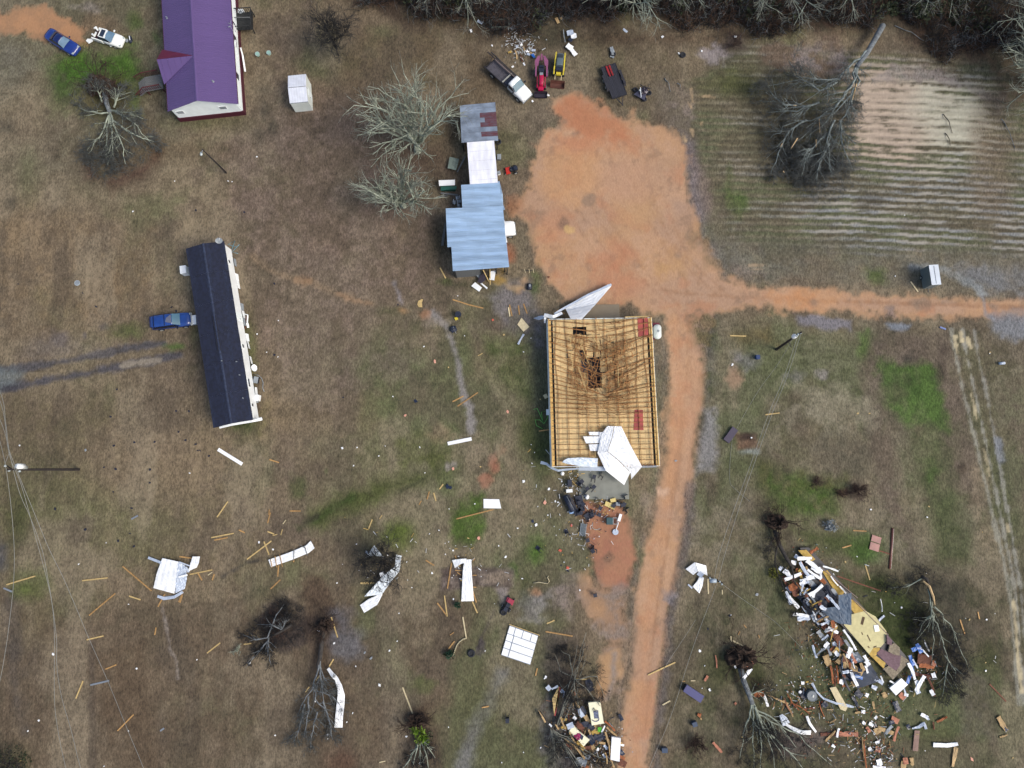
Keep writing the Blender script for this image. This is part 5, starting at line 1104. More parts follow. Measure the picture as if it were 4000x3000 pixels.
# blue sedan
t = root('blue_sedan', (0, 0, 0), 0, "dark blue sedan parked at the edge of the orange clay patch", "car"); Lc = place(t, (183, 126), (298, 197)); landmark("blue sedan", 240, 165)
M_bl = paint('blue_car_paint', (30, 56, 138), rough=.22, var=.12, coat=.6); M_bd = paint('blue_roof_paint', (20, 36, 96), rough=.25, coat=.6); W2 = .9; hl = Lc/2
b_ = MB(); loft(b_, [(-hl, .62, .35, .72), (-hl+.12, .78, .25, .92), (-hl+.5, W2, .2, .98), (-.6, W2+.02, .18, .96), (.5, W2+.02, .18, .96), (1.1, W2, .2, .93), (hl-.55, W2-.02, .22, .84), (hl-.15, .8, .25, .72), (hl, .62, .35, .58)]); part('body', b_, M_bl, t, True)
part('windscreen', quad((1.05, -.72, .97), (1.05, .72, .97), (.35, .6, 1.38), (.35, -.6, 1.38), bulge=.06), M_wind, t, True)
b_ = MB(); loft(b_, [(-.75, .6, 1.2, 1.4), (-.4, .63, 1.2, 1.43), (.1, .63, 1.2, 1.43), (.38, .6, 1.2, 1.38)], .03); part('roof', b_, M_bd, t, True)
part('rear_window', quad((-1.45, .7, .99), (-1.45, -.7, .99), (-.75, -.58, 1.4), (-.75, .58, 1.4), bulge=.04), M_glass, t, True)
for s in (-1, 1):
    b_ = MB(); b_.add([(-1.35, s*.8, .97), (1.0, s*.8, .97), (.35, s*.62, 1.36), (-.75, s*.62, 1.38)], [(0, 1, 2, 3) if s < 0 else (3, 2, 1, 0)]); part('side_window', b_, M_glass, t)
    b_ = MB(); b_.box((.75, s*1.02, 1.0), (.14, .2, .12)); part('mirror', b_, M_bd, t)
    b_ = MB(); b_.box((hl-.22, s*.55, .7), (.28, .3, .12)); part('headlight', b_, M_lamp, t)
b_ = MB(); loft(b_, [(hl-.12, .74, .3, .56), (hl+.04, .6, .32, .5)]); part('bumper', b_, M_bl, t)
wheels(t, (-hl+.95, hl-.95), .82)
# white wrecked coupe
t = root('wrecked_white_car', (0, 0, 0), 0, "white car with its rear torn open and maroon seats showing", "car"); Lc = place(t, (360, 124), (478, 163)); landmark("wrecked white car", 420, 145)
M_wc = paint('white_car_paint', (238, 240, 240), rough=.25, var=.03, coat=.5); M_mar = paint('maroon_upholstery', (66, 26, 38), rough=.8, var=.3, scale=5); hl = Lc/2
b_ = MB(); loft(b_, [(-.5, .86, .2, .8), (.2, .88, .18, .94), (.8, .88, .2, .92), (hl-.55, .86, .22, .84), (hl-.15, .76, .25, .72), (hl, .6, .35, .58)]); part('front_body', b_, M_wc, t, True)
b_ = MB(); b_.box((-1.2, 0, .4), (1.6, 1.45, .3)); b_.box((-1.0, .3, .62), (.5, .5, .4)); b_.box((-1.0, -.3, .62), (.5, .5, .4)); part('seat', b_, M_mar, t)
b_ = MB(); b_.bar((-1.9, -.82, .6), (-.4, -.86, .62), .14, .6); b_.bar((-1.3, .84, .55), (-.4, .86, .62), .12, .5); part('side_panel', b_, M_wc, t)
b_ = MB()
for a, b2 in (((-2.1, -.3, .8), (-1.6, -.5, .95)), ((-1.9, .7, .9), (-1.5, .4, .8)), ((-2.0, .9, .7), (-2.1, .5, .8)), ((-1.4, .8, .9), (-1.2, .5, .9)), ((-1.65, -.6, .8), (-1.55, .1, .9))): b_.bar(a, b2, .22, .08)
part('crumpled_panel', b_, M_wc, t)
part('windscreen', quad((1.0, -.72, .96), (1.0, .72, .96), (.2, .58, 1.36), (.2, -.58, 1.36), bulge=.06), M_wind, t, True)
b_ = MB(); b_.box((.1, 0, 1.37), (.26, 1.2, .05)); b_.box((-.35, .56, 1.37), (.7, .1, .05)); b_.box((-.35, -.56, 1.37), (.7, .1, .05)); b_.box((-.72, 0, 1.37), (.12, 1.2, .05)); part('roof', b_, M_wc, t)
b_ = MB(); b_.box((-.32, 0, 1.345), (.66, 1.02, .03)); part('sunroof', b_, M_glass, t)
for s in (-1, 1):
    b_ = MB(); b_.add([(-.9, s*.8, .92), (.95, s*.8, .95), (.25, s*.62, 1.34), (-.7, s*.62, 1.34)], [(0, 1, 2, 3) if s < 0 else (3, 2, 1, 0)]); part('side_window', b_, M_glass, t)
b_ = MB(); b_.box((.75, .98, 1.0), (.14, .26, .12)); part('mirror', b_, M_wc, t)
for s in (-1, 1): b_ = MB(); b_.box((hl-.2, s*.55, .7), (.25, .3, .1)); part('headlight', b_, M_lamp, t)
b_ = MB(); b_.prism([(-2.75, -.95), (-2.1, -.75), (-1.95, -1.05), (-2.3, -1.55), (-2.85, -1.3)], .3, .36); part('boot_lid', b_, M_wc, t)
wheels(t, (-hl+.85, hl-.95), .78)
eng = root('car_engine', P(510, 160, 0), .2, "dark car bumper and engine part in front of the wrecked white car", "car part")
b_ = MB(); b_.blob((.12, 0, .25), .5, 8, (.5, 1.1, .5), .2); part('block', b_, M_navy, eng); b_ = MB(); b_.box((.16, .05, .52), (.09, .6, .06)); part('strut', b_, M_white, eng); b_ = MB(); b_.blob((-.4, 0, .2), .35, 9, (.7, .7, .5), .3); part('bracket', b_, M_greym, eng)
b_ = MB(); b_.blob(P(478+3-48, 179, .1)+Vector((0, 0, 0)), .14, 5, (1, 1, .5), .2); single('white_car_mirror', b_, M_white, P(433, 179, 0), "small white fragment lying just below the wrecked white car", "fragment")
lg = root('black_log', P(483, 338, 0), -.45, "short dark log lying right of the uprooted tree's roots", "log")
b_ = MB(); b_.tube([(-.6, 0, .2), (.65, 0, .2)], [.17, .15], 9); part('trunk', b_, M_dark, lg); b_ = MB(); b_.tube([(-.4, 0, .3), (-.42, .35, .4)], [.08, .05], 6); part('branch_stub', b_, M_dark, lg)
# blue pickup with topper
t = root('blue_pickup', (0, 0, 0), 0, "blue pickup with topper parked nose to the black mobile home", "pickup"); Lc = place(t, (592, 1262), (741, 1243), 1.0); landmark("blue pickup", 665, 1252); hl = Lc/2
M_pb = paint('pickup_blue', (34, 70, 146), rough=.25, var=.12, coat=.5); M_pk = paint('pickup_dark', (22, 28, 50), rough=.3); M_gp = paint('faded_grey_patch', (104, 108, 128), rough=.6)
b_ = MB(); loft(b_, [(-hl, .8, .45, 1.0), (-hl+.1, .88, .4, 1.08), (0, .92, .4, 1.1), (.9, .92, .4, 1.1), (1.3, .9, .42, 1.08), (hl-.5, .88, .45, 1.02), (hl-.12, .8, .45, .95), (hl, .72, .5, .8)]); part('body', b_, M_pb, t, True)
b_ = MB(); loft(b_, [(-hl+.06, .74, 1.08, 1.62), (-hl+.5, .78, 1.08, 1.7), (-.4, .78, 1.08, 1.74), (.35, .76, 1.08, 1.72), (.5, .74, 1.08, 1.68)], .02); part('cab_and_topper', b_, M_pb, t, True)
for x in (-hl+.62, -.45): b_ = MB(); b_.box((x, 0, 1.77), (.07, 1.46, .05)); part('roof_seam', b_, M_pk, t)
b_ = MB(); b_.prism([(-.35, -.3), (.42, -.55), (.42, .6), (-.2, .2)], 1.765, 1.775); part('faded_patch', b_, M_gp, t)
part('windscreen', quad((1.25, -.76, 1.12), (1.25, .76, 1.12), (.5, .68, 1.72), (.5, -.68, 1.72), bulge=.06), paint('teal_glass', (72, 112, 134), rough=.12, spec=.9), t, True)
for s in (-1, 1):
    b_ = MB(); b_.add([(-hl+.3, s*.91, 1.1), (1.15, s*.91, 1.1), (.5, s*.78, 1.62), (-hl+.4, s*.8, 1.6)], [(0, 1, 2, 3) if s < 0 else (3, 2, 1, 0)]); part('side_window', b_, M_pk, t)
    b_ = MB(); b_.box((.85, s*1.08, 1.15), (.12, .25, .18)); part('mirror', b_, M_pk, t)
    b_ = MB(); b_.box((hl-.06, s*.62, .8), (.12, .28, .16)); part('headlight', b_, M_lamp, t)
b_ = MB(); loft(b_, [(hl-.06, .86, .42, .66), (hl+.1, .8, .45, .62)]); part('bumper', b_, M_rim, t)
wheels(t, (-hl+.9, hl-.85), .84, .36)
# white truck with flat bed
t = root('flatbed_truck', (0, 0, 0), 0, "white cab truck with a dark rack bed parked above the sheds", "truck"); Lc = place(t, (1908, 236), (2062, 378), 1.1); landmark("white flatbed truck", 1985, 310); hl = Lc/2
M_wt = paint('truck_white', (240, 242, 246), rough=.3, var=.03, coat=.4); fx = hl
b_ = MB(); loft(b_, [(fx-2.9, .95, .5, 1.25), (fx-1.6, .98, .5, 1.28), (fx-1.2, .96, .5, 1.25), (fx-.45, .92, .5, 1.16), (fx-.1, .84, .5, 1.05), (fx, .76, .55, .9)]); part('body', b_, M_wt, t, True)
b_ = MB(); loft(b_, [(fx-2.85, .82, 1.22, 1.9), (fx-2.7, .85, 1.22, 1.98), (fx-2.1, .84, 1.22, 1.98)], .03); part('cab_roof', b_, M_wt, t, True)
part('windscreen', quad((fx-1.45, -.82, 1.3), (fx-1.45, .82, 1.3), (fx-2.1, .72, 1.94), (fx-2.1, -.72, 1.94), bulge=.08), paint('truck_glass', (92, 124, 140), rough=.12, spec=.9), t, True)
for s in (-1, 1):
    b_ = MB(); b_.add([(fx-2.75, s*.97, 1.28), (fx-1.55, s*.97, 1.28), (fx-2.1, s*.86, 1.86), (fx-2.7, s*.87, 1.86)], [(0, 1, 2, 3) if s < 0 else (3, 2, 1, 0)]); part('side_window', b_, M_glass, t)
    b_ = MB(); b_.box((fx-1.7, s*1.15, 1.35), (.14, .26, .25)); part('mirror', b_, M_steel, t); b_ = MB(); b_.box((fx-.08, s*.6, .92), (.14, .26, .14)); part('headlight', b_, M_lamp, t)
for k in range(5): b_ = MB(); b_.box((fx-2.18, -.5+k*.25, 2.03), (.08, .05, .04)); part('roof_light', b_, M_greym, t)
b_ = MB(); b_.box((fx-.02, 0, .6), (.14, 1.8, .25)); part('bumper', b_, M_greym, t)
bx0, bx1 = -hl+.5, fx-3.7; M_bed = paint('truck_bed', (84, 82, 92), rough=.8, var=.2, scale=2)
for k in range(9):
    b_ = MB(); b_.box(((bx0+bx1)/2, -.88+k*.22, .98), (bx1-bx0, .2, .06)); part('bed_board', b_, M_bed, t)
b_ = MB(); b_.bar((bx0-.3, -1.02, 1.15), (fx-3.0, -1.02, 1.15), .1, .1); b_.bar((bx0-1.0, 1.02, 1.25), (fx-3.0, 1.02, 1.15), .12, .1); b_.bar((bx0-1.3, .66, 1.4), (fx-3.0, .66, 1.3), .1, .1); b_.bar((bx0, -1.02, 1.1), (bx0, 1.02, 1.1), .1, .1); b_.bar((bx0-.6, 1.02, 1.2), (bx0, -.4, 1.1), .06, .06); part('rack_rail', b_, M_steel, t)
b_ = MB(); b_.bar((bx0+.2, .55, 1.5), (fx-3.0, .58, 1.5), .12, .1); part('pipe', b_, paint('rusty_pipe', (128, 112, 108)), t)
b_ = MB(); b_.bar((bx1-.05, -1.0, 1.35), (bx1-.05, .75, 1.35), .16, .1); part('headboard', b_, paint('pale_grey', (176, 176, 170)), t)
b_ = MB(); b_.box((fx-3.35, 0, 1.0), (.6, 1.7, .5)); part('toolbox', b_, M_navy, t)
b_ = MB(); b_.bar((bx0, -.35, .7), (fx-2.9, -.35, .7), .12, .2); b_.bar((bx0, .35, .7), (fx-2.9, .35, .7), .12, .2); part('chassis', b_, M_steel, t)
wheels(t, (-hl+1.6, fx-.95), .9, .42, .26)
# white truck nose under the shed
t = root('white_van', (0, 0, 0), 0, "white truck parked nose out from under the big blue shed", "truck"); place(t, (1962, 890), (2012, 892), 1.1); landmark("white truck under the shed", 1992, 890); t.rotation_euler.z = ang(P(1962, 892), P(2012, 887))
b_ = MB(); loft(b_, [(-1.9, .98, .5, 1.3), (-.4, .98, .5, 1.3), (.3, .96, .5, 1.26), (.72, .9, .5, 1.12), (.85, .8, .55, .9)]); part('bonnet_and_wings', b_, M_wt, t, True)
part('windscreen', quad((-.6, -.82, 1.34), (-.6, .82, 1.34), (-1.2, .72, 1.9), (-1.2, -.72, 1.9)), M_wind, t, True)
b_ = MB(); b_.box((-1.5, 0, 1.95), (.7, 1.5, .06)); part('roof', b_, M_wt, t)
for s in (-1, 1): b_ = MB(); b_.box((.8, s*.6, .95), (.12, .28, .14)); part('headlight', b_, M_lamp, t)
b_ = MB(); b_.box((.84, 0, .6), (.14, 1.7, .2)); part('bumper', b_, M_greym, t)
wheels(t, (.1, -1.6), .88, .38)
# red tractor (front end low in the picture)
t = root('red_tractor', (0, 0, 0), 0, "red tractor with pink front loader bucket, parked right of the truck", "tractor"); Lc = place(t, (2116, 214), (2113, 372), .9); landmark("red tractor", 2115, 290); hl = Lc/2
M_rd = paint('tractor_red', (190, 24, 78), rough=.35, var=.1); M_pk2 = paint('faded_pink', (148, 84, 124), rough=.6, var=.12, scale=2)
def hexa(sgn):
    return [(-hl+.25, sgn*.2), (-hl+.3, sgn*.5), (-hl+.95, sgn*.88), (-hl+1.5, sgn*.9), (-hl+2.0, sgn*.78), (-hl+1.6, sgn*.42)]
for s in (-1, 1):
    b_ = MB(); b_.prism(hexa(s), 1.0, 1.12); part('mower_deck_wing', b_, M_pk2, t)
    b_ = MB(); b_.bar((-hl+1.8, s*.72, 1.1), (-hl+3.2, s*.74, 1.05), .2, .25); part('fender', b_, M_pk2, t)
    b_ = MB(); b_.bar((-hl+3.2, s*.52, .95), (hl-1.1, s*.52, .75), .1, .14); part('loader_arm', b_, M_rd, t)
b_ = MB(); b_.box((-hl+.4, 0, .9), (.9, .22, .3)); b_.cyl((-hl+.25, 0, 1.0), .1, .2, 8); part('hitch', b_, M_pk2, t)
b_ = MB(); b_.box((-hl+2.2, 0, 1.0), (.9, .7, .35)); b_.box((-hl+1.95, 0, 1.25), (.2, .55, .4)); part('seat', b_, M_navy, t)
b_ = MB(); b_.ring((-hl+2.75, 0, 1.35), .17, .02, 14, 5); part('steering_wheel', b_, M_steel, t)
b_ = MB(); loft(b_, [(-hl+2.9, .3, .7, 1.2), (-hl+3.1, .32, .7, 1.3), (-hl+4.2, .3, .7, 1.25), (-hl+4.4, .25, .7, 1.15)]); part('bonnet', b_, M_rd, t, True)
b_ = MB(); b_.box((-hl+3.0, 0, 1.33), (.35, .45, .08)); part('dashboard', b_, M_greym, t)
b_ = MB(); b_.box((hl-1.1, 0, .55), (.5, .7, .35)); part('front_guard', b_, M_rd, t)
b_ = MB(); b_.grid([[(hl-.75, y, .6), (hl-.6, y, .15), (hl-.2, y, .08), (hl, y, .2)] for y in (-.85, 0, .85)], thick=.05); b_.box((hl-.4, .85, .3), (.6, .04, .4)); b_.box((hl-.4, -.85, .3), (.6, .04, .4)); part('bucket', b_, paint('bucket_black', (48, 40, 52)), t)
wheels(t, (-hl+2.3,), .78, .6, .32, 'rear_wheel'); wheels(t, (hl-1.5,), .6, .35, .22, 'front_wheel')
# yellow skid steer loader
t = root('skid_loader', (0, 0, 0), 0, "yellow skid loader with rusty bucket standing right of the red tractor", "loader"); Lc = place(t, (2190, 211), (2178, 326), 1.3); landmark("yellow skid loader", 2184, 268); hl = Lc/2
M_ye = paint('loader_yellow', (226, 206, 66), rough=.4); M_gr = paint('loader_grey', (98, 112, 120), rough=.5)
b_ = MB(); b_.box((-hl+1.35, 0, .95), (2.4, .95, 1.0)); part('chassis', b_, M_steel, t)
b_ = MB(); loft(b_, [(-hl+.2, .42, 1.3, 1.75), (-hl+.4, .45, 1.3, 1.95), (-hl+1.9, .45, 1.3, 2.0), (-hl+2.0, .43, 1.3, 1.95)], .02); part('cab_roof', b_, M_gr, t)
b_ = MB(); b_.box((-hl+2.25, 0, 1.45), (.5, .8, .3)); part('seat', b_, M_navy, t)
b_ = MB(); b_.box((-hl+.75, 0, 2.04), (.45, .7, .05)); part('roof_vent', b_, paint('vent_dark', (58, 64, 70)), t)
b_ = MB(); b_.box((-hl+2.75, 0, 1.1), (.35, .65, .3)); part('front_panel', b_, M_ye, t)
for s in (-1, 1):
    b_ = MB(); pts = [(-hl+.05, s*.58, 1.6), (-hl+.5, s*.6, 1.8), (-hl+2.4, s*.64, 1.35), (-hl+2.75, s*.62, 1.0)]
    for a, c_ in zip(pts[:-1], pts[1:]): b_.bar(a, c_, .17, .2)
    part('lift_arm', b_, M_ye, t)
    b_ = MB(); b_.bar((-hl+2.7, s*.42, .9), (-hl+3.2, s*.42, .5), .08, .08); part('lift_cylinder', b_, M_pale, t)
b_ = MB(); b_.grid([[(hl-.75, y, .75), (hl-.6, y, .2), (hl-.3, y, .08), (hl, y, .12)] for y in (-.95, 0, .95)], thick=.05)
for s in (-1, 1): b_.box((hl-.4, s*.95, .35), (.6, .04, .5))
part('bucket', b_, paint('bucket_rust', (92, 52, 42), rough=.8, var=.3), t)
wheels(t, (-hl+.75, -hl+2.2), .68, .42, .28)
# trailer
t = root('utility_trailer', (0, 0, 0), 0, "black flatbed trailer with red ramps, right of the yellow loader", "trailer"); place(t, (2375, 252), (2422, 378), .7); landmark("black flatbed trailer", 2395, 310)
Lc = 4.7; hl = Lc/2; M_tb = paint('trailer_board', (44, 46, 58), rough=.8, var=.25, scale=4, stretch=(1, 8, 1), obvar=.15)
for k in range(9): b_ = MB(); b_.box((0, -.88+k*.22, .62), (Lc, .205, .05)); part('deck_board', b_, M_tb, t)
b_ = MB(); b_.bar((-hl, -1.02, .62), (hl, -1.02, .62), .06, .14); b_.bar((-hl, 1.02, .62), (hl, 1.02, .62), .06, .14); b_.bar((hl, -1.02, .62), (hl, 1.02, .62), .06, .14); b_.bar((-hl, -1.02, .62), (-hl, 1.02, .62), .06, .14); part('frame', b_, M_steel, t)
b_ = MB(); b_.bar((hl, -.5, .55), (hl+1.1, 0, .5), .08, .1); b_.bar((hl, .5, .55), (hl+1.1, 0, .5), .08, .1); b_.box((hl+1.15, 0, .5), (.25, .12, .14)); part('drawbar', b_, M_steel, t)
for s in (-1, 1): b_ = MB(); b_.box((-.1, s*1.2, .85), (2.0, .3, .06)); b_.bar((-1.1, s*1.2, .84), (-1.3, s*1.2, .5), .3, .05); b_.bar((.9, s*1.2, .84), (1.1, s*1.2, .5), .3, .05); part('mudguard', b_, M_steel, t)
for y in (-.2, .2): b_ = MB(); b_.box((-hl+.85, y-.1, .72), (1.5, .24, .08)); b_.box((-hl+1.5, y-.1, .78), (.25, .22, .05)); part('ramp', b_, paint('ramp_red', (150, 36, 40), rough=.5, var=.2), t)
wheels(t, (-.6, .4), 1.18, .33, .2)
# scrap machine beside it
t = root('scrap_machine', P(2502, 370, 0), .3, "dark scrap machine with a white bar lying right of the black trailer", "machine"); landmark("dark scrap machine", 2502, 370)
b_ = MB(); b_.prism([(-1.0, .1), (.1, -1.1), (.6, -.4), (-.1, .5)], .35, .45); part('deck_plate', b_, paint('plate_purple', (78, 78, 98)), t)
b_ = MB(); b_.blob((.35, .1, .45), .6, 3, (1, .9, .7), .3); part('engine', b_, paint('engine_dark', (56, 50, 64), var=.3), t)
for x, y in ((-.5, .8), (.2, -.85), (1.1, -.2)):
    b_ = MB(); b_.ring((x, y, .2), .24, .12, 14, 6); part('wheel', b_, M_tyre, t)
b_ = MB(); b_.bar((.0, .55, .85), (-.35, -.8, .85), .08, .08); part('white_bar', b_, M_white, t); b_ = MB(); b_.blob((-.15, .25, .75), .15, 2); part('cap', b_, M_lamp, t)
b_ = MB(); b_.bar((.4, .9, .5), (1.4, .2, .4), .08, .08); b_.bar((.9, .3, .45), (1.5, .9, .35), .06, .06); b_.bar((.4, .9, .5), (.3, 1.2, .4), .1, .08); part('handle', b_, M_steel, t)
# ride-on mowers
def rider(px, py, rz, c, label, s=1.0):
    t = root('riding_mower', P(px, py, 0), rz, label, "riding mower"); m_ = paint('rider_'+str(px), c, rough=.4)
    b_ = MB(); b_.prism([(-.75*s, -.5*s), (-.2*s, -.45*s), (-.15*s, .5*s), (-.8*s, .42*s)], .2, .32); b_.box((-.5*s, 0, .38), (.5*s, .6*s, .15)); part('mower_deck', b_, m_, t)
    b_ = MB(); b_.box((.1, 0, .4), (.7*s, .5*s, .3)); part('frame', b_, M_steel, t)
    b_ = MB(); b_.box((.1, 0, .62), (.4*s, .45*s, .12)); b_.box((.32, 0, .8), (.1, .45*s, .35)); part('seat', b_, M_navy, t)
    b_ = MB(); b_.box((.6*s, 0, .6), (.4*s, .5*s, .35)); part('engine', b_, M_navy, t)
    b_ = MB(); b_.bar((-.05, -.2, .7), (-.15, -.2, 1.0), .03, .03); b_.bar((-.05, .2, .7), (-.15, .2, 1.0), .03, .03); part('lever', b_, M_greym, t)
    wheels(t, (.5*s,), .45*s, .26, .2); wheels(t, (-.85*s,), .35*s, .14, .1, 'front_wheel'); return t
rider(1998, 668, .15, (204, 52, 40), "red zero turn mower parked between the sheds and clay yard"); landmark("red mower", 1998, 668)
rider(1985, 2360, -2.1, (176, 60, 84), "red riding mower with black tyres beside the muddy patch"); landmark("red mower by the muddy patch", 1985, 2362)
# white storage box on the east drive
t = root('storage_trailer', P(3612, 1092, 0), math.radians(-86), "pale grey box trailer standing alone above the east drive", "box trailer"); landmark("pale grey box trailer", 3612, 1092)
b_ = MB(); b_.box((0, 0, 1.2), (2.55, 1.15, 1.9)); part('body', b_, paint('trailer_side', (112, 126, 132)), t); b_ = MB(); b_.box((0, 0, 2.17), (2.6, 1.2, .06)); part('roof', b_, paint('trailer_roof', (206, 214, 226)), t)
b_ = MB(); b_.box((0, 0, 2.22), (2.3, .05, .03)); part('roof_seam', b_, M_greym, t); b_ = MB(); b_.bar((1.25, 0, .4), (1.8, 0, .35), .08, .08); part('tow_bar', b_, M_steel, t); wheels(t, (-.2,), .55, .26, .16)
# tyres
def tyre(px, py, R, label, group="loose tyres", rim=False):
    t = root('tyre', P(px, py, 0), rnd.uniform(0, 3), label, "tyre", group); b_ = MB(); b_.ring((0, 0, .14), R*.72, R*.3, 22, 8, flat=.75); part('tread', b_, M_tyre, t, True)
    b_ = MB(); b_.cyl((0, 0, .14), R*.42, .05, 16); part('hub', b_, M_greym if rim else M_dark, t); return t
tyre(2393, 213, .42, "black tyre with pale hub below the grey scrap above the black trailer", rim=True); tyre(2666, 217, .42, "black tyre lying alone in grass near the woods edge"); tyre(1841, 2551, .46, "black tyre lying in grass left of the white gridded panel"); tyre(1967, 2390, .42, "black tyre touching the red riding mower by the muddy patch")

# ------------------------------------------------------------------ poles and wires
M_pole = mat('creosote_pole', C(46, 40, 40), rough=.9, var=.3, scale=3)
M_wire = paint('power_wire', (150, 152, 150), rough=.5)
def pole(name, base, top, h, r, label, cat):
    t = wroot(name, P(*base, 0), label, cat); b_ = MB(); b_.tube([P(*base, -.2), P(*base, 0), P(*top, h)], [r, r, r*.65], 10); part('shaft', b_, M_pole, t, True); return t
t = pole('utility_pole', (308, 1834), (30, 1834), 13.0, .17, "tall dark utility pole with transformer by the left edge", "utility pole"); landmark("tall utility pole", 150, 1834)
b_ = MB(); b_.bar(P(18, 1815, 12.5), P(50, 1834, 12.0), .1, .1); part('crossarm', b_, M_pole, t)
b_ = MB(); q = P(80, 1822, 11.2); b_.tube([q-Vector((0, 0, .5)), q+Vector((0, 0, .5))], .3, 12); part('transformer', b_, M_white, t, True)
b_ = MB(); q = P(90, 1826, 10.6); b_.tube([q-Vector((0, 0, .5)), q+Vector((0, 0, .3))], .22, 12); part('arrester', b_, M_lamp, t, True)
for px, py, z in ((35, 1838, 12.6), (76, 1841, 11.8), (20, 1820, 12.7)): b_ = MB(); b_.blob(P(px, py, z), .12, 3); part('insulator', b_, M_lamp, t)
t = pole('yard_light_pole', (884, 675), (790, 583), 7.0, .12, "thin dark yard light pole in brown grass below the purple house", "light pole"); landmark("yard light pole", 840, 630)
b_ = MB(); b_.bar(P(792, 584, 6.9), P(787, 598, 6.7), .06, .06); part('arm', b_, M_greym, t); b_ = MB(); b_.blob(P(786, 601, 6.6), .22, 4, (.8, 1.2, .5), .1); part('lamp', b_, M_lamp, t, True)
t = pole('utility_pole', (3033, 1365), (3130, 1298), 9.5, .17, "dark leaning utility pole in the grass below the east drive", "utility pole"); landmark("leaning utility pole", 3080, 1330)
b_ = MB(); b_.blob(P(3102, 1314, 8.6), .3, 3, (1, 1, 1.3), .05); part('transformer', b_, M_white, t, True); b_ = MB()
for px, py in ((3112, 1312), (3118, 1306), (3128, 1300)): b_.blob(P(px, py, 9.3), .12, 2)
part('insulator', b_, M_lamp, t); b_ = MB(); b_.bar(P(3076, 1328, 5), P(3091, 1356, 3.5), .06, .06); part('bracket', b_, M_steel, t)
t = wroot('broken_pole_top', P(2800, 2266, 0), "broken dark pole top with transformer beside the white scrap", "utility pole"); landmark("broken pole top", 2795, 2266)
b_ = MB(); b_.bar(P(2767, 2256, 1.2), P(2824, 2278, 1.4), .16, .16); part('crossarm', b_, M_pole, t); b_ = MB(); b_.tube([P(2800, 2268, 0), P(2800, 2266, 1.6)], .15, 9); part('shaft', b_, M_pole, t)
b_ = MB(); q = P(2786, 2265, 1.5); b_.tube([q-Vector((.4, .1, 0)), q+Vector((.35, -.1, 0))], .26, 12); part('transformer', b_, paint('trafo_grey', (176, 190, 206)), t, True)
for px, py in ((2773, 2258), (2812, 2272), (2820, 2282)): b_ = MB(); b_.blob(P(px, py, 1.6), .12, 2); part('insulator', b_, M_lamp, t)
def wire(pts, label, group=None, r=.022):
    Q = [P(*p) for p in pts]; out = []
    for i in range(len(Q)-1):      # smooth the run
        p0, p1, p2, p3 = Q[max(i-1, 0)], Q[i], Q[i+1], Q[min(i+2, len(Q)-1)]
        for s_ in range(6):
            u = s_/6; out.append(.5*((2*p1)+(-p0+p2)*u+(2*p0-5*p1+4*p2-p3)*u*u+(-p0+3*p1-3*p2+p3)*u**3))
    out.append(Q[-1]); b_ = MB(); b_.tube(out, r, 5); return single('power_wire', b_, M_wire, (Q[0].x, Q[0].y, 0), label, "power line", group, smooth=True)
wire([(-120, 1300, 11.5), (0, 1530, 12), (22, 1650, 12.3), (38, 1770, 12.6), (75, 1920, 11.5), (118, 2020, 10.6), (165, 2150, 9.5), (187, 2260, 8.6), (207, 2380, 8), (221, 2500, 8), (222, 2600, 8), (240, 2720, 8.5), (280, 2860, 9), (318, 3010, 9.5), (400, 3250, 10)], "pale wire bulging widest in the pair running down from the tall pole", "wires at the left edge")
wire([(-120, 1380, 11.5), (0, 1565, 12), (35, 1770, 12.5), (85, 1900, 11.5), (145, 2120, 9.6), (180, 2250, 8.7), (205, 2370, 8), (213, 2500, 8), (212, 2640, 8), (215, 2770, 8.4), (235, 2900, 9), (262, 3020, 9.4), (320, 3250, 10)], "pale wire crossing its twin twice below the tall pole", "wires at the left edge")
wire([(-120, 1420, 11.5), (0, 1640, 12), (38, 1765, 12.4), (75, 1860, 11.8), (120, 1970, 10.8), (190, 2140, 9.4), (245, 2252, 8.6), (300, 2380, 8), (350, 2500, 7.8), (425, 2670, 8), (500, 2855, 9), (562, 3005, 9.5), (650, 3250, 10)], "rightmost wire running down to the lower edge from the tall pole", "wires at the left edge")
wire([(-60, 1500, 11.5), (0, 1725, 12.2), (22, 1822, 12.7), (40, 1950, 11.6), (52, 2080, 10.5), (56, 2180, 9.7), (52, 2290, 9), (38, 2420, 9), (20, 2550, 9.3), (-10, 2700, 9.8), (-80, 2950, 10.5)], "leftmost wire bowing back to the left edge from the tall pole", "wires at the left edge")
wire([(38, 1763, 12.5), (28, 1790, 12.6), (19, 1818, 12.7), (30, 1838, 12.6)], "short jumper wire at the tall pole's head", None, .02)
wire([(3116, 1312, 9.2), (3060, 1480, 7.2), (3005, 1610, 5.8), (2930, 1820, 4.4), (2860, 2010, 3.2), (2808, 2170, 2.2), (2790, 2262, 1.7)], "left one of two wires from the leaning pole to the broken pole", "wires over the east field")
wire([(3128, 1304, 9.4), (3075, 1470, 7.4), (3022, 1600, 6), (2950, 1800, 4.6), (2885, 1990, 3.4), (2830, 2170, 2.3), (2806, 2268, 1.7)], "right one of two wires from the leaning pole to the broken pole", "wires over the east field")
wire([(3098, 1320, 7), (3040, 1420, 4), (2960, 1530, 1.5), (2880, 1670, .1), (2860, 1720, .05), (2850, 1870, .05), (2872, 1910, .05), (2930, 1960, .05)], "slack wire falling from the leaning pole to the dark box", "wires over the east field", .016)
wire([(2798, 2284, 1.4), (2770, 2360, .8), (2730, 2465, .5), (2690, 2580, .3), (2640, 2740, .2), (2600, 2850, .15), (2552, 2960, .1), (2500, 3100, .1)], "wire running down from the broken pole along the clay road", "wires over the east field")
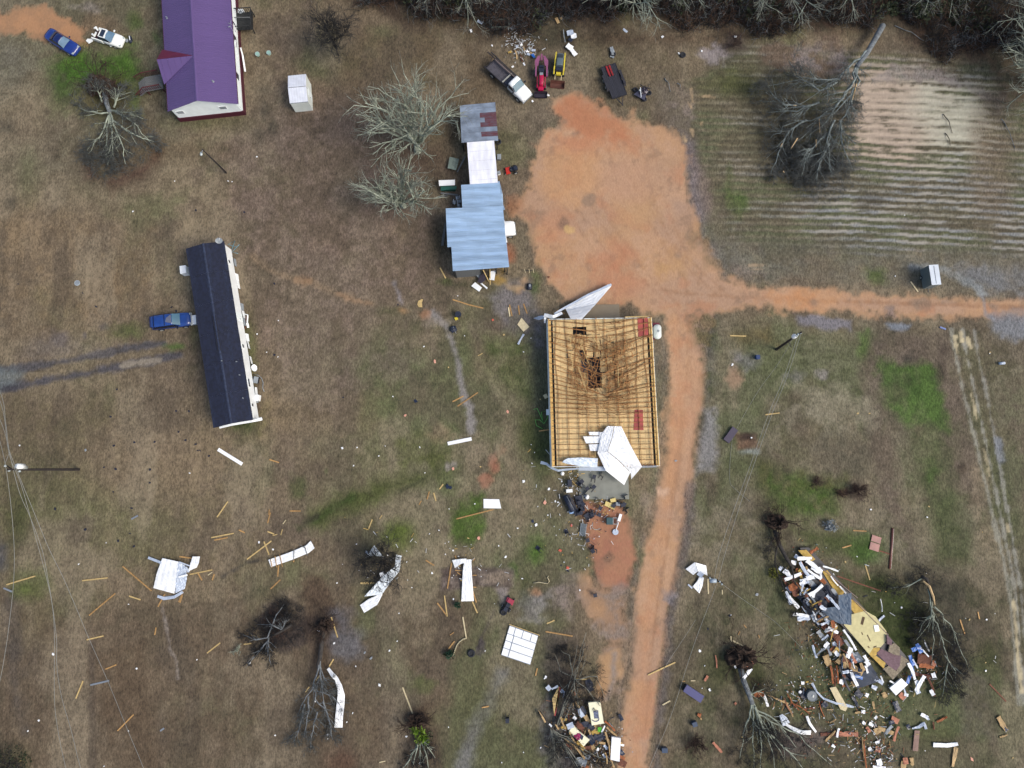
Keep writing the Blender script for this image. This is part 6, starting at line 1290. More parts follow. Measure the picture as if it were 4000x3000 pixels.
wire([(2718, 2420, .3), (2680, 2480, .2), (2620, 2570, .15), (2590, 2620, .12)], "short loose wire crossing the clay road's right verge", "wires over the east field", .016)
wire([(2822, 2282, 1.4), (2900, 2340, .5), (2980, 2395, .2), (3040, 2440, .2), (3140, 2540, .2)], "wire running right from the broken pole to the wreck", "wires over the east field", .016)
# ------------------------------------------------------------------ trees
class Twigs:
    def __init__(s): s.g = {}
    def add(s, pts, rad): s.g.setdefault(len(pts), ([], [])); s.g[len(pts)][0].append(pts); s.g[len(pts)][1].append(rad)
    def mesh(s, name, m, off, sides=3):
        V = []; F = []; n0 = 0
        for K, (pp, rr_) in s.g.items():
            p = np.array(pp, float); r = np.array(rr_, float); N = len(p)
            d = np.empty_like(p); d[:, 1:-1] = p[:, 2:]-p[:, :-2]; d[:, 0] = p[:, 1]-p[:, 0]; d[:, -1] = p[:, -1]-p[:, -2]
            d /= np.linalg.norm(d, axis=2, keepdims=True)+1e-9
            ref = np.array([.31, .17, .94]); u = np.cross(d, ref); u /= np.linalg.norm(u, axis=2, keepdims=True)+1e-9; w = np.cross(d, u)
            ring = [p+(u*math.cos(2*math.pi*k/sides)+w*math.sin(2*math.pi*k/sides))*r[:, :, None] for k in range(sides)]
            R = np.stack(ring, 2); V.append(R.reshape(-1, 3))
            base = (np.arange(N)*K*sides)[:, None, None]+(np.arange(K-1)*sides)[None, :, None]; k = np.arange(sides)[None, None, :]; k2 = (k+1) % sides
            f = np.stack([base+k, base+k2, base+k2+sides, base+k+sides], -1).reshape(-1, 4)+n0
            F.append(f); n0 += N*K*sides
        if not V: V = [np.zeros((3, 3))]; F = [np.array([[0, 1, 2, 2]])]
        V = np.concatenate(V)-np.array(off)[None, :]; F = np.concatenate(F).astype(np.int32)
        me = bpy.data.meshes.new(name); me.vertices.add(len(V)); me.vertices.foreach_set("co", V.astype(np.float32).ravel())
        me.loops.add(F.size); me.loops.foreach_set("vertex_index", F.ravel()); me.polygons.add(len(F)); me.polygons.foreach_set("loop_start", np.arange(len(F), dtype=np.int32)*4)
        try: me.polygons.foreach_set("loop_total", np.full(len(F), 4, np.int32))
        except Exception: pass
        me.update(calc_edges=True); me.materials.append(m); return me
M_lich = mat('lichen_bark', C(162, 170, 156), rough=.9, var=.3, scale=2.0)
M_limb = mat('ash_grey_limb', C(136, 146, 146), rough=.9, var=.3, scale=2.0)
M_twigm = mat('grey_dark_twig', C(88, 92, 92), rough=.9, var=.35, scale=2.0)
M_bark = mat('grey_bark', C(116, 122, 128), rough=.9, var=.3, scale=3.0)
M_twig = mat('twig', C(128, 130, 122), rough=.9, var=.3, scale=2.0)
M_twigd = mat('dark_twig', C(40, 40, 42), rough=.9, var=.35, scale=2.0)
M_barkd = mat('dark_bark', C(60, 56, 54), rough=.9, var=.3, scale=3.0)
M_root = mat('root_soil', C(58, 44, 36), rough=1, var=.5, scale=4.0, bump=.8)
M_split = mat('split_wood', C(212, 180, 134), rough=.8, var=.2, scale=6.0)
M_leaf = mat('bright_leaves', C(116, 148, 40), rough=.7, var=.35, scale=5.0)
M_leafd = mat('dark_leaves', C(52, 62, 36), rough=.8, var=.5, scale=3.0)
def grow(T, tr, p, d, L, r, depth, o):
    n = 4; pts = [tuple(p)]; rads = [r]; q = np.array(p, float); dd = np.array(d, float)
    for i in range(n-1):
        dd = dd+np.array([tr.gauss(0, 1), tr.gauss(0, 1), tr.gauss(0, .8)])*o['wob']+np.array([0, 0, o['up']])*.15
        dd /= np.linalg.norm(dd)
        q = q+dd*L/(n-1)
        if q[2] < o['minz']: q[2] = o['minz']+tr.uniform(0, .12); dd[2] = abs(dd[2])*.3
        pts.append(tuple(q)); rads.append(max(o['rmin'], r*(1-(i+1)/(n)*.6)))
    (T['limb'] if r > o['thr'] else T['twig']).add(pts, rads)
    if depth <= 0: return
    kf = o.get('kf', .6)
    for c in range(o['n'][depth-1]):
        t = tr.uniform(.3, 1.0); i = min(int(t*(n-1)), n-2); f = t*(n-1)-i
        a = np.array(pts[i])*(1-f)+np.array(pts[i+1])*f
        base = np.array(pts[i+1])-np.array(pts[i]); base /= np.linalg.norm(base)+1e-9
        rv = np.array([tr.gauss(0, 1), tr.gauss(0, 1), tr.gauss(0, o['zs'])]); rv -= base*rv.dot(base); rv /= np.linalg.norm(rv)+1e-9
        an = tr.uniform(.35, .95); nd = base*math.cos(an)+rv*math.sin(an)
        grow(T, tr, a, nd, L*tr.uniform(.38, .66), max(o['rmin'], rads[i]*.6), depth-1, o)
def limbline(T, tr, pts, r0, r1, o, depth, nsub, Ls, key='limb'):
    """explicit main limb through points, with side branches"""
    pts = [np.array(p, float) for p in pts]; K = len(pts)
    tot = sum(np.linalg.norm(pts[i+1]-pts[i]) for i in range(K-1))
    fine = []
    for i in range(K-1):
        for s in range(3): fine.append(pts[i]*(1-s/3)+pts[i+1]*s/3+np.array([tr.gauss(0, 1), tr.gauss(0, 1), tr.gauss(0, .5)])*.012*tot*(0 if i == 0 and s == 0 else 1))
    fine.append(pts[-1]); rads = [r0+(r1-r0)*i/(len(fine)-1) for i in range(len(fine))]
    T[key].add([tuple(p) for p in fine], rads)
    for c in range(nsub):
        t = tr.uniform(.15, 1)**.8; i = min(int(t*(len(fine)-1)), len(fine)-2)
        b = fine[i+1]-fine[i]; b /= np.linalg.norm(b)+1e-9
        rv = np.array([tr.gauss(0, 1), tr.gauss(0, 1), tr.gauss(0, o['zs'])]); rv -= b*rv.dot(b); rv /= np.linalg.norm(rv)+1e-9
        an = tr.uniform(.3, .9)
        grow(T, tr, fine[i], b*math.cos(an)+rv*math.sin(an), Ls*tr.uniform(.5, 1)*(1-.4*t), max(o['rmin'], rads[i]*.4), depth, o)
def opt(**k):
    o = dict(wob=.16, up=0.0, minz=.06, rmin=.012, thr=.022, n=[4, 4, 4, 4], zs=1.0); o.update(k); return o
def finish_tree(t, T, ml, mt):
    for nm, key, m, sd in (('limbs', 'limb', ml, 5), ('twigs', 'twig', mt, 3)):
        if T[key].g:
            o = bpy.data.objects.new(nm, T[key].mesh(nm, m, OFF[t.name], sd)); col.objects.link(o); o.parent = t; OFF[o.name] = OFF[t.name]
            if nm == 'twigs': o['kind'] = 'stuff'
def standing(name, base, h, spread, nl, label, fork=2.4, seed=1, ml=M_lich, mt=M_twig, stems=None, r=.24, depth=3, n=(3, 4, 5), rt=.016, cat="tree", group=None, arcs=None, thr=.024):
    tr = random.Random(seed); t = wroot(name, P(*base, 0), label, cat, group); b = P(*base, 0); T = dict(limb=Twigs(), twig=Twigs())
    m_ = MB(); top = b+Vector((tr.uniform(-.3, .3), tr.uniform(-.3, .3), fork)); m_.tube([b-Vector((0, 0, .2)), b+Vector((0, 0, .3)), top], [r*1.35, r*1.05, r*.9], 9); part('trunk', m_, ml, t, True)
    o = opt(up=.35, rmin=rt, n=list(n), wob=.12, thr=thr)
    for i in range(nl):
        a = 2*math.pi*(i+tr.uniform(-.3, .3))/nl
        if arcs: a = tr.uniform(*tr.choice(arcs))
        k = tr.uniform(.45, 1.0); el = math.atan2((h-fork)*tr.uniform(.75, 1.0), spread*k)
        d = Vector((math.cos(a)*math.cos(el), math.sin(a)*math.cos(el), math.sin(el))); L_ = (h-fork)/max(.45, math.sin(el))*tr.uniform(.52, .74)
        grow(T, tr, tuple(top-Vector((0, 0, tr.uniform(0, .6)))), tuple(d), L_, r*.5, depth, o)
    finish_tree(t, T, ml, mt); return t
def rootball(t, c, r, seed, m=M_root, nroots=9, dark=True):
    b_ = MB(); b_.blob(Vector(c)+Vector((0, 0, r*.3)), r*.72, seed, (1, .72, .8), .34, 22, 14); part('root_ball', b_, m, t)
    tr = random.Random(seed); T = dict(limb=Twigs(), twig=Twigs()); o = opt(n=[3, 4, 4], rmin=.02, thr=0, wob=.3)
    for k in range(nroots):
        a = tr.uniform(0, 6.28); grow(T, tr, (c[0], c[1], r*.5), (math.cos(a), math.sin(a), tr.uniform(-.1, .9)), r*1.35, .06, 2, o)
    o_ = bpy.data.objects.new('roots', T['limb'].mesh('roots', M_root, OFF[t.name], 4)); col.objects.link(o_); o_.parent = t
def fallen(name, trunk, r0, r1, limbs, label, seed, nsub=12, Ls=3.0, depth=2, n=(4, 4), ml=M_lich, mt=M_twigd, mtr=M_bark, rb_=None, lr=.11, cat="tree", minz=.06, rt=.014, zs=.8, extra_bush=None):
    tr = random.Random(seed); t = wroot(name, P(trunk[0][0], trunk[0][1], 0), label, cat); T = dict(limb=Twigs(), twig=Twigs())
    q = [P(*p) for p in trunk]; m_ = MB(); m_.tube(q, [r0+(r1-r0)*i/(len(q)-1) for i in range(len(q))], 10); part('trunk', m_, mtr, t, True)
    o = opt(n=list(n), minz=minz, rmin=rt, zs=zs)
    for lb in limbs: limbline(T, tr, [tuple(P(*p)) for p in lb], lr, .025, o, depth, nsub, Ls)
    finish_tree(t, T, ml, mt)
    if rb_: rootball(t, tuple(P(rb_[0], rb_[1], 0)), rb_[2], seed)
    if extra_bush:
        T2 = dict(limb=Twigs(), twig=Twigs()); o = opt(n=[4, 4, 4], thr=9, rmin=rt, zs=1)
        for (px, py, sp, cnt) in extra_bush:
            c = P(px, py, .1)
            for k in range(cnt): a = tr.uniform(0, 6.28); rr_ = sp*math.sqrt(tr.random())*.0325; grow(T2, tr, (c.x+math.cos(a)*rr_, c.y+math.sin(a)*rr_, tr.uniform(.05, .6)), (tr.gauss(0, 1), tr.gauss(0, 1)-.3, tr.uniform(0, .8)), tr.uniform(.5, 1.2), .018, 1, o)
        o_ = bpy.data.objects.new('fine_twigs', T2['twig'].mesh('fine_twigs', mt, OFF[t.name], 3)); col.objects.link(o_); o_.parent = t
    return t
landmark("uprooted tree by the lawn", 440, 560)
fallen('uprooted_tree', [(408, 350, 1.0), (415, 400, 1.1), (430, 440, 1.0)], .36, .26,
       [[(430, 440, 1), (415, 500, 1.2), (420, 560, 1.2), (415, 620, .9)], [(430, 440, 1), (450, 500, 1.8), (480, 580, 1.6), (490, 640, .8)], [(430, 430, 1), (480, 450, 1.8), (540, 500, 1.8), (590, 560, 1.0)], [(430, 430, 1.1), (500, 440, 2), (560, 465, 1.6)],
        [(425, 440, 1), (380, 440, 1.4), (325, 430, 1), (308, 410, .8)], [(425, 450, 1), (400, 520, 1.5), (370, 560, 1.2), (345, 600, .6)], [(430, 450, 1), (440, 540, 1.6), (440, 600, 1), (420, 645, .4)], [(440, 470, 1.4), (510, 520, 2), (560, 540, 1.4), (600, 552, .8)], [(400, 400, 1), (385, 360, 1.6), (380, 350, 2)], [(445, 420, 1.2), (460, 380, 1.6), (463, 350, 1.8)]],
       "pale grey uprooted tree lying below the bright green lawn", 3, 13, 2.6, 2, (5, 6), rb_=(412, 350, 2.5), lr=.13, mt=M_twigm, extra_bush=[(420, 630, 75, 130), (500, 600, 80, 70), (350, 600, 40, 30)])
standing('bare_tree', (1632, 590), 11.5, 6.2, 15, "large pale lichened bare tree left of the rusty grey shed roof", seed=5, fork=2.0, r=.42, n=(4, 4, 5)); landmark("large bare tree", 1600, 430)
standing('bare_tree', (1576, 805), 8.5, 5.0, 16, "smaller pale lichened bare tree left of the blue shed roofs", seed=9, fork=1.8, r=.34, n=(4, 4, 5)); landmark("smaller bare tree", 1540, 720)
standing('dark_bare_tree', (1322, 215), 8.5, 2.6, 8, "small dark bare tree standing above right of the small white shed", seed=12, ml=M_barkd, mt=M_twigd, fork=1.2, r=.1, n=(5, 6, 6), thr=.03); landmark("dark bare tree", 1270, 130)
# great fallen tree in the field
fallen('fallen_tree', [(3448, 100, 1.2), (3420, 150, 1.5), (3385, 210, 1.7), (3345, 262, 1.8)], .42, .3,
       [[(3400, 190, 1.7), (3340, 240, 2.0), (3270, 310, 2.2), (3200, 365, 2), (3110, 412, 1.6)], [(3350, 250, 1.7), (3335, 320, 2.4), (3290, 390, 2.2), (3200, 460, 2), (3160, 510, 1.6), (3090, 580, 1)], [(3345, 260, 1.7), (3320, 340, 2.6), (3270, 400, 2.4), (3230, 470, 2), (3150, 540, 1.5)],
        [(3350, 260, 1.7), (3345, 330, 2.0), (3300, 400, 2), (3240, 440, 1.8), (3060, 500, 1.2), (3010, 540, .9)], [(3350, 260, 1.7), (3335, 380, 1.8), (3300, 450, 1.5), (3285, 480, 1.2), (3240, 600, 1)], [(3280, 310, 2.1), (3240, 315, 2.4), (3120, 300, 2.2), (3080, 235, 2)],
        [(3270, 320, 2.1), (3210, 350, 2.6), (3130, 305, 2.4), (3000, 335, 1.6)], [(3110, 412, 1.6), (3070, 410, 1.6), (3020, 375, 1.6), (3000, 350, 1.4)], [(3200, 400, 2), (3120, 430, 1.8), (3000, 440, 1.2)], [(3150, 470, 1.6), (3080, 510, 1.2), (3040, 600, 1), (3010, 680, .6)],
        [(3260, 470, 1.8), (3230, 540, 1.6), (3240, 620, 1), (3250, 690, .6)], [(3240, 560, 1.4), (3200, 640, 1), (3190, 720, .5)], [(3230, 520, 1.4), (3150, 600, 1.2), (3130, 690, .5)], [(3280, 470, 1.2), (3290, 560, 1), (3330, 660, .6)]],
       "huge fallen bare tree fanned out over the rowed field", 21, 17, 3.9, 2, (5, 6), lr=.15, ml=M_limb, mt=M_twigm, rt=.014, extra_bush=[(3200, 680, 125, 330), (3040, 560, 70, 140), (3240, 500, 90, 130), (3320, 420, 50, 130), (3110, 640, 80, 300)]); landmark("huge fallen tree", 3180, 450)
b_ = MB()
for (x0, y0, x1, y1, w) in ((3345, 328, 3330, 390, .2), (3240, 385, 3225, 415, .12), (3200, 465, 3203, 520, .12), (3115, 540, 3090, 580, .15), (3056, 560, 3048, 575, .08), (3100, 412, 3112, 412, .12), (3188, 545, 3188, 575, .08), (3060, 668, 3064, 675, .1)): b_.tube([P(x0, y0, 2.1), P(x1, y1, 2.0)], [w*.6, w*.2], 5)
tag(part('split_wood', b_, M_split, [o for o in bpy.data.objects if o.name == 'fallen_tree'][0]), kind='stuff')
for k, (bx_, by_, h, sp, nl, sd, ar, lab) in enumerate(((4090, 190, 7, 12, 13, 31, [(2.5, 3.9)], "pale bare tree reaching in from the right edge by the woods"), (4070, 330, 7, 11, 11, 35, [(2.6, 4.1)], "lower pale bare tree at the right edge above the rows"),
        (1800, -30, 6, 7, 9, 33, [(3.6, 5.8)], "pale bare tree hanging over the top edge above the sheds"), (2470, -20, 7, 9, 14, 37, [(3.3, 6.0)], "pale lichened tree at the top edge above the black trailer"), (2620, -40, 6.5, 8, 9, 38, [(3.4, 5.6)], "second pale tree at the top edge, right of the lichened one"),
        (3050, -30, 6, 8, 8, 39, [(3.5, 5.8)], "thin greenish bare tree at the top edge left of the fallen trunk"), (3250, -50, 6, 8, 8, 40, [(3.5, 5.8)], "thin bare tree at the top edge just left of the fallen trunk"), (2900, -60, 6, 8, 7, 42, [(3.5, 5.8)], "bare tree at the top edge above the grey ash patch"), (3660, -40, 6, 8, 8, 43, [(3.5, 5.8)], "bare tree at the top edge right of the fallen trunk"), (3860, -50, 6, 8, 7, 44, [(3.5, 5.8)], "bare tree at the top edge near the right corner"))):
    standing('woods_edge_tree', (bx_, by_), h, sp, nl, lab, seed=sd, fork=2.2, r=.2+.12*(k in (0, 1, 3)), n=(3, 4, 5), arcs=ar, group="trees along the woods edge", mt=M_twig)
# south-west trees
fallen('fallen_dark_tree', [(1262, 2450, .6), (1258, 2500, .7), (1250, 2570, .7), (1240, 2610, .8)], .34, .22,
       [[(1245, 2590, .8), (1235, 2640, 1.2), (1220, 2690, 1.2), (1190, 2740, .9), (1160, 2800, .6)], [(1250, 2580, .8), (1255, 2650, 1.4), (1260, 2720, 1.2), (1270, 2800, .8)], [(1222, 2680, 1.2), (1235, 2730, 1.2), (1280, 2790, 1), (1310, 2860, .6)], [(1225, 2670, 1.2), (1240, 2700, 1.2), (1300, 2720, 1.0), (1335, 2760, .5)],
        [(1205, 2720, 1), (1200, 2800, .8), (1190, 2880, .5)], [(1262, 2740, 1.1), (1290, 2830, .8), (1300, 2890, .5)], [(1190, 2750, .8), (1170, 2850, .6), (1150, 2900, .4)], [(1250, 2600, .8), (1265, 2650, 1.2), (1280, 2665, 1)], [(1240, 2780, .8), (1220, 2850, .6), (1215, 2920, .4)]],
       "dark fallen tree below the dark soil ring, crown pointing down", 51, 9, 2.4, 2, (4, 5), ml=M_bark, mt=M_twigm, mtr=M_barkd, lr=.12, rb_=(1275, 2440, 1.3)); landmark("dark fallen tree", 1230, 2700)
fallen('fallen_bush', [(1140, 2440, .4), (1090, 2470, .5), (1045, 2490, .5)], .2, .12, [[(1100, 2460, .5), (1060, 2440, 1), (1000, 2440, .6)], [(1050, 2490, .5), (1045, 2540, .8), (1060, 2600, .4)], [(1050, 2490, .5), (1000, 2500, .8), (950, 2480, .4)], [(1045, 2490, .6), (1080, 2400, 1), (1110, 2360, .6)], [(1050, 2500, .5), (1000, 2560, .7), (960, 2610, .3)], [(1100, 2460, .5), (1130, 2400, .8)]],
       "dark twiggy fallen bush lying on the dark soil ring", 52, 14, 1.8, 2, (4, 5), ml=M_bark, mt=M_twigd, mtr=M_barkd, extra_bush=[(1110, 2430, 90, 220), (1030, 2500, 50, 60)]); landmark("dark twiggy bush", 1080, 2450)
standing('stripped_tree', (1505, 2205), 4.2, 3.6, 12, "small dark tree tangled with white metal in the green patch", seed=55, fork=.6, r=.14, ml=M_barkd, mt=M_twigd, n=(4, 6, 5), thr=.03); landmark("small tree wrapped in white metal", 1490, 2230)
t = fallen('ivy_tree', [(1640, 2840, .6), (1636, 2880, .8), (1625, 2930, .9)], .16, .1, [[(1636, 2880, .8), (1625, 2940, 1.2), (1610, 3010, .8)], [(1640, 2880, .8), (1665, 2950, 1.2), (1680, 3020, .8)], [(1630, 2900, .8), (1600, 2970, .9), (1560, 3020, .5)], [(1640, 2900, .9), (1645, 3000, .9)], [(1650, 2890, .9), (1700, 2960, .8)]],
       "small uprooted tree with a bright green leafy clump, lower edge", 57, 10, 1.8, 2, (4, 5), mt=M_twigd, mtr=M_bark, rb_=(1632, 2812, 1.5)); landmark("small tree with bright green leaves", 1640, 2870)
def leafmass(c, r, n, m, seed, size=.13, sq=(1, 1, .6)):
    g = np.random.default_rng(seed); v = g.normal(0, 1, (n, 3)); v /= np.linalg.norm(v, axis=1)[:, None]; v *= (r*g.uniform(.35, 1, n)**.5)[:, None]*np.array(sq)[None]
    v += np.array(c)[None]; v[:, 2] = np.maximum(v[:, 2], .04); a = g.normal(0, size, (n, 3)); b = g.normal(0, size, (n, 3))
    V = np.stack([v, v+a, v+(a+b)*.8, v+b], 1).reshape(-1, 3); b_ = MB(); b_.v = [tuple(x) for x in V]; b_.f = [(4*i, 4*i+1, 4*i+2, 4*i+3) for i in range(n)]; return b_
b_ = MB()
for px, py, r in ((1622, 2850, .5), (1640, 2862, .6), (1652, 2880, .5), (1640, 2890, .45), (1660, 2895, .4)): q = leafmass(tuple(P(px, py, 1.0)), r, 130, None, px); b_.add(q.v, q.f)
part('leaves', b_, M_leaf, t)
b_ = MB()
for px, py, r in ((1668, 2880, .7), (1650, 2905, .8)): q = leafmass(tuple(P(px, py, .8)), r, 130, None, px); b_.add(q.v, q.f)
part('dark_leaf_clump', b_, M_leafd, t)  # darker clumps set lower than the bright ones
# south centre fallen stems under the lower pile
fallen('fallen_brush_tree', [(2168, 2850, .4), (2195, 2760, .7), (2225, 2660, .9)], .16, .12, [[(2170, 2850, .4), (2230, 2690, 1.2), (2290, 2470, .6)], [(2175, 2840, .4), (2240, 2680, 1.4), (2285, 2510, .8)], [(2185, 2830, .4), (2235, 2640, 1.2), (2255, 2520, .6)], [(2195, 2830, .4), (2250, 2700, 1), (2290, 2560, .5)], [(2240, 2650, 1), (2190, 2620, 1), (2170, 2560, .6)], [(2245, 2650, 1), (2300, 2700, .9), (2345, 2770, .4)], [(2240, 2655, 1), (2330, 2640, .8), (2360, 2720, .4)], [(2240, 2650, 1), (2200, 2690, .8), (2180, 2660, .5)], [(2240, 2660, 1.2), (2260, 2760, .8), (2270, 2850, .3)], [(2240, 2640, 1), (2225, 2560, .8), (2190, 2540, .4)]],
       "bundle of dark fallen stems above the lower debris pile", 61, 10, 2.0, 2, (4, 5), ml=M_twig, mt=M_twigd, mtr=M_barkd, lr=.06); landmark("bundle of dark stems", 2245, 2620)
fallen('splintered_tree', [(2105, 2780, .4), (2130, 2815, .6), (2160, 2850, .7)], .2, .16, [[(2150, 2840, .7), (2200, 2920, .8), (2260, 3010, .5)], [(2155, 2845, .7), (2170, 2930, .8), (2200, 3020, .5)], [(2160, 2850, .7), (2240, 2900, .8), (2330, 2990, .5)], [(2165, 2855, .7), (2230, 2950, .8), (2290, 3050, .4)], [(2150, 2840, .7), (2160, 2900, .9), (2170, 3000, .4)], [(2170, 2870, .7), (2300, 2940, .8), (2400, 2990, .4)], [(2200, 2900, .7), (2270, 2990, .7), (2300, 3080, .4)], [(2250, 2920, .6), (2340, 3000, .6), (2380, 3060, .3)]],
       "splintered tree with dark branches fanned under the lower debris pile", 63, 12, 1.8, 2, (4, 5), ml=M_twig, mt=M_twigd, mtr=M_barkd, lr=.07); landmark("splintered tree", 2180, 2900)
b_ = MB(); b_.tube([P(2103, 2775, .5), P(2118, 2800, .8), P(2130, 2822, .8)], [.03, .12, .1], 5); single('splinter', b_, M_split, P(2110, 2790, 0), "pale orange splintered trunk end at the lower debris pile's left", "splinter")
# south-east trees
fallen('uprooted_tree', [(2893, 2610, .9), (2905, 2660, 1), (2925, 2710, 1), (2940, 2750, 1)], .36, .26,
       [[(2940, 2745, 1), (2960, 2800, 1.5), (3000, 2870, 1.5), (3060, 2960, .8)], [(2940, 2750, 1), (2945, 2820, 1.5), (2940, 2900, 1), (2945, 3000, .6)], [(2945, 2750, 1), (2980, 2840, 1.6), (3010, 2920, 1), (3030, 3020, .6)], [(2935, 2750, 1), (2925, 2800, 1.4), (2905, 2870, 1), (2890, 2960, .5)], [(2945, 2750, 1), (3010, 2800, 1.5), (3080, 2850, 1.2), (3150, 2900, .8), (3250, 2990, .4)],
        [(2950, 2760, 1.2), (2975, 2880, 1.2), (2970, 3000, .6)], [(3010, 2870, 1.2), (3090, 2940, 1), (3150, 3020, .5)], [(2960, 2790, 1.2), (3040, 2830, 1.2), (3110, 2920, .7)], [(2920, 2720, 1), (2960, 2700, 1.2), (2990, 2710, 1)]],
       "grey uprooted tree right of the clay road's lower end, crown down right", 71, 12, 2.6, 2, (5, 5), rb_=(2888, 2562, 2.3), mt=M_twigd); landmark("grey uprooted tree in the lower right", 2930, 2720)
fallen('snapped_tree', [(3025, 2070, .5), (3045, 2130, .7), (3075, 2185, .8), (3100, 2220, .9)], .28, .2, [[(3040, 2120, .7), (3025, 2200, 1), (3070, 2320, 1.4), (3120, 2400, 1.4)], [(3090, 2210, .9), (3120, 2300, 1.6), (3180, 2380, 1.4), (3240, 2420, 1.1)], [(3040, 2080, .6), (3010, 2120, .8), (3000, 2180, .5)]],
       "dark snapped tree trunk running down into the wrecked home", 73, 9, 2.0, 2, (4, 5), ml=M_barkd, mt=M_twigd, mtr=M_barkd, rb_=(3030, 2038, 1.7)); landmark("snapped dark trunk", 3045, 2110)
fallen('split_tree', [(3598, 2252, 1.2), (3620, 2262, 1.4), (3632, 2300, 1.5), (3645, 2350, 1.2)], .2, .13,
       [[(3640, 2345, 1.2), (3640, 2400, 1.2), (3625, 2440, 1.0), (3580, 2500, .8)], [(3640, 2400, 1.2), (3670, 2460, 1.1), (3690, 2530, 1), (3700, 2620, .8), (3740, 2690, .4)], [(3625, 2300, 1.3), (3640, 2400, 1.2), (3650, 2500, 1), (3640, 2600, .6)], [(3650, 2370, 1), (3710, 2440, .8), (3760, 2560, .5), (3790, 2620, .3)], [(3700, 2600, .8), (3690, 2660, .6), (3680, 2720, .3)], [(3600, 2260, 1), (3540, 2290, 1), (3480, 2298, .6)], [(3640, 2400, 1), (3600, 2440, .8), (3590, 2480, .4)], [(3690, 2560, .9), (3730, 2620, .6), (3740, 2680, .3)]],
       "dark fallen tree with a pale split trunk right of the wrecked home", 75, 12, 2.6, 2, (5, 5), ml=M_lich, mt=M_twigd, mtr=M_barkd, lr=.08, extra_bush=[(3590, 2420, 70, 90), (3720, 2560, 70, 120), (3600, 2260, 50, 60)]); landmark("split trunk tree", 3640, 2400)
b_ = MB(); b_.tube([P(3606, 2270, 1.5), P(3630, 2290, 1.8), P(3645, 2330, 1.7), P(3652, 2362, 1.5)], [.1, .15, .14, .05], 6); tag(part('split_wood', b_, M_split, [o for o in bpy.data.objects if o.name == 'split_tree'][0]))
def bush(px, py, r, n, label, m=M_twigd, seed=1, leaves=None, hgt=.8):
    tr = random.Random(seed); t = wroot('bush', P(px, py, 0), label, "bush"); T = dict(limb=Twigs(), twig=Twigs()); c = P(px, py, 0); o = opt(n=[4, 4, 4], rmin=.012, thr=.02, up=.2)
    for k in range(n):
        a = tr.uniform(0, 6.28); grow(T, tr, (c.x+tr.gauss(0, r*.2), c.y+tr.gauss(0, r*.2), .05), (math.cos(a), math.sin(a), tr.uniform(.3, 1.6)), r*tr.uniform(.7, 1.1)*hgt*1.2, .025, 2, o)
    finish_tree(t, T, m, m)
    if leaves: part('leaves', leafmass((c.x, c.y, .5), r, int(260*r), None, seed, .1), leaves, t)
    return t
bush(2712, 2905, 1.3, 34, "round dark brown bush right of the clay road's lower end", mat('brown_twig', C(70, 50, 46)), 81)
bush(3350, 1918, 1.2, 26, "dark brown bush on the green patch above the wreck", mat('brown_twig', C(70, 50, 46)), 82); bush(3285, 1926, .8, 14, "smaller brown bush just left of the dark brown one", mat('brown_twig', C(70, 50, 46)), 83)
bush(3190, 1882, .7, 12, "low brown weed clump above left of the brown bushes", mat('brown_twig', C(70, 50, 46)), 84); bush(3018, 2238, .7, 6, "small yellow green bush left of the wrecked home", M_twigd, 85, mat('yellow_leaf', C(140, 138, 56), var=.4, scale=5))
bush(50, 2985, 2.4, 30, "dark green bush cut by the lower left corner", M_twigd, 86, M_leafd); bush(930, 2540, .7, 10, "small pale twiggy bush left of the dark soil ring", M_lich, 87)
bush(2865, 175, 1.3, 18, "low brown bush beside the grey ash patch", mat('brown_twig', C(70, 50, 46)), 88); bush(3010, 700, .8, 0+6, "small weed clump at the great fallen tree's tips", M_twigd, 89)
bush(3235, 2052, .7, 20, "silvery round bush on the green grass above the wreck", mat('silver_twig', C(176, 184, 190), var=.3), 90, mat('silver_leaf', C(150, 158, 166), var=.3))
# undergrowth of the woods: nobody could count it
g = np.random.default_rng(8); T = {k: Twigs() for k in ('a', 'b', 'c')}; tr = random.Random(8)
for k in range(10500):
    px = g.uniform(900, 4250); lim = 88+34*math.sin(px*.0071)+24*math.sin(px*.019+1)+16*math.sin(px*.043)-60*max(0, (1900-px)/1000)+(95 if px > 3620 else 0)+(30 if 3000 < px < 3400 else 0); py = lim-abs(g.normal(0, 1))*95
    if py < -330: continue
    if px < 1400 and py > -20: continue
    c = P(px, py, 0); a = g.uniform(0, 6.28); L_ = g.uniform(.6, 2.6); pts = [(c.x, c.y, 0)]; d = np.array([math.cos(a)*.5, math.sin(a)*.5, 1.0]); q = np.array([c.x, c.y, 0.0])
    for s in range(3):
        d = d+g.normal(0, .35, 3)+np.array([0, 0, -.18*s]); d /= np.linalg.norm(d); q = q+d*L_/3; pts.append((q[0], q[1], max(.05, q[2])))
    key = 'a' if g.random() < .6 else ('b' if g.random() < .7 else 'c')
    T[key].add(pts, [.03, .025, .02, .012])
    for s in range(3):
        i = 1+s % 3; e = np.array(pts[i])+g.normal(0, .5, 3); e[2] = max(.05, e[2]); m2 = (np.array(pts[i])+e)/2+g.normal(0, .08, 3); T[key].add([pts[i], tuple(m2), tuple(e)], [.018, .015, .01])
for key, m in (('a', M_twigd), ('b', mat('brown_brush', C(92, 66, 50), var=.3)), ('c', M_bark)):
    o_ = bpy.data.objects.new('undergrowth', T[key].mesh('undergrowth', m, (0, 0, 0), 3)); col.objects.link(o_); tag(o_, {'a': "dense dark brush along the woods edge at the top", 'b': "rust brown brush along the woods edge at the top", 'c': "thin grey saplings along the woods edge at the top"}[key], "undergrowth", kind="stuff")
b_ = MB()
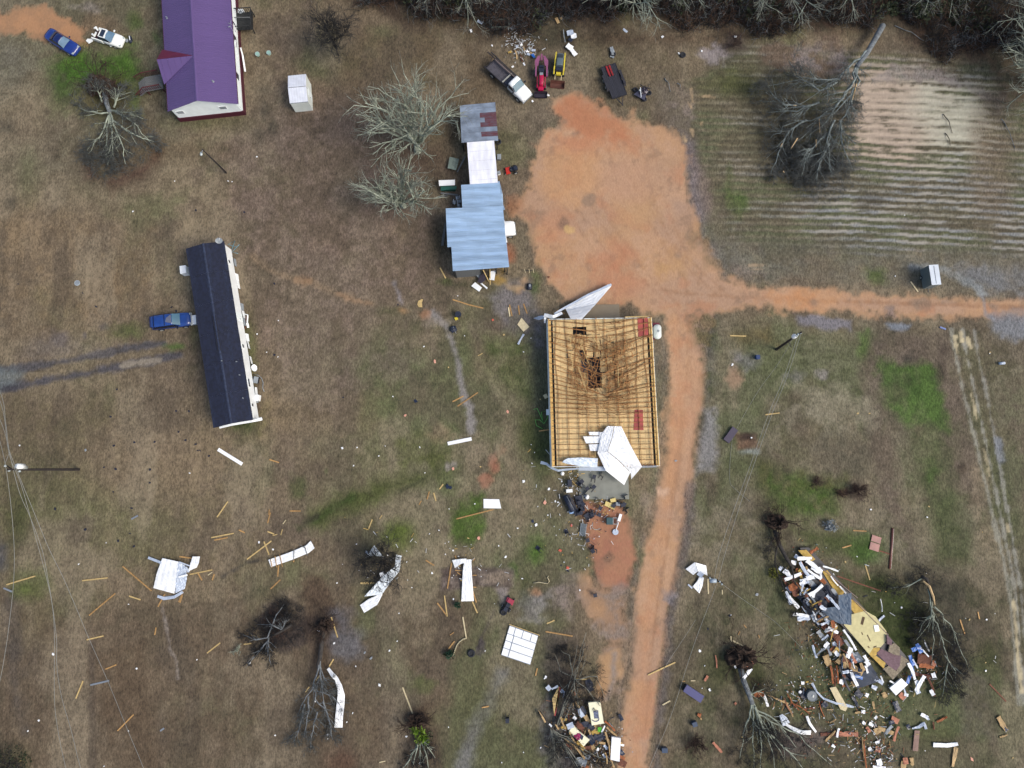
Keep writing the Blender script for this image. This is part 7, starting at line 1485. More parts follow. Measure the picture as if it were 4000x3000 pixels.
for k in range(120):
    px = g.uniform(1100, 4200) if k % 3 else g.uniform(2900, 4100); py = g.uniform(-200, (75+30*math.sin(px*.0071)) if px > 1700 else -10); q = leafmass(tuple(P(px, py, g.uniform(.3, 1.6))), g.uniform(.6, 1.7), 90, None, k, .16); b_.add(q.v, q.f)
single('evergreen_shrubs', b_, M_leafd, (0, 0, 0), "dark evergreen shrubs scattered through the woods edge brush", "shrubs", kind="stuff")
for k, (x0, y0, x1, y1, lab) in enumerate(((2596, 305, 2618, 358, "thin crooked stick lying right of the dark scrap machine"), (2645, 325, 2657, 345, "short crooked stick near the row field's upper left"), (3685, 445, 3720, 520, "dark broken branch lying on the flooded rows"), (3692, 520, 3712, 570, "second dark branch lying on the flooded rows"), (3912, 465, 3965, 580, "pale forked branch lying right of the flooded rows"), (3495, 100, 3610, 160, "curved thin branch at the woods edge"))):
    T2 = dict(limb=Twigs(), twig=Twigs()); tr = random.Random(k+5); limbline(T2, tr, [tuple(P(x0, y0, .1)), tuple(P((x0+x1)/2+6, (y0+y1)/2-4, .25)), tuple(P(x1, y1, .1))], .06, .03, opt(n=[3, 3]), 1, 4, .8)
    o_ = bpy.data.objects.new('fallen_branch', T2['limb'].mesh('fallen_branch', M_bark if k in (0, 1, 4, 5) else M_barkd, (0, 0, 0), 5)); col.objects.link(o_); tag(o_, lab, "branch", "loose fallen branches")
# ------------------------------------------------------------------ scattered boards
CM = dict(y=(M_pine, "yellow pine"), o=(M_orange, "orange brown"), p=(M_pale, "pale"), r=(M_redb, "red brown"), g=(paint('grey_strip', (138, 146, 158)), "grey"), w=(M_wsheet, "white"))
def board(x0, y0, x1, y1, c='y', w=.14, z=.05, noun="board", group="boards blown across the fields"):
    a, b2 = P(x0, y0, z), P(x1, y1, z); gz = ground_z(a.x, a.y); a.z += max(0, gz); b2.z += max(0, ground_z(b2.x, b2.y))
    L_ = (b2-a).length; b_ = MB(); b_.bar(a, b2, w, .045); o = single('board', b_, CM[c][0], (a.x, a.y, 0), None, "board", group)
    an = math.degrees(math.atan2(y0-y1, x1-x0)) % 180
    ori = "level" if an < 12 or an > 168 else ("upright" if 78 < an < 102 else ("rising right" if an < 90 else "falling right"))
    head = ("long" if L_ > 2.9 else "short" if L_ < 1.4 else "medium")+" "+CM[c][1]+" "+noun+" lying "+ori+","
    auto(o, (x0+x1)/2, (y0+y1)/2, head); return o
landmark("crumpled white sheet pile", 665, 2250); landmark("tilted batten strip", 1135, 2165); landmark("bent white sheet", 1830, 2270); landmark("white gridded panel", 2040, 2510)
landmark("clay road's lower end", 2500, 2750); landmark("wrecked mobile home", 3300, 2400); landmark("lower debris pile", 2320, 2860); landmark("arched white strip", 1333, 2760)
BD = """890 1959 848 2020 y;825 2100 913 2083 y;837 2110 889 2100 o;933 2070 956 2081 o;965 2185 1060 2113 y;479 2212 592 2308 o;701 2174 752 2181 o;829 2226 741 2244 y;773 2238 789 2267 o;829 2235 812 2247 p;837 2243 829 2266 o;25 2284 138 2250 y;321 2268 420 2257 y;450 2318 348 2404 o;504 2328 549 2343 y;644 2320 617 2370 o;716 2309 698 2352 o;712 2325 703 2354 o;610 2451 605 2480 o;339 2499 404 2484 y;412 2614 454 2597 o;324 2660 296 2729 y;522 2791 459 2855 o;860 2511 809 2551 y;952 2517 983 2513 y;979 2481 1000 2485 y;353 2676 426 2659 g;14 2297 47 2311 g;626 2855 641 2845 g;513 2028 539 2014 g;1052 1795 1090 1807 o;1052 1990 1049 2011 o;1056 2002 1045 2044 o;1131 1996 1175 1996 o;1117 2031 1105 2047 p;1103 2067 1097 2090 y;1045 2076 1070 2086 y;1065 2092 1083 2087 y;1031 2115 1051 2167 y;1088 2207 1085 2252 o;1148 2140 1147 2196 o;1492 2013 1483 2027 y;1454 2029 1440 2065 y;1677 1920 1668 1951 o;1694 1925 1703 1957 y;1731 1891 1717 1911 y;1646 1956 1637 1971 o;1783 2027 1928 1990 o;1787 1587 1867 1533 o;1768 1569 1811 1547 o;1663 2188 1696 2209 o;1764 2198 1748 2299 o;1095 2264 1057 2301 o;1736 2326 1747 2408 y;1708 2355 1745 2404 o;1845 2349 1865 2395 y;1847 2309 1861 2354 o;1808 2410 1822 2494 p;1775 2505 1753 2534 o;1773 2470 1758 2481 o;1294 2410 1319 2490 y;1259 2425 1265 2460 p;1277 2431 1295 2431 o;1303 2575 1286 2603 y;1250 2637 1234 2657 y;1208 2683 1193 2703 y;1301 2711 1309 2720 o;1573 2685 1628 2829 p;1882 2764 1910 2759 o;1482 2978 1505 2973 p;1778 2228 1805 2229 o;1845 2293 1861 2294 o;1785 2235 1802 2247 o;1843 2247 1862 2247 o;2136 2436 2166 2423 y;2131 2467 2237 2485 o;2531 2637 2638 2587 y;2588 2754 2618 2737 p;2855 2485 2856 2510 p;2861 2502 2903 2523 p;2852 2529 2927 2542 o;2765 2261 2767 2320 p;2821 2304 2821 2322 p;2251 2652 2300 2654 y;2698 2659 2716 2659 p;2663 2661 2676 2661 o;1719 1046 1741 1087 y;1768 1170 1830 1190 o;1830 1190 1888 1204 o;2025 1193 2029 1229 o;2045 1186 2059 1225 o;1990 1190 2000 1235 o;1986 1200 1992 1236 p;2852 1311 2914 1313 y;3557 1100 3586 1140 p;2990 1620 3045 1613 y;1867 1390 1885 1380 y;2105 1684 2146 1678 o;1777 2170 1788 2195 o;1848 2192 1855 2180 o;2219 1845 2235 1838 y;3384 2075 3332 2072 o;3380 2208 3398 2265 y;3290 2140 3325 2130 o;3270 2250 3440 2308 r;3430 2150 3480 2165 r;3750 2420 3770 2480 o;3820 2390 3826 2418 o;3865 2672 3930 2740 r;2962 2480 2968 2492 o;2905 2440 2915 2452 o;2890 2466 2884 2480 o;1780 2205 1800 2212 y;2205 1225 2175 1212 o;2092 2640 2099 2610 o"""
for ln in BD.split(';'):
    a = ln.split(); board(*map(float, a[:4]), a[4], w=.2 if a[4] == 'g' else (.1 if abs(float(a[0])-float(a[2]))+abs(float(a[1])-float(a[3])) < 30 else .15))
b_ = MB()
for k in range(5): b_.bar(P(1408+k*12, 2278, .06), P(1417+k*12, 2279, .06), .2, .05)
t = wroot('striped_board', P(1435, 2279, 0), "yellow board with dark stripes beside the white metal wrapped tree", "board")
for k in range(5): b_ = MB(); b_.bar(P(1408+k*11.5, 2278, .06), P(1417+k*11.5, 2278, .06), .2, .05); part('slat', b_, M_pine, t)
b_ = MB(); b_.bar(P(1408, 2278, .03), P(1464, 2278, .03), .12, .03); part('backing', b_, M_dark, t)
# ------------------------------------------------------------------ white metal and panels
t = wroot('crumpled_sheet_pile', P(665, 2250, 0), "large crumpled white metal sheet pile in the brown field, lower left", "metal sheet")
sheetq([(634, 2180, .5), (612, 2240, .5), (599, 2297, .3)], [(697, 2194, .6), (690, 2260, .7), (681, 2319, .3)], t, seed=31)
sheetq([(697, 2194, .6), (688, 2260, .75), (684, 2318, .3)], [(726, 2211, .4), (730, 2260, .5), (722, 2300, .2)], t, seed=32, amp=.05, m=M_wb)
sheetq([(752, 2174, .6), (744, 2200, .6), (734, 2232, .4)], [(781, 2174, .6), (776, 2200, .7), (768, 2217, .4)], t, seed=33, nm='flap', n_=5)
for a, b2, w in (((579, 2178, .2), (630, 2198, .5), .3), ((697, 2254, .8), (732, 2246, .8), .2), ((700, 2195, .7), (745, 2212, .5), .14), ((726, 2215, .6), (737, 2235, .4), .25)):
    b_ = MB(); b_.bar(P(*a), P(*b2), w, .06); part('trim', b_, M_wb if w != .2 else M_wsheet, t)
ribbon('curved_gutter', [(615, 2329, .1), (640, 2338, .15), (680, 2332, .15), (714, 2312, .2)], [10, 12, 11, 9], M_wb, "curved pale gutter under the crumpled white sheet pile", "gutter", thick=.08)
t = wroot('batten_strip', P(1135, 2165, 0), "long tilted white roofing strip crossed by thin battens", "roofing")
sheetq([(1048, 2187, .3), (1130, 2158, .35), (1196, 2130, .3), (1214, 2112, .35)], [(1059, 2215, .3), (1142, 2186, .35), (1206, 2160, .3), (1229, 2141, .3)], t, seed=41)
for x0, y0, x1, y1 in ((1074, 2172, 1081, 2216), (1092, 2166, 1103, 2214), (1149, 2140, 1147, 2190), (1170, 2128, 1195, 2142), (1190, 2135, 1201, 2170), (1057, 2185, 1063, 2217)):
    b_ = MB(); b_.bar(P(x0, y0, .42), P(x1, y1, .36), .08, .05); part('batten', b_, M_orange if x0 < 1100 else M_greyw, t)
t = wroot('folded_roofing_strip', P(1490, 2270, 0), "long folded white roofing strip bent round the small dark tree", "roofing")
sheetq([(1546, 2166, .9), (1543, 2212, 1.0), (1496, 2250, .9), (1423, 2330, .4)], [(1569, 2171, .9), (1560, 2232, 1.0), (1530, 2268, .8), (1492, 2322, .4)], t, seed=51, n_=7, m=paint('white_dull', (222, 230, 240), var=.12, scale=3))
sheetq([(1406, 2364, .2), (1440, 2340, .35), (1488, 2318, .45)], [(1423, 2394, .2), (1474, 2362, .35), (1494, 2322, .45)], t, seed=52, n_=7)
b_ = MB(); b_.bar(P(1484, 2246, .8), P(1500, 2240, .8), .45, .04); part('torn_end', b_, M_wsheet, t)
t = wroot('torn_white_scrap', P(1465, 2155, 0), "torn jagged white scrap caught left of the small dark tree's top", "scrap"); sheetq([(1428, 2178, .8), (1440, 2160, 1.1), (1462, 2130, 1.2)], [(1450, 2172, .9), (1478, 2172, 1.1), (1499, 2176, .9)], t, seed=53, amp=.07, n_=5, m=paint('white_dull', (222, 230, 240), var=.12, scale=3)); sheetq([(1430, 2150, .8), (1445, 2158, 1)], [(1424, 2162, .8), (1448, 2168, 1)], t, seed=54, n_=3, m=M_wb)
t = wroot('bent_sheet', P(1825, 2270, 0), "tall bent white sheet lying across the dark soil patch", "metal sheet")
sheetq([(1815, 2186, .5), (1808, 2228, .5), (1802, 2349, .2)], [(1841, 2185, .5), (1843, 2240, .6), (1851, 2348, .2)], t, seed=61); sheetq([(1766, 2188, .3), (1800, 2183, .6), (1822, 2182, .55)], [(1777, 2219, .2), (1800, 2203, .5), (1818, 2198, .55)], t, seed=62, n_=5)
ribbon('arched_strip', [(1281, 2611, .5), (1297, 2634, .6), (1314, 2652, .7), (1326, 2680, .8), (1333, 2716, .8), (1330, 2752, .6), (1325, 2795, .4), (1322, 2842, .2)], [12, 15, 14, 20, 25, 29, 29, 29], M_wsheet, "arched white sheet strip curving beside the dark fallen tree", "metal sheet")
t = wroot('gridded_panel', P(2040, 2510, 0), "large white panel divided by dark seams into blocks, pale timber edge", "insulated panel")
q4 = [(1992, 2440), (2102, 2480), (2070, 2596), (1958, 2558)]
def gq(u, v, z): a = P(*q4[0], z).lerp(P(*q4[1], z), u); b2 = P(*q4[3], z).lerp(P(*q4[2], z), u); return a.lerp(b2, v)
for v0, v1 in ((.03, .27), (.29, .5), (.52, .74), (.76, .98)):
    us = ((0, .2), (.22, .48), (.5, .78), (.8, 1)) if v0 < .1 else ((0, .215), (.24, 1))
    for u0, u1 in us:
        b_ = MB(); b_.prism([gq(u0, v0, 0)[:2], gq(u1, v0, 0)[:2], gq(u1, v1, 0)[:2], gq(u0, v1, 0)[:2]], .12, .2); part('panel', b_, M_wsheet, t)
b_ = MB(); b_.prism([gq(-.005, 0, 0)[:2], gq(1.005, 0, 0)[:2], gq(1.005, 1, 0)[:2], gq(-.005, 1, 0)[:2]], .04, .115); part('backing', b_, paint('panel_back', (108, 130, 160)), t); b_ = MB(); b_.bar(gq(-.03, .0, .16), gq(1.06, -.005, .16), .1, .1); part('timber_edge', b_, M_pine, t)
t = wroot('white_scrap_cluster', P(2720, 2230, 0), "folded white panel split in two beside the broken pole top", "metal sheet"); landmark("folded white panel", 2720, 2240)
sheetq([(2678, 2223, .3), (2714, 2196, .6)], [(2708, 2246, .3), (2726, 2232, .6)], t, seed=71, n_=6); sheetq([(2716, 2197, .6), (2727, 2232, .55)], [(2758, 2209, .3), (2764, 2248, .2)], t, seed=72, n_=6); sheetq([(2733, 2252, .4), (2722, 2272, .3), (2705, 2291, .2)], [(2750, 2256, .4), (2744, 2290, .3), (2732, 2318, .2)], t, seed=73, n_=5)
b_ = MB(); b_.bar(P(2688, 2283, .1), P(2704, 2298, .1), .18, .05); b_.bar(P(2727, 2236, .5), P(2745, 2250, .5), .6, .04); part('fragment', b_, M_wb, t)
b_ = MB(); b_.bar(P(852, 1755, .1), P(946, 1813, .1), .42, .08); single('white_gutter', b_, M_wsheet, P(900, 1784, 0), "straight white gutter length below the black mobile home", "gutter")
b_ = MB(); b_.bar(P(1749, 1733, .12), P(1842, 1714, .12), .44, .1); single('white_gutter', b_, M_wsheet, P(1795, 1724, 0), "straight white gutter length left of the roofless barn", "gutter")
slab('white_board_sheet', [(1889, 1949), (1950, 1950), (1958, 1986), (1889, 1985)], .06, .05, M_wsheet, "white four sided board above the long orange board, left of the black chairs", "board sheet")
slab('square_board', [(2037, 1241), (2068, 1277), (2045, 1296), (2021, 1268)], .05, .05, M_pale, "cream square board lying left of the barn's upper corner", "board sheet")
ribbon('white_strip', [(2046, 1305, .1), (2034, 1325, .1), (2024, 1345, .1)], [9, 6, 8], M_wb, "narrow bluish strip below the cream square board", "scrap")
slab('torn_plywood', [(1630, 1190), (1634, 1175), (1647, 1168), (1653, 1170), (1648, 1182), (1650, 1200), (1636, 1200)], .05, .04, M_pine, "torn tan plywood piece at the grey path's upper end", "board")
hose('rope', [(1822, 2492), (1809, 2496), (1793, 2508), (1784, 2521), (1775, 2544), (1771, 2560)], .09, mat('jute', C(188, 176, 146)), "thick beige rope curving down to the dark green clump", "rope", .1)
hose('bent_pipe', [(2083, 2277), (2105, 2274), (2140, 2279), (2146, 2270), (2138, 2255), (2142, 2250)], .07, mat('jute', C(188, 176, 146)), "bent beige pipe above the grey puddle left of the clay strip", "pipe", .08)
bush(1757, 2552, .55, 14, "dark green artificial tree top at the beige rope's end", M_leafd, 91, mat('pine_green', C(24, 66, 44), var=.4)); bush(1788, 2362, .4, 8, "small dark green clump below the bent white sheet", M_leafd, 92, mat('pine_green', C(24, 66, 44), var=.4))
hose('green_hose', [(2084, 1600), (2098, 1595), (2112, 1625), (2122, 1650), (2115, 1610), (2135, 1605), (2140, 1630), (2125, 1655), (2108, 1640), (2090, 1640), (2096, 1662), (2120, 1675)], .045, mat('hose_green', C(120, 190, 96)), "tangled bright green hose left of the roofless barn", "hose")
boxthing('meter_box', 2139, 1612, (.4, .7, .8), 0, M_greym, "small grey box on the ground against the barn's left wall", "box", 0, lid(M_white)); boxthing('cream_bucket', 2131, 1549, (.45, .5, .35), .5, M_pale, "cream tub just left of the barn's left wall", "tub", 0, lid(M_pale))
hose('long_white_pipe', [(3486, 2063), (3482, 2140), (3475, 2222)], .16, paint('brown_channel', (120, 76, 66)), "long brown channel lying upright right of the pink panel", "channel"); hose('channel_edge', [(3490, 2066), (3486, 2140), (3479, 2222)], .06, M_whitew, "thin white strip along the long brown channel", "strip")
t = wroot('pink_panel', P(3416, 2120, 0), "faded pink panel in two halves on the green grass", "panel"); landmark("faded pink panel", 3416, 2120)
for q in ([(3405, 2088), (3441, 2100), (3436, 2124), (3400, 2112)], [(3399, 2115), (3435, 2127), (3429, 2156), (3393, 2144)]): b_ = MB(); b_.prism([P(*p)[:2] for p in q], .08, .16); part('half', b_, paint('pink_board', (160, 104, 98), var=.2), t)
def drum(name, px, py, r, h, m, label, cat="barrel"):
    t = root(name, P(px, py, 0), 0, label, cat); b_ = MB(); b_.tube([(0, 0, 0), (0, 0, h*.5), (0, 0, h)], [r, r*1.03, r], 18); part('drum', b_, m, t); b_ = MB(); b_.ring((0, 0, h), r*.93, .03, 18, 5); part('rim', b_, m, t); b_ = MB(); b_.blob((r*.1, 0, h+.0), r*.3, 1, (1, 1, .4)); part('lid', b_, M_rim, t); return t
drum('water_tank', 3163, 2712, .62, .7, paint('tank_grey', (92, 106, 120)), "round grey blue tank left of the bent white pipe, below the wreck", "tank")
boxthing('blue_bin', 2850, 1676, (.55, .5, .5), .8, M_blue, "small blue object beside the brown hollow", "bin", 0, lid(M_blue)) if False else None
b_ = MB(); b_.bar(P(2836, 1724, .2), P(2872, 1674, .2), .85, .25); single('plum_board', b_, paint('dark_plum', (70, 62, 84)), P(2854, 1700, 0), "dark plum panel slanting beside the brown hollow, east of road", "board"); landmark("brown hollow", 2915, 1715)
t = root('blue_chest', P(2704, 2703, 0), math.radians(-33), "long purple blue chest lying right of the clay road's lower end", "chest"); b_ = MB(); b_.box((0, 0, .35), (2.35, .85, .6)); part('body', b_, paint('chest_blue', (66, 68, 120)), t); b_ = MB(); b_.box((0, 0, .68), (2.4, .9, .06)); part('lid', b_, paint('chest_lid', (74, 76, 130)), t); b_ = MB(); b_.box((-1.22, 0, .4), (.08, .8, .5)); part('end_cap', b_, M_navy, t)
boxthing('blue_square_bin', 2710, 2824, (.55, .5, .5), .3, paint('slate_blue', (52, 74, 104)), "slate blue bin above the round brown bush", "bin", 0, lid(paint('slate_blue', (52, 74, 104)))); boxthing('blue_square_bin', 2593, 2925, (.65, .5, .5), 0, paint('slate_blue', (52, 74, 104)), "slate blue bin left of the round brown bush", "bin", 0, lid(paint('slate_blue', (52, 74, 104))))
boxthing('blue_square_bin', 2956, 1397, (.45, .5, .5), 0, paint('bin_blue', (44, 70, 120)), "small dark blue bin below the leaning utility pole", "bin", 0, lid(paint('bin_blue', (44, 70, 120))))
b_ = MB(); b_.tube([P(3903, 1420, .2), P(3924, 1418, .2)], .18, 10); single('white_canister', b_, M_wb, P(3913, 1419, 0), "small pale canister at the far right beyond the ruts", "canister", smooth=True)
b_ = MB(); b_.bar(P(3672, 1278, .1), P(3694, 1286, .1), .2, .12); single('blue_bag', b_, paint('bagblue', (120, 140, 200)), P(3683, 1282, 0), "small pale blue bag above the ruts' top end", "bag")
t = root('oval_lid', P(303, 1106, 0), 0, "pale grey oval lid lying in the brown field left of the mobile home", "lid"); b_ = MB(); b_.tube([(0, 0, .02), (0, 0, .1)], [.36, .36], 20); part('disc', b_, M_greym, t); b_ = MB(); b_.ring((0, 0, .1), .34, .025, 20, 5); part('rim', b_, M_lamp, t)
# ------------------------------------------------------------------ furniture and clutter blown out of the barn
def mk_chair():
    t = root('chair', (0, 0, 0), 0, None, "chair", "black chairs blown out of the barn"); out = []
    b_ = MB(); b_.box((0, 0, .45), (.46, .46, .04)); out.append((part('seat', b_, M_navy, t), [])); b_ = MB(); b_.box((0, .22, .72), (.44, .035, .46), rx=-.12); out.append((part('backrest', b_, M_navy, t), []))
    for x in (-.2, .2):
        for y in (-.2, .2): b_ = MB(); b_.bar((x, y, .44), (x*1.15, y*1.2, 0), .03, .03); out.append((part('leg', b_, M_steel, t), []))
    return t, out
landmark("barn's lower concrete slab", 2355, 1890); landmark("yellow foam panels", 2385, 1970); landmark("long black smoker", 2222, 1965); landmark("grey lounger", 2277, 2070)
ch0, tree_ = mk_chair(); spots = [(2271, 1880, .6), (2314, 1884, 2.9), (2341, 1871, 1), (2278, 1902, .9), (2292, 1908, 2.2), (2303, 1918, 2.4), (2274, 1940, .6), (2330, 1960, 0), (2343, 1984, 1), (2300, 1989, .5), (2303, 2020, .8), (2317, 2011, 2), (2339, 2010, 1.2), (2385, 1994, 2.6), (2424, 1945, .2), (2428, 1958, 1.8), (2430, 1972, .3), (2427, 1990, 2.7), (2434, 2003, .5), (2248, 1952, 1.4), (2262, 1963, .2), (2255, 1978, 2), (2268, 1990, .6), (2250, 2005, .4), (2268, 2002, .9), (2240, 2011, 1.9), (2284, 2031, 0), (2220, 2095, .4), (2294, 2109, .2), (2303, 2131, .5), (2322, 2160, 1.4), (2118, 2154, .9), (2323, 2323, .2), (1982, 2787, 0)]
for i, (px, py, rz) in enumerate(spots):
    p = P(px, py, 0); p.z = max(0, ground_z(p.x, p.y))+(.14 if 2257 < px < 2457 and 1835 < py < 1950 else 0)
    k = i % 4; rot = (0, 0, rz) if k == 0 else ((math.radians(92), 0, rz) if k == 1 else ((0, math.radians(90), rz) if k == 2 else (math.radians(-88), 0, rz)))
    zoff = 0 if k == 0 else (.25 if k == 1 else .25); p.z += zoff
    if i == 0: o = ch0; o.location = p; o.rotation_euler = rot
    else: o = dup(ch0, tree_, p, rot, "x")
    auto(o, px, py, "black chair "+["standing", "on its back", "on its side", "face down"][k]+",")
for px, py, rz, w, l in ((2294, 2016, .6, .75, .75), (2262, 1955, .2, .9, 1.2), (2255, 1998, .5, 1.0, .7), (2270, 1985, .1, .8, .8)):
    t = root('folding_table', P(px, py, 0), rz, None, "table", "dark folding tables blown out of the barn"); auto(t, px, py, "dark folding table top lying flat,"); b_ = MB(); b_.box((0, 0, .3), (w, l, .05)); part('tabletop', b_, M_navy, t)
    for x in (-.3, .3): b_ = MB(); b_.bar((x, -.3, .28), (x*1.2, .3, .05), .04, .04); part('leg', b_, M_steel, t)
t = root('smoker_grill', P(2222, 1968, 0), math.radians(-62), "long black smoker grill on the grass left of the lower slab", "grill")
b_ = MB(); b_.tube([(-1.2, 0, .6), (1.0, 0, .6)], .38, 14); part('barrel', b_, M_navy, t, True); b_ = MB(); b_.box((-.1, .5, .75), (2.0, .22, .04)); part('shelf', b_, M_steel, t); b_ = MB(); b_.bar((-1.0, .16, 1.0), (.8, .16, 1.0), .04, .04); part('handle', b_, M_greym, t)
for x in (-.9, .8):
    for y in (-.3, .3): b_ = MB(); b_.bar((x, y, 0), (x, y, .4), .05, .05); part('leg', b_, M_steel, t)
boxthing('blue_cooler', 2231, 1990, (.55, .95, .4), .15, paint('cooler_blue', (110, 150, 220), var=.2, scale=6), "light blue cooler at the lower end of the black smoker", "cooler", 0, lid(paint('cooler_top', (150, 185, 235), var=.3, scale=8)))
boxthing('white_cooler', 2223, 1917, (.75, .4, .4), .1, M_wb, "white cooler at the upper end of the black smoker", "cooler", 0, lid(M_white)); boxthing('black_bin', 2224, 1887, (.5, .85, .8), .05, M_navy, "black bin on the grass left of the lower slab", "bin", 0, lid(M_navy))
b_ = MB(); b_.blob(P(2293, 1941, .3), .28, 3, (.9, 1.1, .8), .08, 14, 8); single('white_bucket', b_, M_wsheet, P(2293, 1941, 0), "round white bucket at the lower slab's lower left corner", "bucket", smooth=True); b_ = MB(); b_.blob(P(2197, 1850, .3), .25, 4, (1, 1, .8), .08, 12, 7); single('white_ball', b_, M_wsheet, P(2197, 1850, 0), "round white ball under the bent barn gutter", "ball", smooth=True)
for q, k in (([(2366, 1957), (2407, 1972), (2399, 1992), (2360, 1974)], 0), ([(2382, 1950), (2403, 1944), (2407, 1959), (2386, 1963)], 1)):
    t = wroot('foam_slab', P(q[0][0], q[0][1], 0), ["large yellow foam panel with two grooves below the slab", "smaller yellow foam panel against the slab's lower edge"][k], "foam panel"); a, b2, c, d = [P(*p, .15+.1*k) for p in q]
    for u in range(3 if k == 0 else 1):
        n_ = 3 if k == 0 else 1; A_, B_ = a.lerp(b2, u/n_+.01), a.lerp(b2, (u+1)/n_-.01); D_, C_ = d.lerp(c, u/n_+.01), d.lerp(c, (u+1)/n_-.01); b_ = MB(); b_.prism([v[:2] for v in (A_, B_, C_, D_)], .12+.1*k, .3+.1*k); part('block', b_, M_foam, t)
boxthing('grey_box', 2412, 1968, (.5, .42, .35), -.1, M_wb, "small pale grey box right of the yellow foam panels", "box", 0, lid(M_greym))
t = root('barbecue', P(2388, 2034, 0), 0, "teal lidded grill with grey frame on the red clay", "grill"); b_ = MB(); b_.box((-.3, 0, .5), (.75, .85, .5)); part('hood', b_, M_teal, t)
for x in (.15, .65): b_ = MB(); b_.box((x, 0, .5), (.08, .8, .06)); part('frame_bar', b_, M_greym, t)
for y in (-.38, .38): b_ = MB(); b_.box((.4, y, .5), (.6, .08, .06)); part('frame_bar', b_, M_greym, t)
for x in (.3, .5): b_ = MB(); b_.box((x, 0, .42), (.12, .5, .1)); part('burner', b_, paint('burner', (60, 22, 20)), t)
for x, y in ((-.55, -.35), (-.55, .35), (.6, -.35), (.6, .35)): b_ = MB(); b_.bar((x, y, 0), (x, y, .45), .04, .04); part('leg', b_, M_steel, t)
t = wroot('pedestal_stand', P(2415, 2050, 0), "white pedestal stand with a round base lying on the red clay", "stand"); b_ = MB(); q = P(2404, 2078, .1); b_.tube([q, q+Vector((0, 0, .08))], .37, 18); part('base', b_, M_wb, t); b_ = MB(); b_.tube([P(2405, 2074, .2), P(2416, 2040, .25)], .06, 8); part('pole', b_, M_white, t, True); b_ = MB(); b_.bar(P(2417, 2036, .25), P(2425, 2008, .3), .34, .14); part('head', b_, M_wsheet, t)
t = root('lounger', P(2277, 2069, 0), math.radians(-8), "grey slatted lounger lying on the grass beside red clay", "lounger")
for k in range(6): b_ = MB(); b_.box((-.28+k*.11, 0, .2), (.08, 1.5, .04)); part('slat', b_, paint('lounger_grey', (112, 124, 134)), t)
b_ = MB(); b_.box((-.34, 0, .18), (.05, 1.6, .08)); b_.box((.36, 0, .18), (.05, 1.6, .08)); part('side_rail', b_, M_greym, t)
hose('cable', [(2316, 2040), (2313, 2060), (2322, 2068), (2335, 2069), (2344, 2064)], .03, M_lamp, "thin pale cable curling on the red clay", "cable")

# ------------------------------------------------------------------ wrecked mobile home in the south east
wk = wroot('wrecked_mobile_home', P(3300, 2400, 0), "wrecked mobile home, bare yellow and cream floor deck heaped with debris", "mobile home")
def wpoly(nm, pts, z0, z1, m): b_ = MB(); b_.prism([P(*p, z1)[:2] for p in pts], z0, z1); return part(nm, b_, m, wk)
M_cream = mat('cream_floor', C(222, 212, 162), rough=.85, var=.08, scale=2); M_yfl = mat('yellow_subfloor', C(206, 172, 92), rough=.85, var=.16, scale=3); M_mauve = mat('mauve_carpet', C(128, 104, 112), rough=1, var=.16, scale=4); M_tan = mat('tan_carpet', C(150, 138, 120), rough=1, var=.25, scale=5)
wpoly('chassis', [(3125, 2140), (3160, 2138), (3330, 2325), (3490, 2505), (3555, 2582), (3492, 2652), (3290, 2445), (3180, 2330)], .15, .55, M_steel)
wpoly('subfloor', [(3118, 2150), (3150, 2148), (3185, 2185), (3160, 2200)], .56, .66, M_yfl); wpoly('subfloor', [(3212, 2232), (3232, 2228), (3298, 2312), (3292, 2324), (3268, 2322)], .56, .66, M_yfl)
wpoly('subfloor', [(3325, 2340), (3346, 2352), (3380, 2385), (3366, 2402), (3340, 2400), (3325, 2380)], .56, .66, M_yfl); wpoly('cream_floor', [(3380, 2386), (3420, 2408), (3462, 2465), (3466, 2500), (3440, 2528), (3412, 2530), (3395, 2556), (3296, 2440), (3326, 2400)], .56, .68, M_cream)
wpoly('subfloor', [(3395, 2556), (3412, 2531), (3436, 2530), (3440, 2545), (3420, 2560), (3460, 2590), (3452, 2612)], .565, .665, M_yfl); wpoly('mauve_carpet', [(3424, 2552), (3442, 2534), (3470, 2548), (3520, 2560), (3515, 2600), (3500, 2620), (3470, 2600)], .56, .69, M_mauve)
wpoly('tan_carpet', [(3450, 2612), (3472, 2600), (3502, 2622), (3520, 2560), (3556, 2583), (3500, 2640), (3488, 2655)], .56, .68, M_tan); wpoly('torn_carpet', [(3470, 2545), (3476, 2520), (3495, 2512), (3515, 2530), (3515, 2562), (3490, 2556)], .69, .9, M_tan)
wpoly('carpet_roll', [(3464, 2480), (3484, 2500), (3484, 2520), (3466, 2516)], .7, .95, M_mauve)
for (x0, y0, x1, y1, w) in ((3374, 2410, 3366, 2440, .3), (3388, 2480, 3400, 2505, .12), (3366, 2470, 3370, 2480, .1), (3390, 2525, 3396, 2530, .15), (3412, 2528, 3424, 2524, .12)): b_ = MB(); b_.bar(P(x0, y0, .69), P(x1, y1, .69), w, .03); part('mud_stain_board', b_, mat('brown_scrap', C(96, 74, 52), var=.3), wk)
b_ = MB(); b_.box(P(3424, 2454, .72), (.55, .75, .08), rz=.15); part('white_tile', b_, M_wsheet, wk)
b_ = MB(); b_.bar(P(3205, 2215, .7), P(3350, 2336, .7), .08, .12); b_.bar(P(3330, 2340, .7), P(3470, 2480, .7), .07, .1); part('edge_rail', b_, mat('edge_mauve', C(150, 130, 124)), wk)
def wsheet(nm, A_, B_, m, label, cat, seed, amp=.04, n_=6, rib=0.0):
    t = wroot(nm, P(A_[0][0], A_[0][1], 0), label, cat); sheetq(A_, B_, t, m, 'membrane', n_, seed, rib, amp); return t
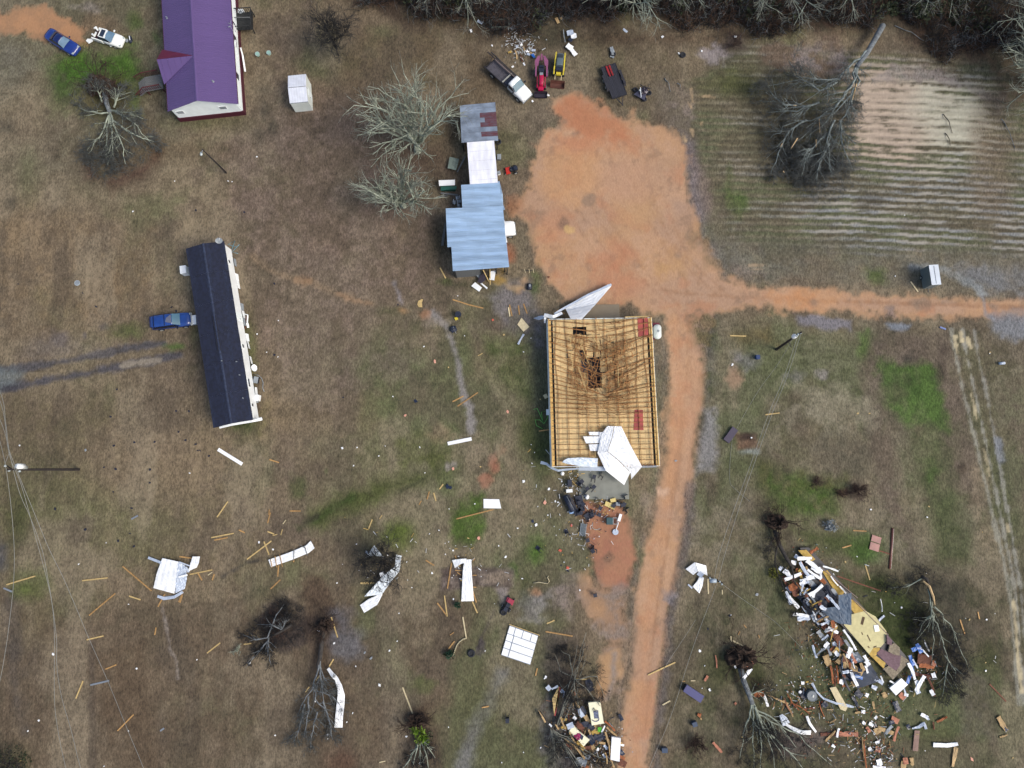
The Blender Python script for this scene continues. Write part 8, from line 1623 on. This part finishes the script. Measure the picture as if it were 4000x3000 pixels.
M_mem = paint('blue_grey_membrane', (86, 104, 126), rough=.6, var=.15); M_memd = paint('dark_membrane', (26, 34, 52), rough=.7, var=.3, scale=2)
wsheet('roof_membrane', [(3275, 2325, 1.6), (3276, 2365, 1.5), (3282, 2436, 1.1)], [(3326, 2316, 1.7), (3326, 2380, 1.7), (3326, 2442, 1.1)], M_mem, "blue grey roof membrane sheet laid square over the wreck's middle", "membrane", 81)
wsheet('roof_membrane', [(3215, 2376, 1.2), (3201, 2400, 1.0)], [(3280, 2368, 1.5), (3284, 2438, 1.05)], M_mem, "blue grey membrane flap pointing left from the wreck's middle", "membrane", 82)
wsheet('dark_roofing', [(3105, 2325, .9), (3130, 2350, 1.0), (3160, 2402, .9)], [(3195, 2285, 1.3), (3235, 2330, 1.3), (3228, 2375, 1.1)], M_memd, "black roofing felt spread over the wreck's upper middle", "roofing felt", 83, .1); wsheet('dark_roofing', [(3200, 2290, 1.3), (3245, 2340, 1.2)], [(3235, 2285, 1.3), (3275, 2345, 1.3)], M_memd, "dark crumpled felt between black roofing and the square membrane", "roofing felt", 84, .12)
wsheet('dark_roofing', [(3300, 2620, .6), (3350, 2690, .4)], [(3400, 2590, .6), (3440, 2660, .4)], paint('slate_floor', (44, 56, 76), rough=.7, var=.25), "dark slate floor sheet left of the wreck's lower end", "floor sheet", 85, .05)
wsheet('carpet_piece', [(3310, 2560, .7), (3330, 2590, .7)], [(3350, 2545, .7), (3378, 2585, .7)], paint('bluegrey_rug', (88, 104, 124), var=.2), "blue grey rug with a pale cross left of the cream floor", "rug", 86, .03)
slab('white_mattress', [(3471, 2686), (3517, 2647), (3542, 2672), (3496, 2714)], .3, .25, M_wsheet, "white mattress slab lying below the wreck's lower end", "mattress"); landmark("white mattress", 3505, 2680)
slab('long_plank', [(3240, 2686), (3264, 2682), (3310, 2762), (3302, 2778), (3282, 2770)], .25, .08, M_pale, "wide tan plank slanting below the wreck", "plank"); slab('mauve_plank', [(3572, 2852), (3592, 2854), (3585, 2934), (3564, 2932)], .1, .06, mat('mauve_board', C(150, 122, 112)), "wide mauve plank standing upright at the lower right", "plank")
ribbon('bent_pipe_white', [(3172, 2668, .3), (3190, 2702, .3), (3217, 2729, .3), (3267, 2748, .35), (3310, 2756, .3), (3335, 2762, .2)], [9, 6, 7, 8, 10, 6], M_wb, "bent pale gutter curving under the wide tan plank", "gutter", thick=.08); ribbon('long_bent_gutter', [(3068, 2829, .4), (3100, 2848, .45), (3135, 2862, .45), (3168, 2862, .3)], [9, 13, 14, 16], M_wsheet, "long bent white gutter in the uprooted tree's branches", "gutter", thick=.1)
ribbon('folded_white_sheet', [(3050, 2792, .5), (3062, 2810, .5), (3072, 2830, .4)], [12, 26, 30], M_wb, "folded white sheet at the long bent gutter's left end", "metal sheet"); ribbon('twisted_trim', [(3152, 2797, .4), (3162, 2825, .4), (3188, 2860, .2)], [9, 10, 8], M_wsheet, "twisted white trim just right of the long bent gutter", "trim"); ribbon('white_bar', [(3646, 2910, .2), (3700, 2912, .2), (3742, 2906, .2)], [16, 14, 10], M_wsheet, "thick white beam wrap at the lower right beside green grass", "trim", thick=.1)
ribbon('curved_trim', [(3563, 2846, .2), (3590, 2840, .2), (3610, 2825, .3), (3618, 2848, .2)], [6, 10, 10, 8], M_wb, "small curved white trim above the mauve plank", "trim"); ribbon('brown_skin', [(3735, 2920, .2), (3728, 2960, .2), (3722, 2995, .1)], [14, 14, 10], M_split, "tan torn strip hanging from the thick white beam wrap", "strip")
# hand-placed larger pieces of the heap: (x0,y0,x1,y1,width px,z,material key)
HM = dict(w=(M_wsheet, "white"), v=(M_wb, "bluish white"), o=(mat('orange_board', C(166, 98, 58), var=.25), "orange"), r=(M_redb, "red brown"), t=(mat('tan_scrap', C(190, 160, 116), var=.2), "tan"), k=(M_navy, "black"), b=(paint('blue_tarp', (44, 110, 200)), "blue"), g=(M_greym, "grey"), y=(M_yfl, "yellow"), p=(mat('pink_scrap', C(186, 124, 100), var=.2), "pinkish orange"), l=(mat('lime_scrap', C(96, 190, 60)), "lime green"), m=(mat('magenta_cloth', C(150, 24, 90)), "magenta"), n=(paint('navy_cloth', (30, 44, 70)), "navy"))
def scrap(x0, y0, x1, y1, wpx, z, key, group="pieces of the wrecked home", th=.06, nm='scrap', seedk=0):
    nm = {'w': 'siding_scrap', 'v': 'siding_scrap', 'g': 'metal_scrap', 'k': 'cloth_scrap', 'n': 'cloth_scrap', 'b': 'tarp_scrap', 'm': 'cloth_scrap', 'l': 'cloth_scrap', 'p': 'insulation_scrap'}.get(key, 'wood_scrap'); m, cn = HM[key]; a, b2 = P(x0, y0, z), P(x1, y1, z+rnd.uniform(-.1, .1)*min(1, z)); w = wpx*.031; L_ = (b2-a).length
    d = (b2-a); d.z = 0
    if d.length < .05: d = Vector((.1, 0, 0))
    d.normalize(); nr = Vector((-d.y, d.x, 0)); rows = []; n_ = 3 if L_ < 1 else 5; rr_ = random.Random(int(x0*7+y0)); cv = rr_.uniform(-.06, .06)
    for i in range(n_+1):
        f = i/n_; p = a.lerp(b2, f)+nr*cv*math.sin(f*3.14)*L_; ww = w*(1+rr_.uniform(-.28, .12)); rows.append([p+nr*ww*u+Vector((0, 0, rr_.uniform(-.03, .05))) for u in (-.5, -.15, .15, .5)])
    b_ = MB(); b_.grid(rows, thick=th); o = single(nm, b_, m, (a.x, a.y, 0), None, nm.replace('_', ' '), group)
    shp = "strip" if L_ > 2.6*w else "piece"
    sz = "large" if max(L_, w) > 1.6 else ("small" if max(L_, w) < .7 else "")
    auto(o, (x0+x1)/2, (y0+y1)/2, (sz+" "+cn+" torn "+shp+",").strip()); return o
landmark("wreck's white heap", 3150, 2215); landmark("square blue grey membrane", 3300, 2380); landmark("blue tarpaulin", 3570, 2560); landmark("cream floor", 3400, 2470); landmark("wide tan plank", 3275, 2730); landmark("round grey tank", 3163, 2712); landmark("mauve plank", 3578, 2893); landmark("long bent gutter", 3115, 2850)
HP = """3105 2170 3120 2180 16 .9 v;3090 2195 3110 2200 20 .9 w;3115 2182 3172 2180 14 1.4 w;3125 2195 3160 2250 12 1.3 v;3150 2190 3200 2230 16 1.3 w;3170 2215 3212 2235 22 1.2 w;3200 2215 3208 2260 9 1.2 w;3155 2225 3208 2262 10 1.4 w;3065 2265 3130 2240 13 1.2 w;3150 2260 3180 2250 22 1.2 w;3125 2268 3155 2262 9 1.3 w;3045 2215 3055 2225 18 .8 v;3062 2240 3072 2225 14 .9 w;3070 2230 3088 2256 18 1.0 w;3160 2325 3213 2285 13 1.5 w;3125 2325 3138 2280 8 1.3 v;3070 2310 3090 2360 14 .9 v;3080 2330 3120 2375 16 .8 w;3098 2400 3160 2408 12 .9 w;3115 2418 3165 2412 20 .8 v;3172 2400 3185 2428 12 .9 w;3215 2212 3275 2232 7 1.2 w;3245 2250 3275 2288 5 1.0 w;3280 2290 3305 2318 5 1.0 w;3145 2215 3160 2240 18 1.0 t;3120 2235 3135 2225 16 1.0 y;3112 2220 3125 2250 12 .9 o;3130 2195 3155 2255 8 1.1 o;3082 2300 3120 2285 24 1.1 o;3095 2318 3122 2312 26 1.0 r;3115 2290 3145 2300 12 1.0 t;3160 2270 3190 2300 20 1.0 g;3205 2262 3225 2280 16 .9 o;3165 2160 3195 2140 12 .6 o;3085 2265 3110 2250 14 .9 r;3060 2250 3075 2290 12 .7 r;3145 2305 3150 2325 20 1.2 g;3245 2340 3280 2380 10 1.5 v;3230 2325 3250 2345 12 1.4 v;3250 2300 3268 2325 16 1.3 g;3225 2420 3240 2430 14 1.0 w;3235 2450 3275 2472 12 1.0 w;3295 2460 3345 2540 8 1.0 w;3310 2570 3325 2530 20 .9 w;3250 2440 3262 2470 20 .8 t;3215 2440 3240 2460 26 .7 r;3250 2470 3290 2520 28 .6 r;3195 2465 3215 2490 20 .7 g;3210 2500 3235 2480 8 .8 v;3175 2520 3190 2570 8 .6 v;3190 2560 3228 2530 7 .7 g;3230 2510 3245 2560 10 .8 g;3300 2500 3335 2560 10 .8 g;3375 2560 3390 2585 14 .9 w;3382 2582 3395 2600 18 .9 w;3380 2600 3390 2630 10 .8 w;3290 2570 3330 2610 20 .8 r;3320 2600 3370 2630 22 .8 t;3362 2590 3375 2620 14 .8 t;3322 2618 3350 2680 13 .9 w;3340 2640 3370 2650 12 .6 b;3270 2590 3290 2560 20 .6 t;3225 2560 3240 2600 26 .5 t;3325 2555 3345 2590 12 .8 p;3548 2590 3575 2655 12 .8 w;3545 2670 3555 2640 14 .4 b;3560 2600 3565 2640 14 .6 b;3555 2560 3570 2600 16 .8 b;3562 2540 3590 2525 16 .9 b;3580 2515 3600 2550 18 .9 b;3595 2530 3628 2565 6 .9 w;3565 2575 3585 2610 6 .8 w;3585 2570 3640 2580 40 .4 r;3590 2590 3650 2595 34 .35 o;3640 2590 3655 2600 14 .5 p;3570 2630 3640 2640 12 .3 r;3640 2640 3655 2636 22 .5 w;3580 2700 3612 2640 16 .6 w;3575 2670 3590 2665 18 .5 w;3580 2690 3590 2710 18 .5 v;3620 2640 3652 2720 8 .4 r;3636 2695 3648 2716 16 .4 w;3610 2500 3630 2545 5 .5 w;3528 2680 3540 2720 6 .4 v;3515 2710 3535 2728 26 .3 p;3533 2712 3548 2716 14 .4 w;3495 2740 3512 2780 20 .3 n;3450 2705 3460 2725 18 .3 t;3420 2650 3450 2670 18 .4 v;3405 2680 3425 2690 16 .3 v;3440 2640 3450 2665 5 .5 w;3475 2660 3495 2672 6 .5 w;3380 2712 3392 2718 14 .3 w;3410 2740 3416 2770 9 .3 t;3280 2660 3296 2668 20 .4 w;3290 2678 3310 2680 12 .35 o;3330 2720 3350 2760 12 .3 k;3345 2700 3365 2720 24 .3 k;3245 2600 3255 2670 8 .6 o;3258 2610 3262 2680 7 .6 r;3268 2600 3275 2670 6 .6 o;3280 2600 3320 2700 8 .5 k;3290 2640 3330 2660 14 .4 k;3300 2600 3320 2640 18 .5 k;3225 2330 3240 2350 14 1.3 r;3480 2815 3485 2830 24 .4 n;3460 2868 3485 2835 12 .3 g;3482 2806 3510 2820 22 .2 p;3492 2895 3512 2838 10 .3 p;3545 2830 3552 2845 16 .3 n;3430 2840 3495 2865 16 .2 t;3415 2860 3440 2850 26 .2 t;3395 2825 3412 2835 14 .3 w;3370 2828 3378 2820 14 .3 w;3385 2840 3398 2860 14 .25 p;3598 2790 3625 2805 14 .3 w;3615 2795 3628 2812 8 .3 v;3270 2880 3278 2845 8 .3 w;3205 2870 3275 2872 12 .12 r;3275 2868 3352 2870 18 .15 p;3225 2895 3265 2855 8 .2 t;3425 2895 3430 2905 18 .2 w;3395 2920 3400 2930 14 .2 w;3420 2925 3440 2930 20 .2 p;3425 2980 3445 2975 24 .4 w;3410 2995 3460 2998 10 .2 w;3375 2890 3385 3000 6 .3 o;3370 2880 3377 2960 4 .3 t;3535 2960 3540 2985 20 .3 p;3520 2985 3540 2990 24 .2 t;3560 2960 3565 2990 14 .2 t;3250 2910 3262 2920 10 .2 w;3090 2745 3165 2790 4 .2 o;3065 2728 3095 2790 4 .3 p;3000 2715 3080 2750 6 .3 t;3062 2735 3098 2800 6 .3 t;3075 2710 3122 2775 4 .2 o;3200 2740 3220 2800 4 .15 o;3145 2770 3185 2765 8 .1 r;3100 2765 3125 2735 5 .2 r;3130 2668 3142 2668 14 .4 w;3148 2665 3158 2662 6 .4 y;3122 2700 3130 2706 10 .4 w;3075 2702 3077 2700 8 .1 w;3128 2700 3150 2730 30 .2 k;3215 2745 3230 2760 20 .2 k;3365 2780 3380 2782 14 .3 w;3418 2800 3425 2806 16 .3 w;3340 2785 3375 2778 7 .2 t;2945 2715 2985 2710 20 .9 o;2985 2715 3000 2760 10 .6 w;2770 2690 2775 2700 8 .2 w;2725 2790 2738 2796 14 .2 o;2735 2808 2742 2808 8 .2 t;2785 2900 2820 2940 10 .2 p;2870 2745 2876 2752 10 .2 p;2752 2660 2765 2640 10 .2 p;2915 2600 2940 2585 16 1.4 p;2905 2650 2935 2610 14 1.3 w;2795 2560 2800 2610 5 .2 p;2870 2600 2875 2610 8 .8 w;3255 2240 3262 2262 4 .3 w;3440 2340 3446 2390 3 .3 w;3433 2425 3455 2405 9 .2 v;3520 2370 3524 2376 8 .1 w;3900 2800 3930 2850 20 .2 t;3920 2840 3935 2855 16 .2 n;3905 2880 3935 2870 6 .1 t;3645 2835 3650 2835 30 .2 r;3660 2820 3700 2800 8 .2 o"""
for ln in HP.split(';'):
    a = ln.split(); scrap(*map(float, a[:6]), a[6])
rk = random.Random(303)
for k in range(95):      # long splinters and sheets heaped along the broken side of the home
    f = rk.random(); cx = 3120+f*215+rk.gauss(0, 16); cy_ = 2255+f*390+rk.gauss(0, 26)-max(0, rk.gauss(0, 10)); a = rk.choice([rk.gauss(-.95, .35), rk.gauss(.6, .4), rk.gauss(1.6, .4)]); l = rk.choice([rk.uniform(14, 30), rk.uniform(25, 60)]); w = rk.uniform(3, 7) if l > 30 else rk.uniform(5, 16)
    scrap(cx-math.cos(a)*l/2, cy_+math.sin(a)*l/2, cx+math.cos(a)*l/2, cy_-math.sin(a)*l/2, w, rk.uniform(.4, 1.5), rk.choice("wwvvvggttyrrokn"))
# ------------------------------------------------------------------ lower debris pile beside the road
t = wroot('white_appliance', P(2325, 2785, 0), "big cream panel with a small square picture, topmost on the lower pile", "panel"); q4 = [(2298, 2745), (2345, 2740), (2359, 2826), (2312, 2834)]
b_ = MB(); b_.prism([P(*p, .9)[:2] for p in q4], .5, .9); part('body', b_, M_cream if False else mat('ivory', C(238, 234, 206), var=.04), t)
b_ = MB(); b_.prism([P(*p, .9)[:2] for p in ((2318, 2778), (2337, 2778), (2340, 2806), (2321, 2807))], .9, .92); part('picture', b_, paint('picture_grey', (104, 112, 140), var=.5, scale=5), t)
b_ = MB(); b_.tube([P(x, y, .92) for x, y in ((2313, 2812), (2320, 2817), (2330, 2818), (2338, 2814), (2340, 2806))], .05, 5); part('cord', b_, paint('cord_blue', (70, 74, 130)), t); b_ = MB(); b_.tube([P(x, y, .92) for x, y in ((2317, 2780), (2330, 2775), (2337, 2777))], .035, 5); part('cord', b_, paint('cord_blue', (70, 74, 130)), t)
slab('white_cabinet', [(2388, 2874), (2423, 2879), (2418, 2970), (2383, 2962)], .5, .4, M_wsheet, "tall plain white cabinet lying at the lower pile's right end", "cabinet"); landmark("tall white cabinet", 2402, 2922)
t = wroot('printed_panel', P(2265, 2875, 0), "cream panel with magenta flash and dark label in the lower pile", "panel"); b_ = MB(); b_.prism([P(*p, .7)[:2] for p in ((2240, 2832), (2262, 2858), (2304, 2890), (2280, 2916), (2252, 2885), (2222, 2858))], .4, .7); part('body', b_, mat('ivory', C(238, 234, 206), var=.04), t)
b_ = MB(); b_.prism([P(*p, .7)[:2] for p in ((2262, 2862), (2280, 2876), (2274, 2892), (2256, 2876))], .7, .72); part('label_plate', b_, paint('label_navy', (40, 50, 80), var=.5, scale=6), t); b_ = MB(); b_.prism([P(*p, .7)[:2] for p in ((2240, 2872), (2262, 2865), (2258, 2878), (2248, 2884))], .7, .725); part('magenta_flash', b_, HM['m'][0], t)
t = wroot('wooden_bed_frame', P(2168, 2720, 0), "pointed tan wooden panel with maroon edge left of the dark stems", "panel"); b_ = MB(); b_.prism([P(*p, .6)[:2] for p in ((2183, 2682), (2186, 2690), (2178, 2755), (2165, 2793), (2157, 2730))], .4, .6); part('panel', b_, M_pine, t); b_ = MB(); b_.bar(P(2186, 2684, .55), P(2167, 2795, .55), .18, .1); part('edge', b_, M_redtarp, t)
LP = """2137 2680 2150 2695 18 .5 v;2155 2692 2180 2680 9 .5 v;2190 2705 2200 2695 12 .5 v;2204 2700 2200 2725 7 .5 v;2262 2770 2278 2800 16 .6 v;2270 2760 2285 2790 18 .5 k;2285 2795 2300 2820 18 .5 t;2245 2735 2262 2765 9 .6 t;2190 2812 2215 2810 8 .4 y;2190 2800 2210 2850 6 .6 t;2192 2842 2225 2840 9 .5 y;2215 2840 2240 2830 22 .8 v;2250 2825 2280 2850 20 .6 r;2270 2830 2300 2830 20 .5 k;2300 2830 2320 2850 22 .5 k;2320 2840 2345 2850 24 .5 t;2335 2850 2350 2850 18 .7 l;2350 2860 2363 2835 6 .8 w;2310 2860 2340 2868 20 .5 y;2300 2870 2320 2895 20 .6 k;2320 2880 2350 2885 26 .6 k;2345 2870 2365 2880 24 .6 k;2305 2890 2320 2905 22 .5 n;2363 2818 2402 2855 7 .7 o;2370 2840 2410 2875 7 .6 t;2365 2860 2385 2950 7 .8 t;2225 2860 2255 2915 7 .8 t;2208 2885 2285 2965 8 .7 t;2250 2900 2280 2930 20 .6 y;2283 2925 2310 2920 16 .6 r;2310 2910 2320 2925 16 .5 t;2262 2865 2258 2890 14 .75 m;2210 2905 2235 2925 8 .5 p;2280 2960 2305 2955 16 .6 g;2250 2970 2290 2985 30 .5 g;2270 2990 2300 3000 14 .4 o;2360 2870 2380 2900 12 .6 t;2370 2885 2390 2910 9 .6 y;2365 2940 2372 2985 5 .7 t;2385 2965 2400 3000 6 .6 t;2420 2955 2440 2965 14 .5 o;2422 2930 2435 2950 16 .5 n;2420 2975 2445 2990 26 .4 r;2332 2925 2340 2930 10 .6 w;2360 2910 2372 2925 12 .5 v;2340 2900 2365 2905 9 .6 t;2355 2945 2365 2960 8 .5 v;2300 2850 2306 2870 8 .7 t;2405 2890 2432 2905 8 .5 t;2145 2828 2155 2838 8 .9 w;2170 2830 2182 2850 6 .7 t;2240 2800 2250 2810 12 .5 w;2232 2700 2240 2690 5 .7 t;2245 2690 2248 2715 5 .6 p;2295 2655 2310 2700 26 .15 k;2130 2650 2133 2640 8 .2 w;2420 2905 2438 2912 10 .4 w;2418 2790 2430 2815 14 .3 k"""
for ln in LP.split(';'):
    a = ln.split(); scrap(*map(float, a[:6]), a[6], group="pieces of the lower debris pile")
# ------------------------------------------------------------------ litter near the woods
landmark("woods litter pile", 2050, 190)
WP = """2201 115 2208 165 4 .3 g;2215 130 2240 125 28 .5 v;2230 140 2252 138 24 .5 w;2222 150 2235 160 16 .4 k;2215 175 2235 190 26 .4 w;2232 192 2250 215 18 .3 w;2435 112 2450 125 10 1.2 v;2388 183 2395 205 16 .3 g;2385 218 2398 225 10 .2 g;1994 112 2010 100 14 .3 g;2172 70 2182 90 14 .2 t;2190 68 2195 75 12 .2 t;2030 165 2038 178 12 .2 w;2015 180 2025 180 14 .2 v;2057 198 2064 205 12 .3 w;2058 210 2070 214 12 .3 v;2076 196 2092 196 12 .3 v;2078 210 2088 225 12 .4 b;2068 203 2090 215 6 .3 t;1985 205 2000 200 10 .2 y;2045 245 2050 255 8 .1 w;2001 258 2005 263 10 .1 w;1998 70 2002 72 20 .2 v;1865 80 1885 90 14 .3 v;1838 115 1842 125 10 .3 w;2136 368 2146 374 8 .1 w;2078 392 2082 398 8 .1 w;2586 140 2590 146 12 .1 w;2738 198 2744 200 10 .1 w;2868 142 2878 144 8 .2 w;2650 205 2654 212 5 .1 w;1920 175 1924 180 6 .1 w;2012 195 2020 230 6 .2 t;2030 210 2040 240 5 .2 r;2045 180 2050 200 8 .2 t"""
for ln in WP.split(';'):
    a = ln.split(); scrap(*map(float, a[:6]), a[6], group="litter near the woods")
t = root('open_crate', P(1954, 100, 0), .05, "greenish open crate with a tyre inside at the woods edge", "crate")
for a, b2 in (((-1.2, .55), (1.2, .55)), ((-1.2, -.55), (1.2, -.55)), ((-1.2, -.55), (-1.2, .55)), ((1.2, -.55), (1.2, .55))): b_ = MB(); b_.bar((*a, .3), (*b2, .3), .08, .55); part('side', b_, mat('mossy_board', C(124, 138, 132), var=.2), t)
b_ = MB(); b_.ring((.25, -.35, .2), .3, .12); part('tyre', b_, M_tyre, t); b_ = MB(); b_.box((0, 0, .05), (2.3, 1.0, .06)); part('floor', b_, M_dark, t)
for px, py, lab in ((945, 215, "pale green tub near the purple house's right wall, left one"), (1052, 210, "pale green tub in grass right of the purple house, right one")):
    t = root('tub', P(px if px > 1000 else 1008, py, 0), 0, lab, "tub"); b_ = MB(); b_.tube([(0, 0, 0), (0, 0, .3)], [.26, .3], 14); part('bowl', b_, paint('mint', (160, 200, 190)), t); b_ = MB(); b_.ring((0, 0, .3), .29, .03, 14, 5); part('rim', b_, M_lamp, t)
t = root('dark_bin', P(1791, 1232, 0), .4, "black bin with a yellow lid beside it on the grey path", "bin"); b_ = MB(); b_.tube([(0, 0, .1), (0, 0, .7)], [.35, .4], 12); part('bin', b_, M_navy, t); b_ = MB(); b_.box((-.42, -.3, .12), (.4, .35, .2)); part('lid', b_, M_ye, t)
t = root('dark_umbrella', P(1771, 1288, 0), .3, "crumpled black umbrella on the grass right of the grey path", "umbrella"); b_ = MB(); b_.blob((0, 0, .2), .45, 9, (1, 1, .5), .3, 9, 5); part('canopy', b_, M_navy, t); b_ = MB(); b_.bar((.1, .3, .4), (.2, -.6, .1), .04, .04); part('shaft', b_, M_greym, t)
# ------------------------------------------------------------------ small scattered scraps over the fields
SM = """742 1848 w;415 2120 w;308 2203 w;503 2360 w;335 1758 x;738 1606 k;765 1735 k;773 1760 k;782 1760 k;817 1781 k;433 1628 k;525 1728 k;604 1726 k;688 1605 k;698 1687 k;724 1720 k;407 1825 k;587 1834 k;586 1886 k;446 1741 k;452 1832 k;458 1521 k;217 1988 k;334 2068 k;515 1985 k;508 2084 k;462 2113 k;524 2134 k;443 1921 k;766 822 k;955 829 k;72 1109 k;324 1145 k;377 1198 k;671 1200 k;1072 1108 k;1088 1252 w;1005 1305 w;1072 1386 k;1042 1376 w;1086 1394 w;1337 1750 W;1395 1748 w;1341 1552 k;1480 1781 w;1583 1623 p;1699 1412 p;1770 1831 p;1983 1608 p;1752 1435 t;1877 1823 t;1760 1905 n;1750 1900 n;1535 1549 w;1382 1819 w;1505 1742 w;1640 1747 w;1660 1847 w;1625 1567 n;1855 1968 w;1678 2085 w;1715 2071 w;1829 2102 t;1870 2102 p;1948 2132 w;1975 2175 W;1688 2238 W;1740 2165 w;1770 2150 w;1798 2190 w;1771 2340 w;1317 2277 w;1559 2395 w;1552 2504 w;1522 2541 w;1390 2602 w;1425 2549 x;1450 2570 x;1483 2675 W;1306 2512 W;1245 2462 W;1232 2740 w;1281 2870 W;1281 2885 w;1378 2785 w;1355 2820 w;1075 2872 w;1752 2840 w;1588 2876 W;1640 2980 W;1895 2542 w;1960 2978 w;208 2555 W;535 2611 w;110 2855 w;152 2814 w;975 2590 W;502 2855 w;408 2992 w;770 2576 w;80 2972 t;78 1740 w;1012 2118 W;1067 2146 w;520 826 w;1004 613 w;892 708 w;432 178 W;683 708 w;907 710 w;2194 1880 w;2045 1880 W;2144 1910 W;2169 1958 W;2180 1962 W;2128 1962 p;2094 2050 W;2075 1737 w;2078 1810 w;2022 2063 w;2140 2012 w;2081 2036 n;2218 2218 P;2192 2208 k;2040 2260 w;2265 2305 w;2127 2650 w;2045 2938 w;2112 2920 w;2218 2230 k;2733 2542 W;2752 2600 w;2854 2402 w;2765 2456 k;2850 2405 k;2956 2322 x;2898 2880 t;2742 2688 w;3496 1079 w;3533 841 w;3865 1377 t;3865 1380 w;3350 1615 t;3396 1615 t;3627 1978 t;3400 1990 w;3347 2174 w;3300 2195 t;3620 2020 w;3850 2588 t;3785 2420 t;3853 2420 w;3850 2620 w;3795 2965 p;3955 2960 t;2935 1710 w;2860 1425 W;2640 1800 x;2188 2150 P;2232 2052 P;2110 1560 t;2045 1375 w;2074 1321 w;1968 1308 t;1925 1250 P;2143 1082 r;1788 1156 w;1815 1312 w;1656 1354 w;1555 1190 k"""
SC = dict(w=(M_wsheet, "white", .13), W=(M_wsheet, "bright white", .24), k=(M_black, "dark shingle", .2), p=(mat('pink_foam', C(236, 172, 150), var=.1), "pale pink", .3), t=(M_pine, "tan", .17), n=(paint('navy_cloth', (30, 44, 70)), "navy", .35), x=(M_greym, "grey", .25), P=(mat('coral', C(214, 104, 84)), "coral", .26), r=(M_redb, "red brown", .25))
for i, ln in enumerate(SM.split(';')):
    a = ln.split(); m, cn, s = SC[a[2]]; px, py = float(a[0]), float(a[1]); p = P(px, py, 0); rr_ = random.Random(i); gz = ground_z(p.x, p.y); s *= rr_.uniform(.6, 1.05)
    pts = []; n_ = rr_.randint(4, 6); e = rr_.uniform(.5, .9); a0 = rr_.uniform(0, 3)
    for k in range(n_): an = 2*math.pi*(k+rr_.uniform(-.25, .25))/n_; x, y = s*math.cos(an), s*e*math.sin(an); pts.append((p.x+x*math.cos(a0)-y*math.sin(a0), p.y+x*math.sin(a0)+y*math.cos(a0)))
    b_ = MB(); b_.prism(pts, gz+.01, gz+.05+rr_.uniform(0, .08)); nm = {'k': 'shingle_scrap', 'p': 'foam_scrap', 'P': 'foam_scrap', 't': 'wood_scrap', 'r': 'wood_scrap', 'n': 'cloth_scrap'}.get(a[2], 'white_scrap' if a[2] != 'x' else 'metal_scrap'); o = single(nm, b_, m, (p.x, p.y, 0), None, nm.replace('_', ' '), "small scraps scattered over the ground"); auto(o, px, py, ("tiny " if s < .2 else "small ")+cn+" scrap,")
# shreds nobody could count
g = np.random.default_rng(77)
def shreds(areas, pal, n, label, nm):
    V = []; F = []; Cc = []
    for k in range(n):
        cx, cy, sx, sy = areas[g.integers(len(areas))]; px, py = cx+g.normal()*sx, cy+g.normal()*sy; p = P(px, py, 0); z = max(0, ground_z(p.x, p.y))+g.uniform(.04, .35); a = g.uniform(0, 6.28); l = g.choice([g.uniform(.05, .16), g.uniform(.2, .8)], p=[.6, .4]); w = g.uniform(.02, .08) if l > .2 else l*.7
        d = np.array([math.cos(a), math.sin(a), g.normal()*.2])*l/2; q = np.array([-math.sin(a), math.cos(a), 0])*w/2; c = np.array([p.x, p.y, z]); i = len(V)
        V += [c-d-q, c+d-q, c+d+q, c-d+q, c-d-q-[0, 0, .03], c+d-q-[0, 0, .03], c+d+q-[0, 0, .03], c-d+q-[0, 0, .03]]; F += [(i, i+1, i+2, i+3), (i, i+4, i+5, i+1), (i+1, i+5, i+6, i+2), (i+2, i+6, i+7, i+3), (i+3, i+7, i+4, i)]
        cc = lin(pal[g.integers(len(pal))]); Cc += [np.append(np.clip(cc*g.uniform(.7, 1.1), 0, .85), 1)]*8
    me = bpy.data.meshes.new(nm); me.from_pydata([tuple(v) for v in V], [], F); me.update(); at = me.color_attributes.new("blade", 'FLOAT_COLOR', 'POINT'); at.data.foreach_set("color", np.array(Cc, np.float32).ravel()); me.materials.append(gmm)
    o = bpy.data.objects.new(nm, me); col.objects.link(o); tag(o, label, "litter", kind="stuff")
PAL = [(240, 240, 244), (235, 238, 245), (176, 130, 92), (140, 92, 66), (204, 180, 130), (200, 206, 214), (60, 64, 80), (120, 60, 44), (150, 160, 175), (200, 170, 130), (90, 60, 50), (44, 90, 80), (150, 108, 88)]
shreds([(3150, 2260, 50, 60), (3250, 2480, 55, 60), (3300, 2600, 60, 50), (3420, 2720, 90, 50), (3600, 2620, 50, 50), (3420, 2860, 60, 50), (3170, 2560, 60, 90), (3120, 2730, 70, 40), (3430, 2960, 40, 30), (3260, 2860, 70, 60), (3220, 2400, 40, 60), (3160, 2300, 40, 50)], PAL, 1900, "fine shredded debris strewn over and below the wrecked home", 'shredded_debris')
shreds([(2300, 2880, 55, 45), (2350, 2930, 50, 40), (2230, 2820, 40, 60)], PAL, 700, "fine shredded debris in the lower pile beside the road", 'shredded_debris')
shreds([(2050, 190, 30, 25), (2020, 160, 30, 25)], [(230, 234, 240), (120, 96, 80), (90, 74, 62), (200, 205, 210)], 320, "fine litter in the pile at the woods edge", 'litter')
shreds([(2320, 1985, 60, 35), (2250, 1880, 20, 40), (2290, 2080, 50, 60)], [(240, 240, 244), (220, 226, 235), (60, 64, 80), (212, 178, 110)], 260, "fine litter around the black chairs below the barn", 'litter')
shreds([(1840, 2230, 60, 60), (1700, 2200, 160, 80), (1500, 2170, 70, 60), (2150, 1950, 60, 130), (3480, 2500, 200, 200)], [(240, 240, 244), (230, 234, 240), (212, 178, 110)], 150, "tiny pale bits scattered over the grass", 'litter')
finish_labels()
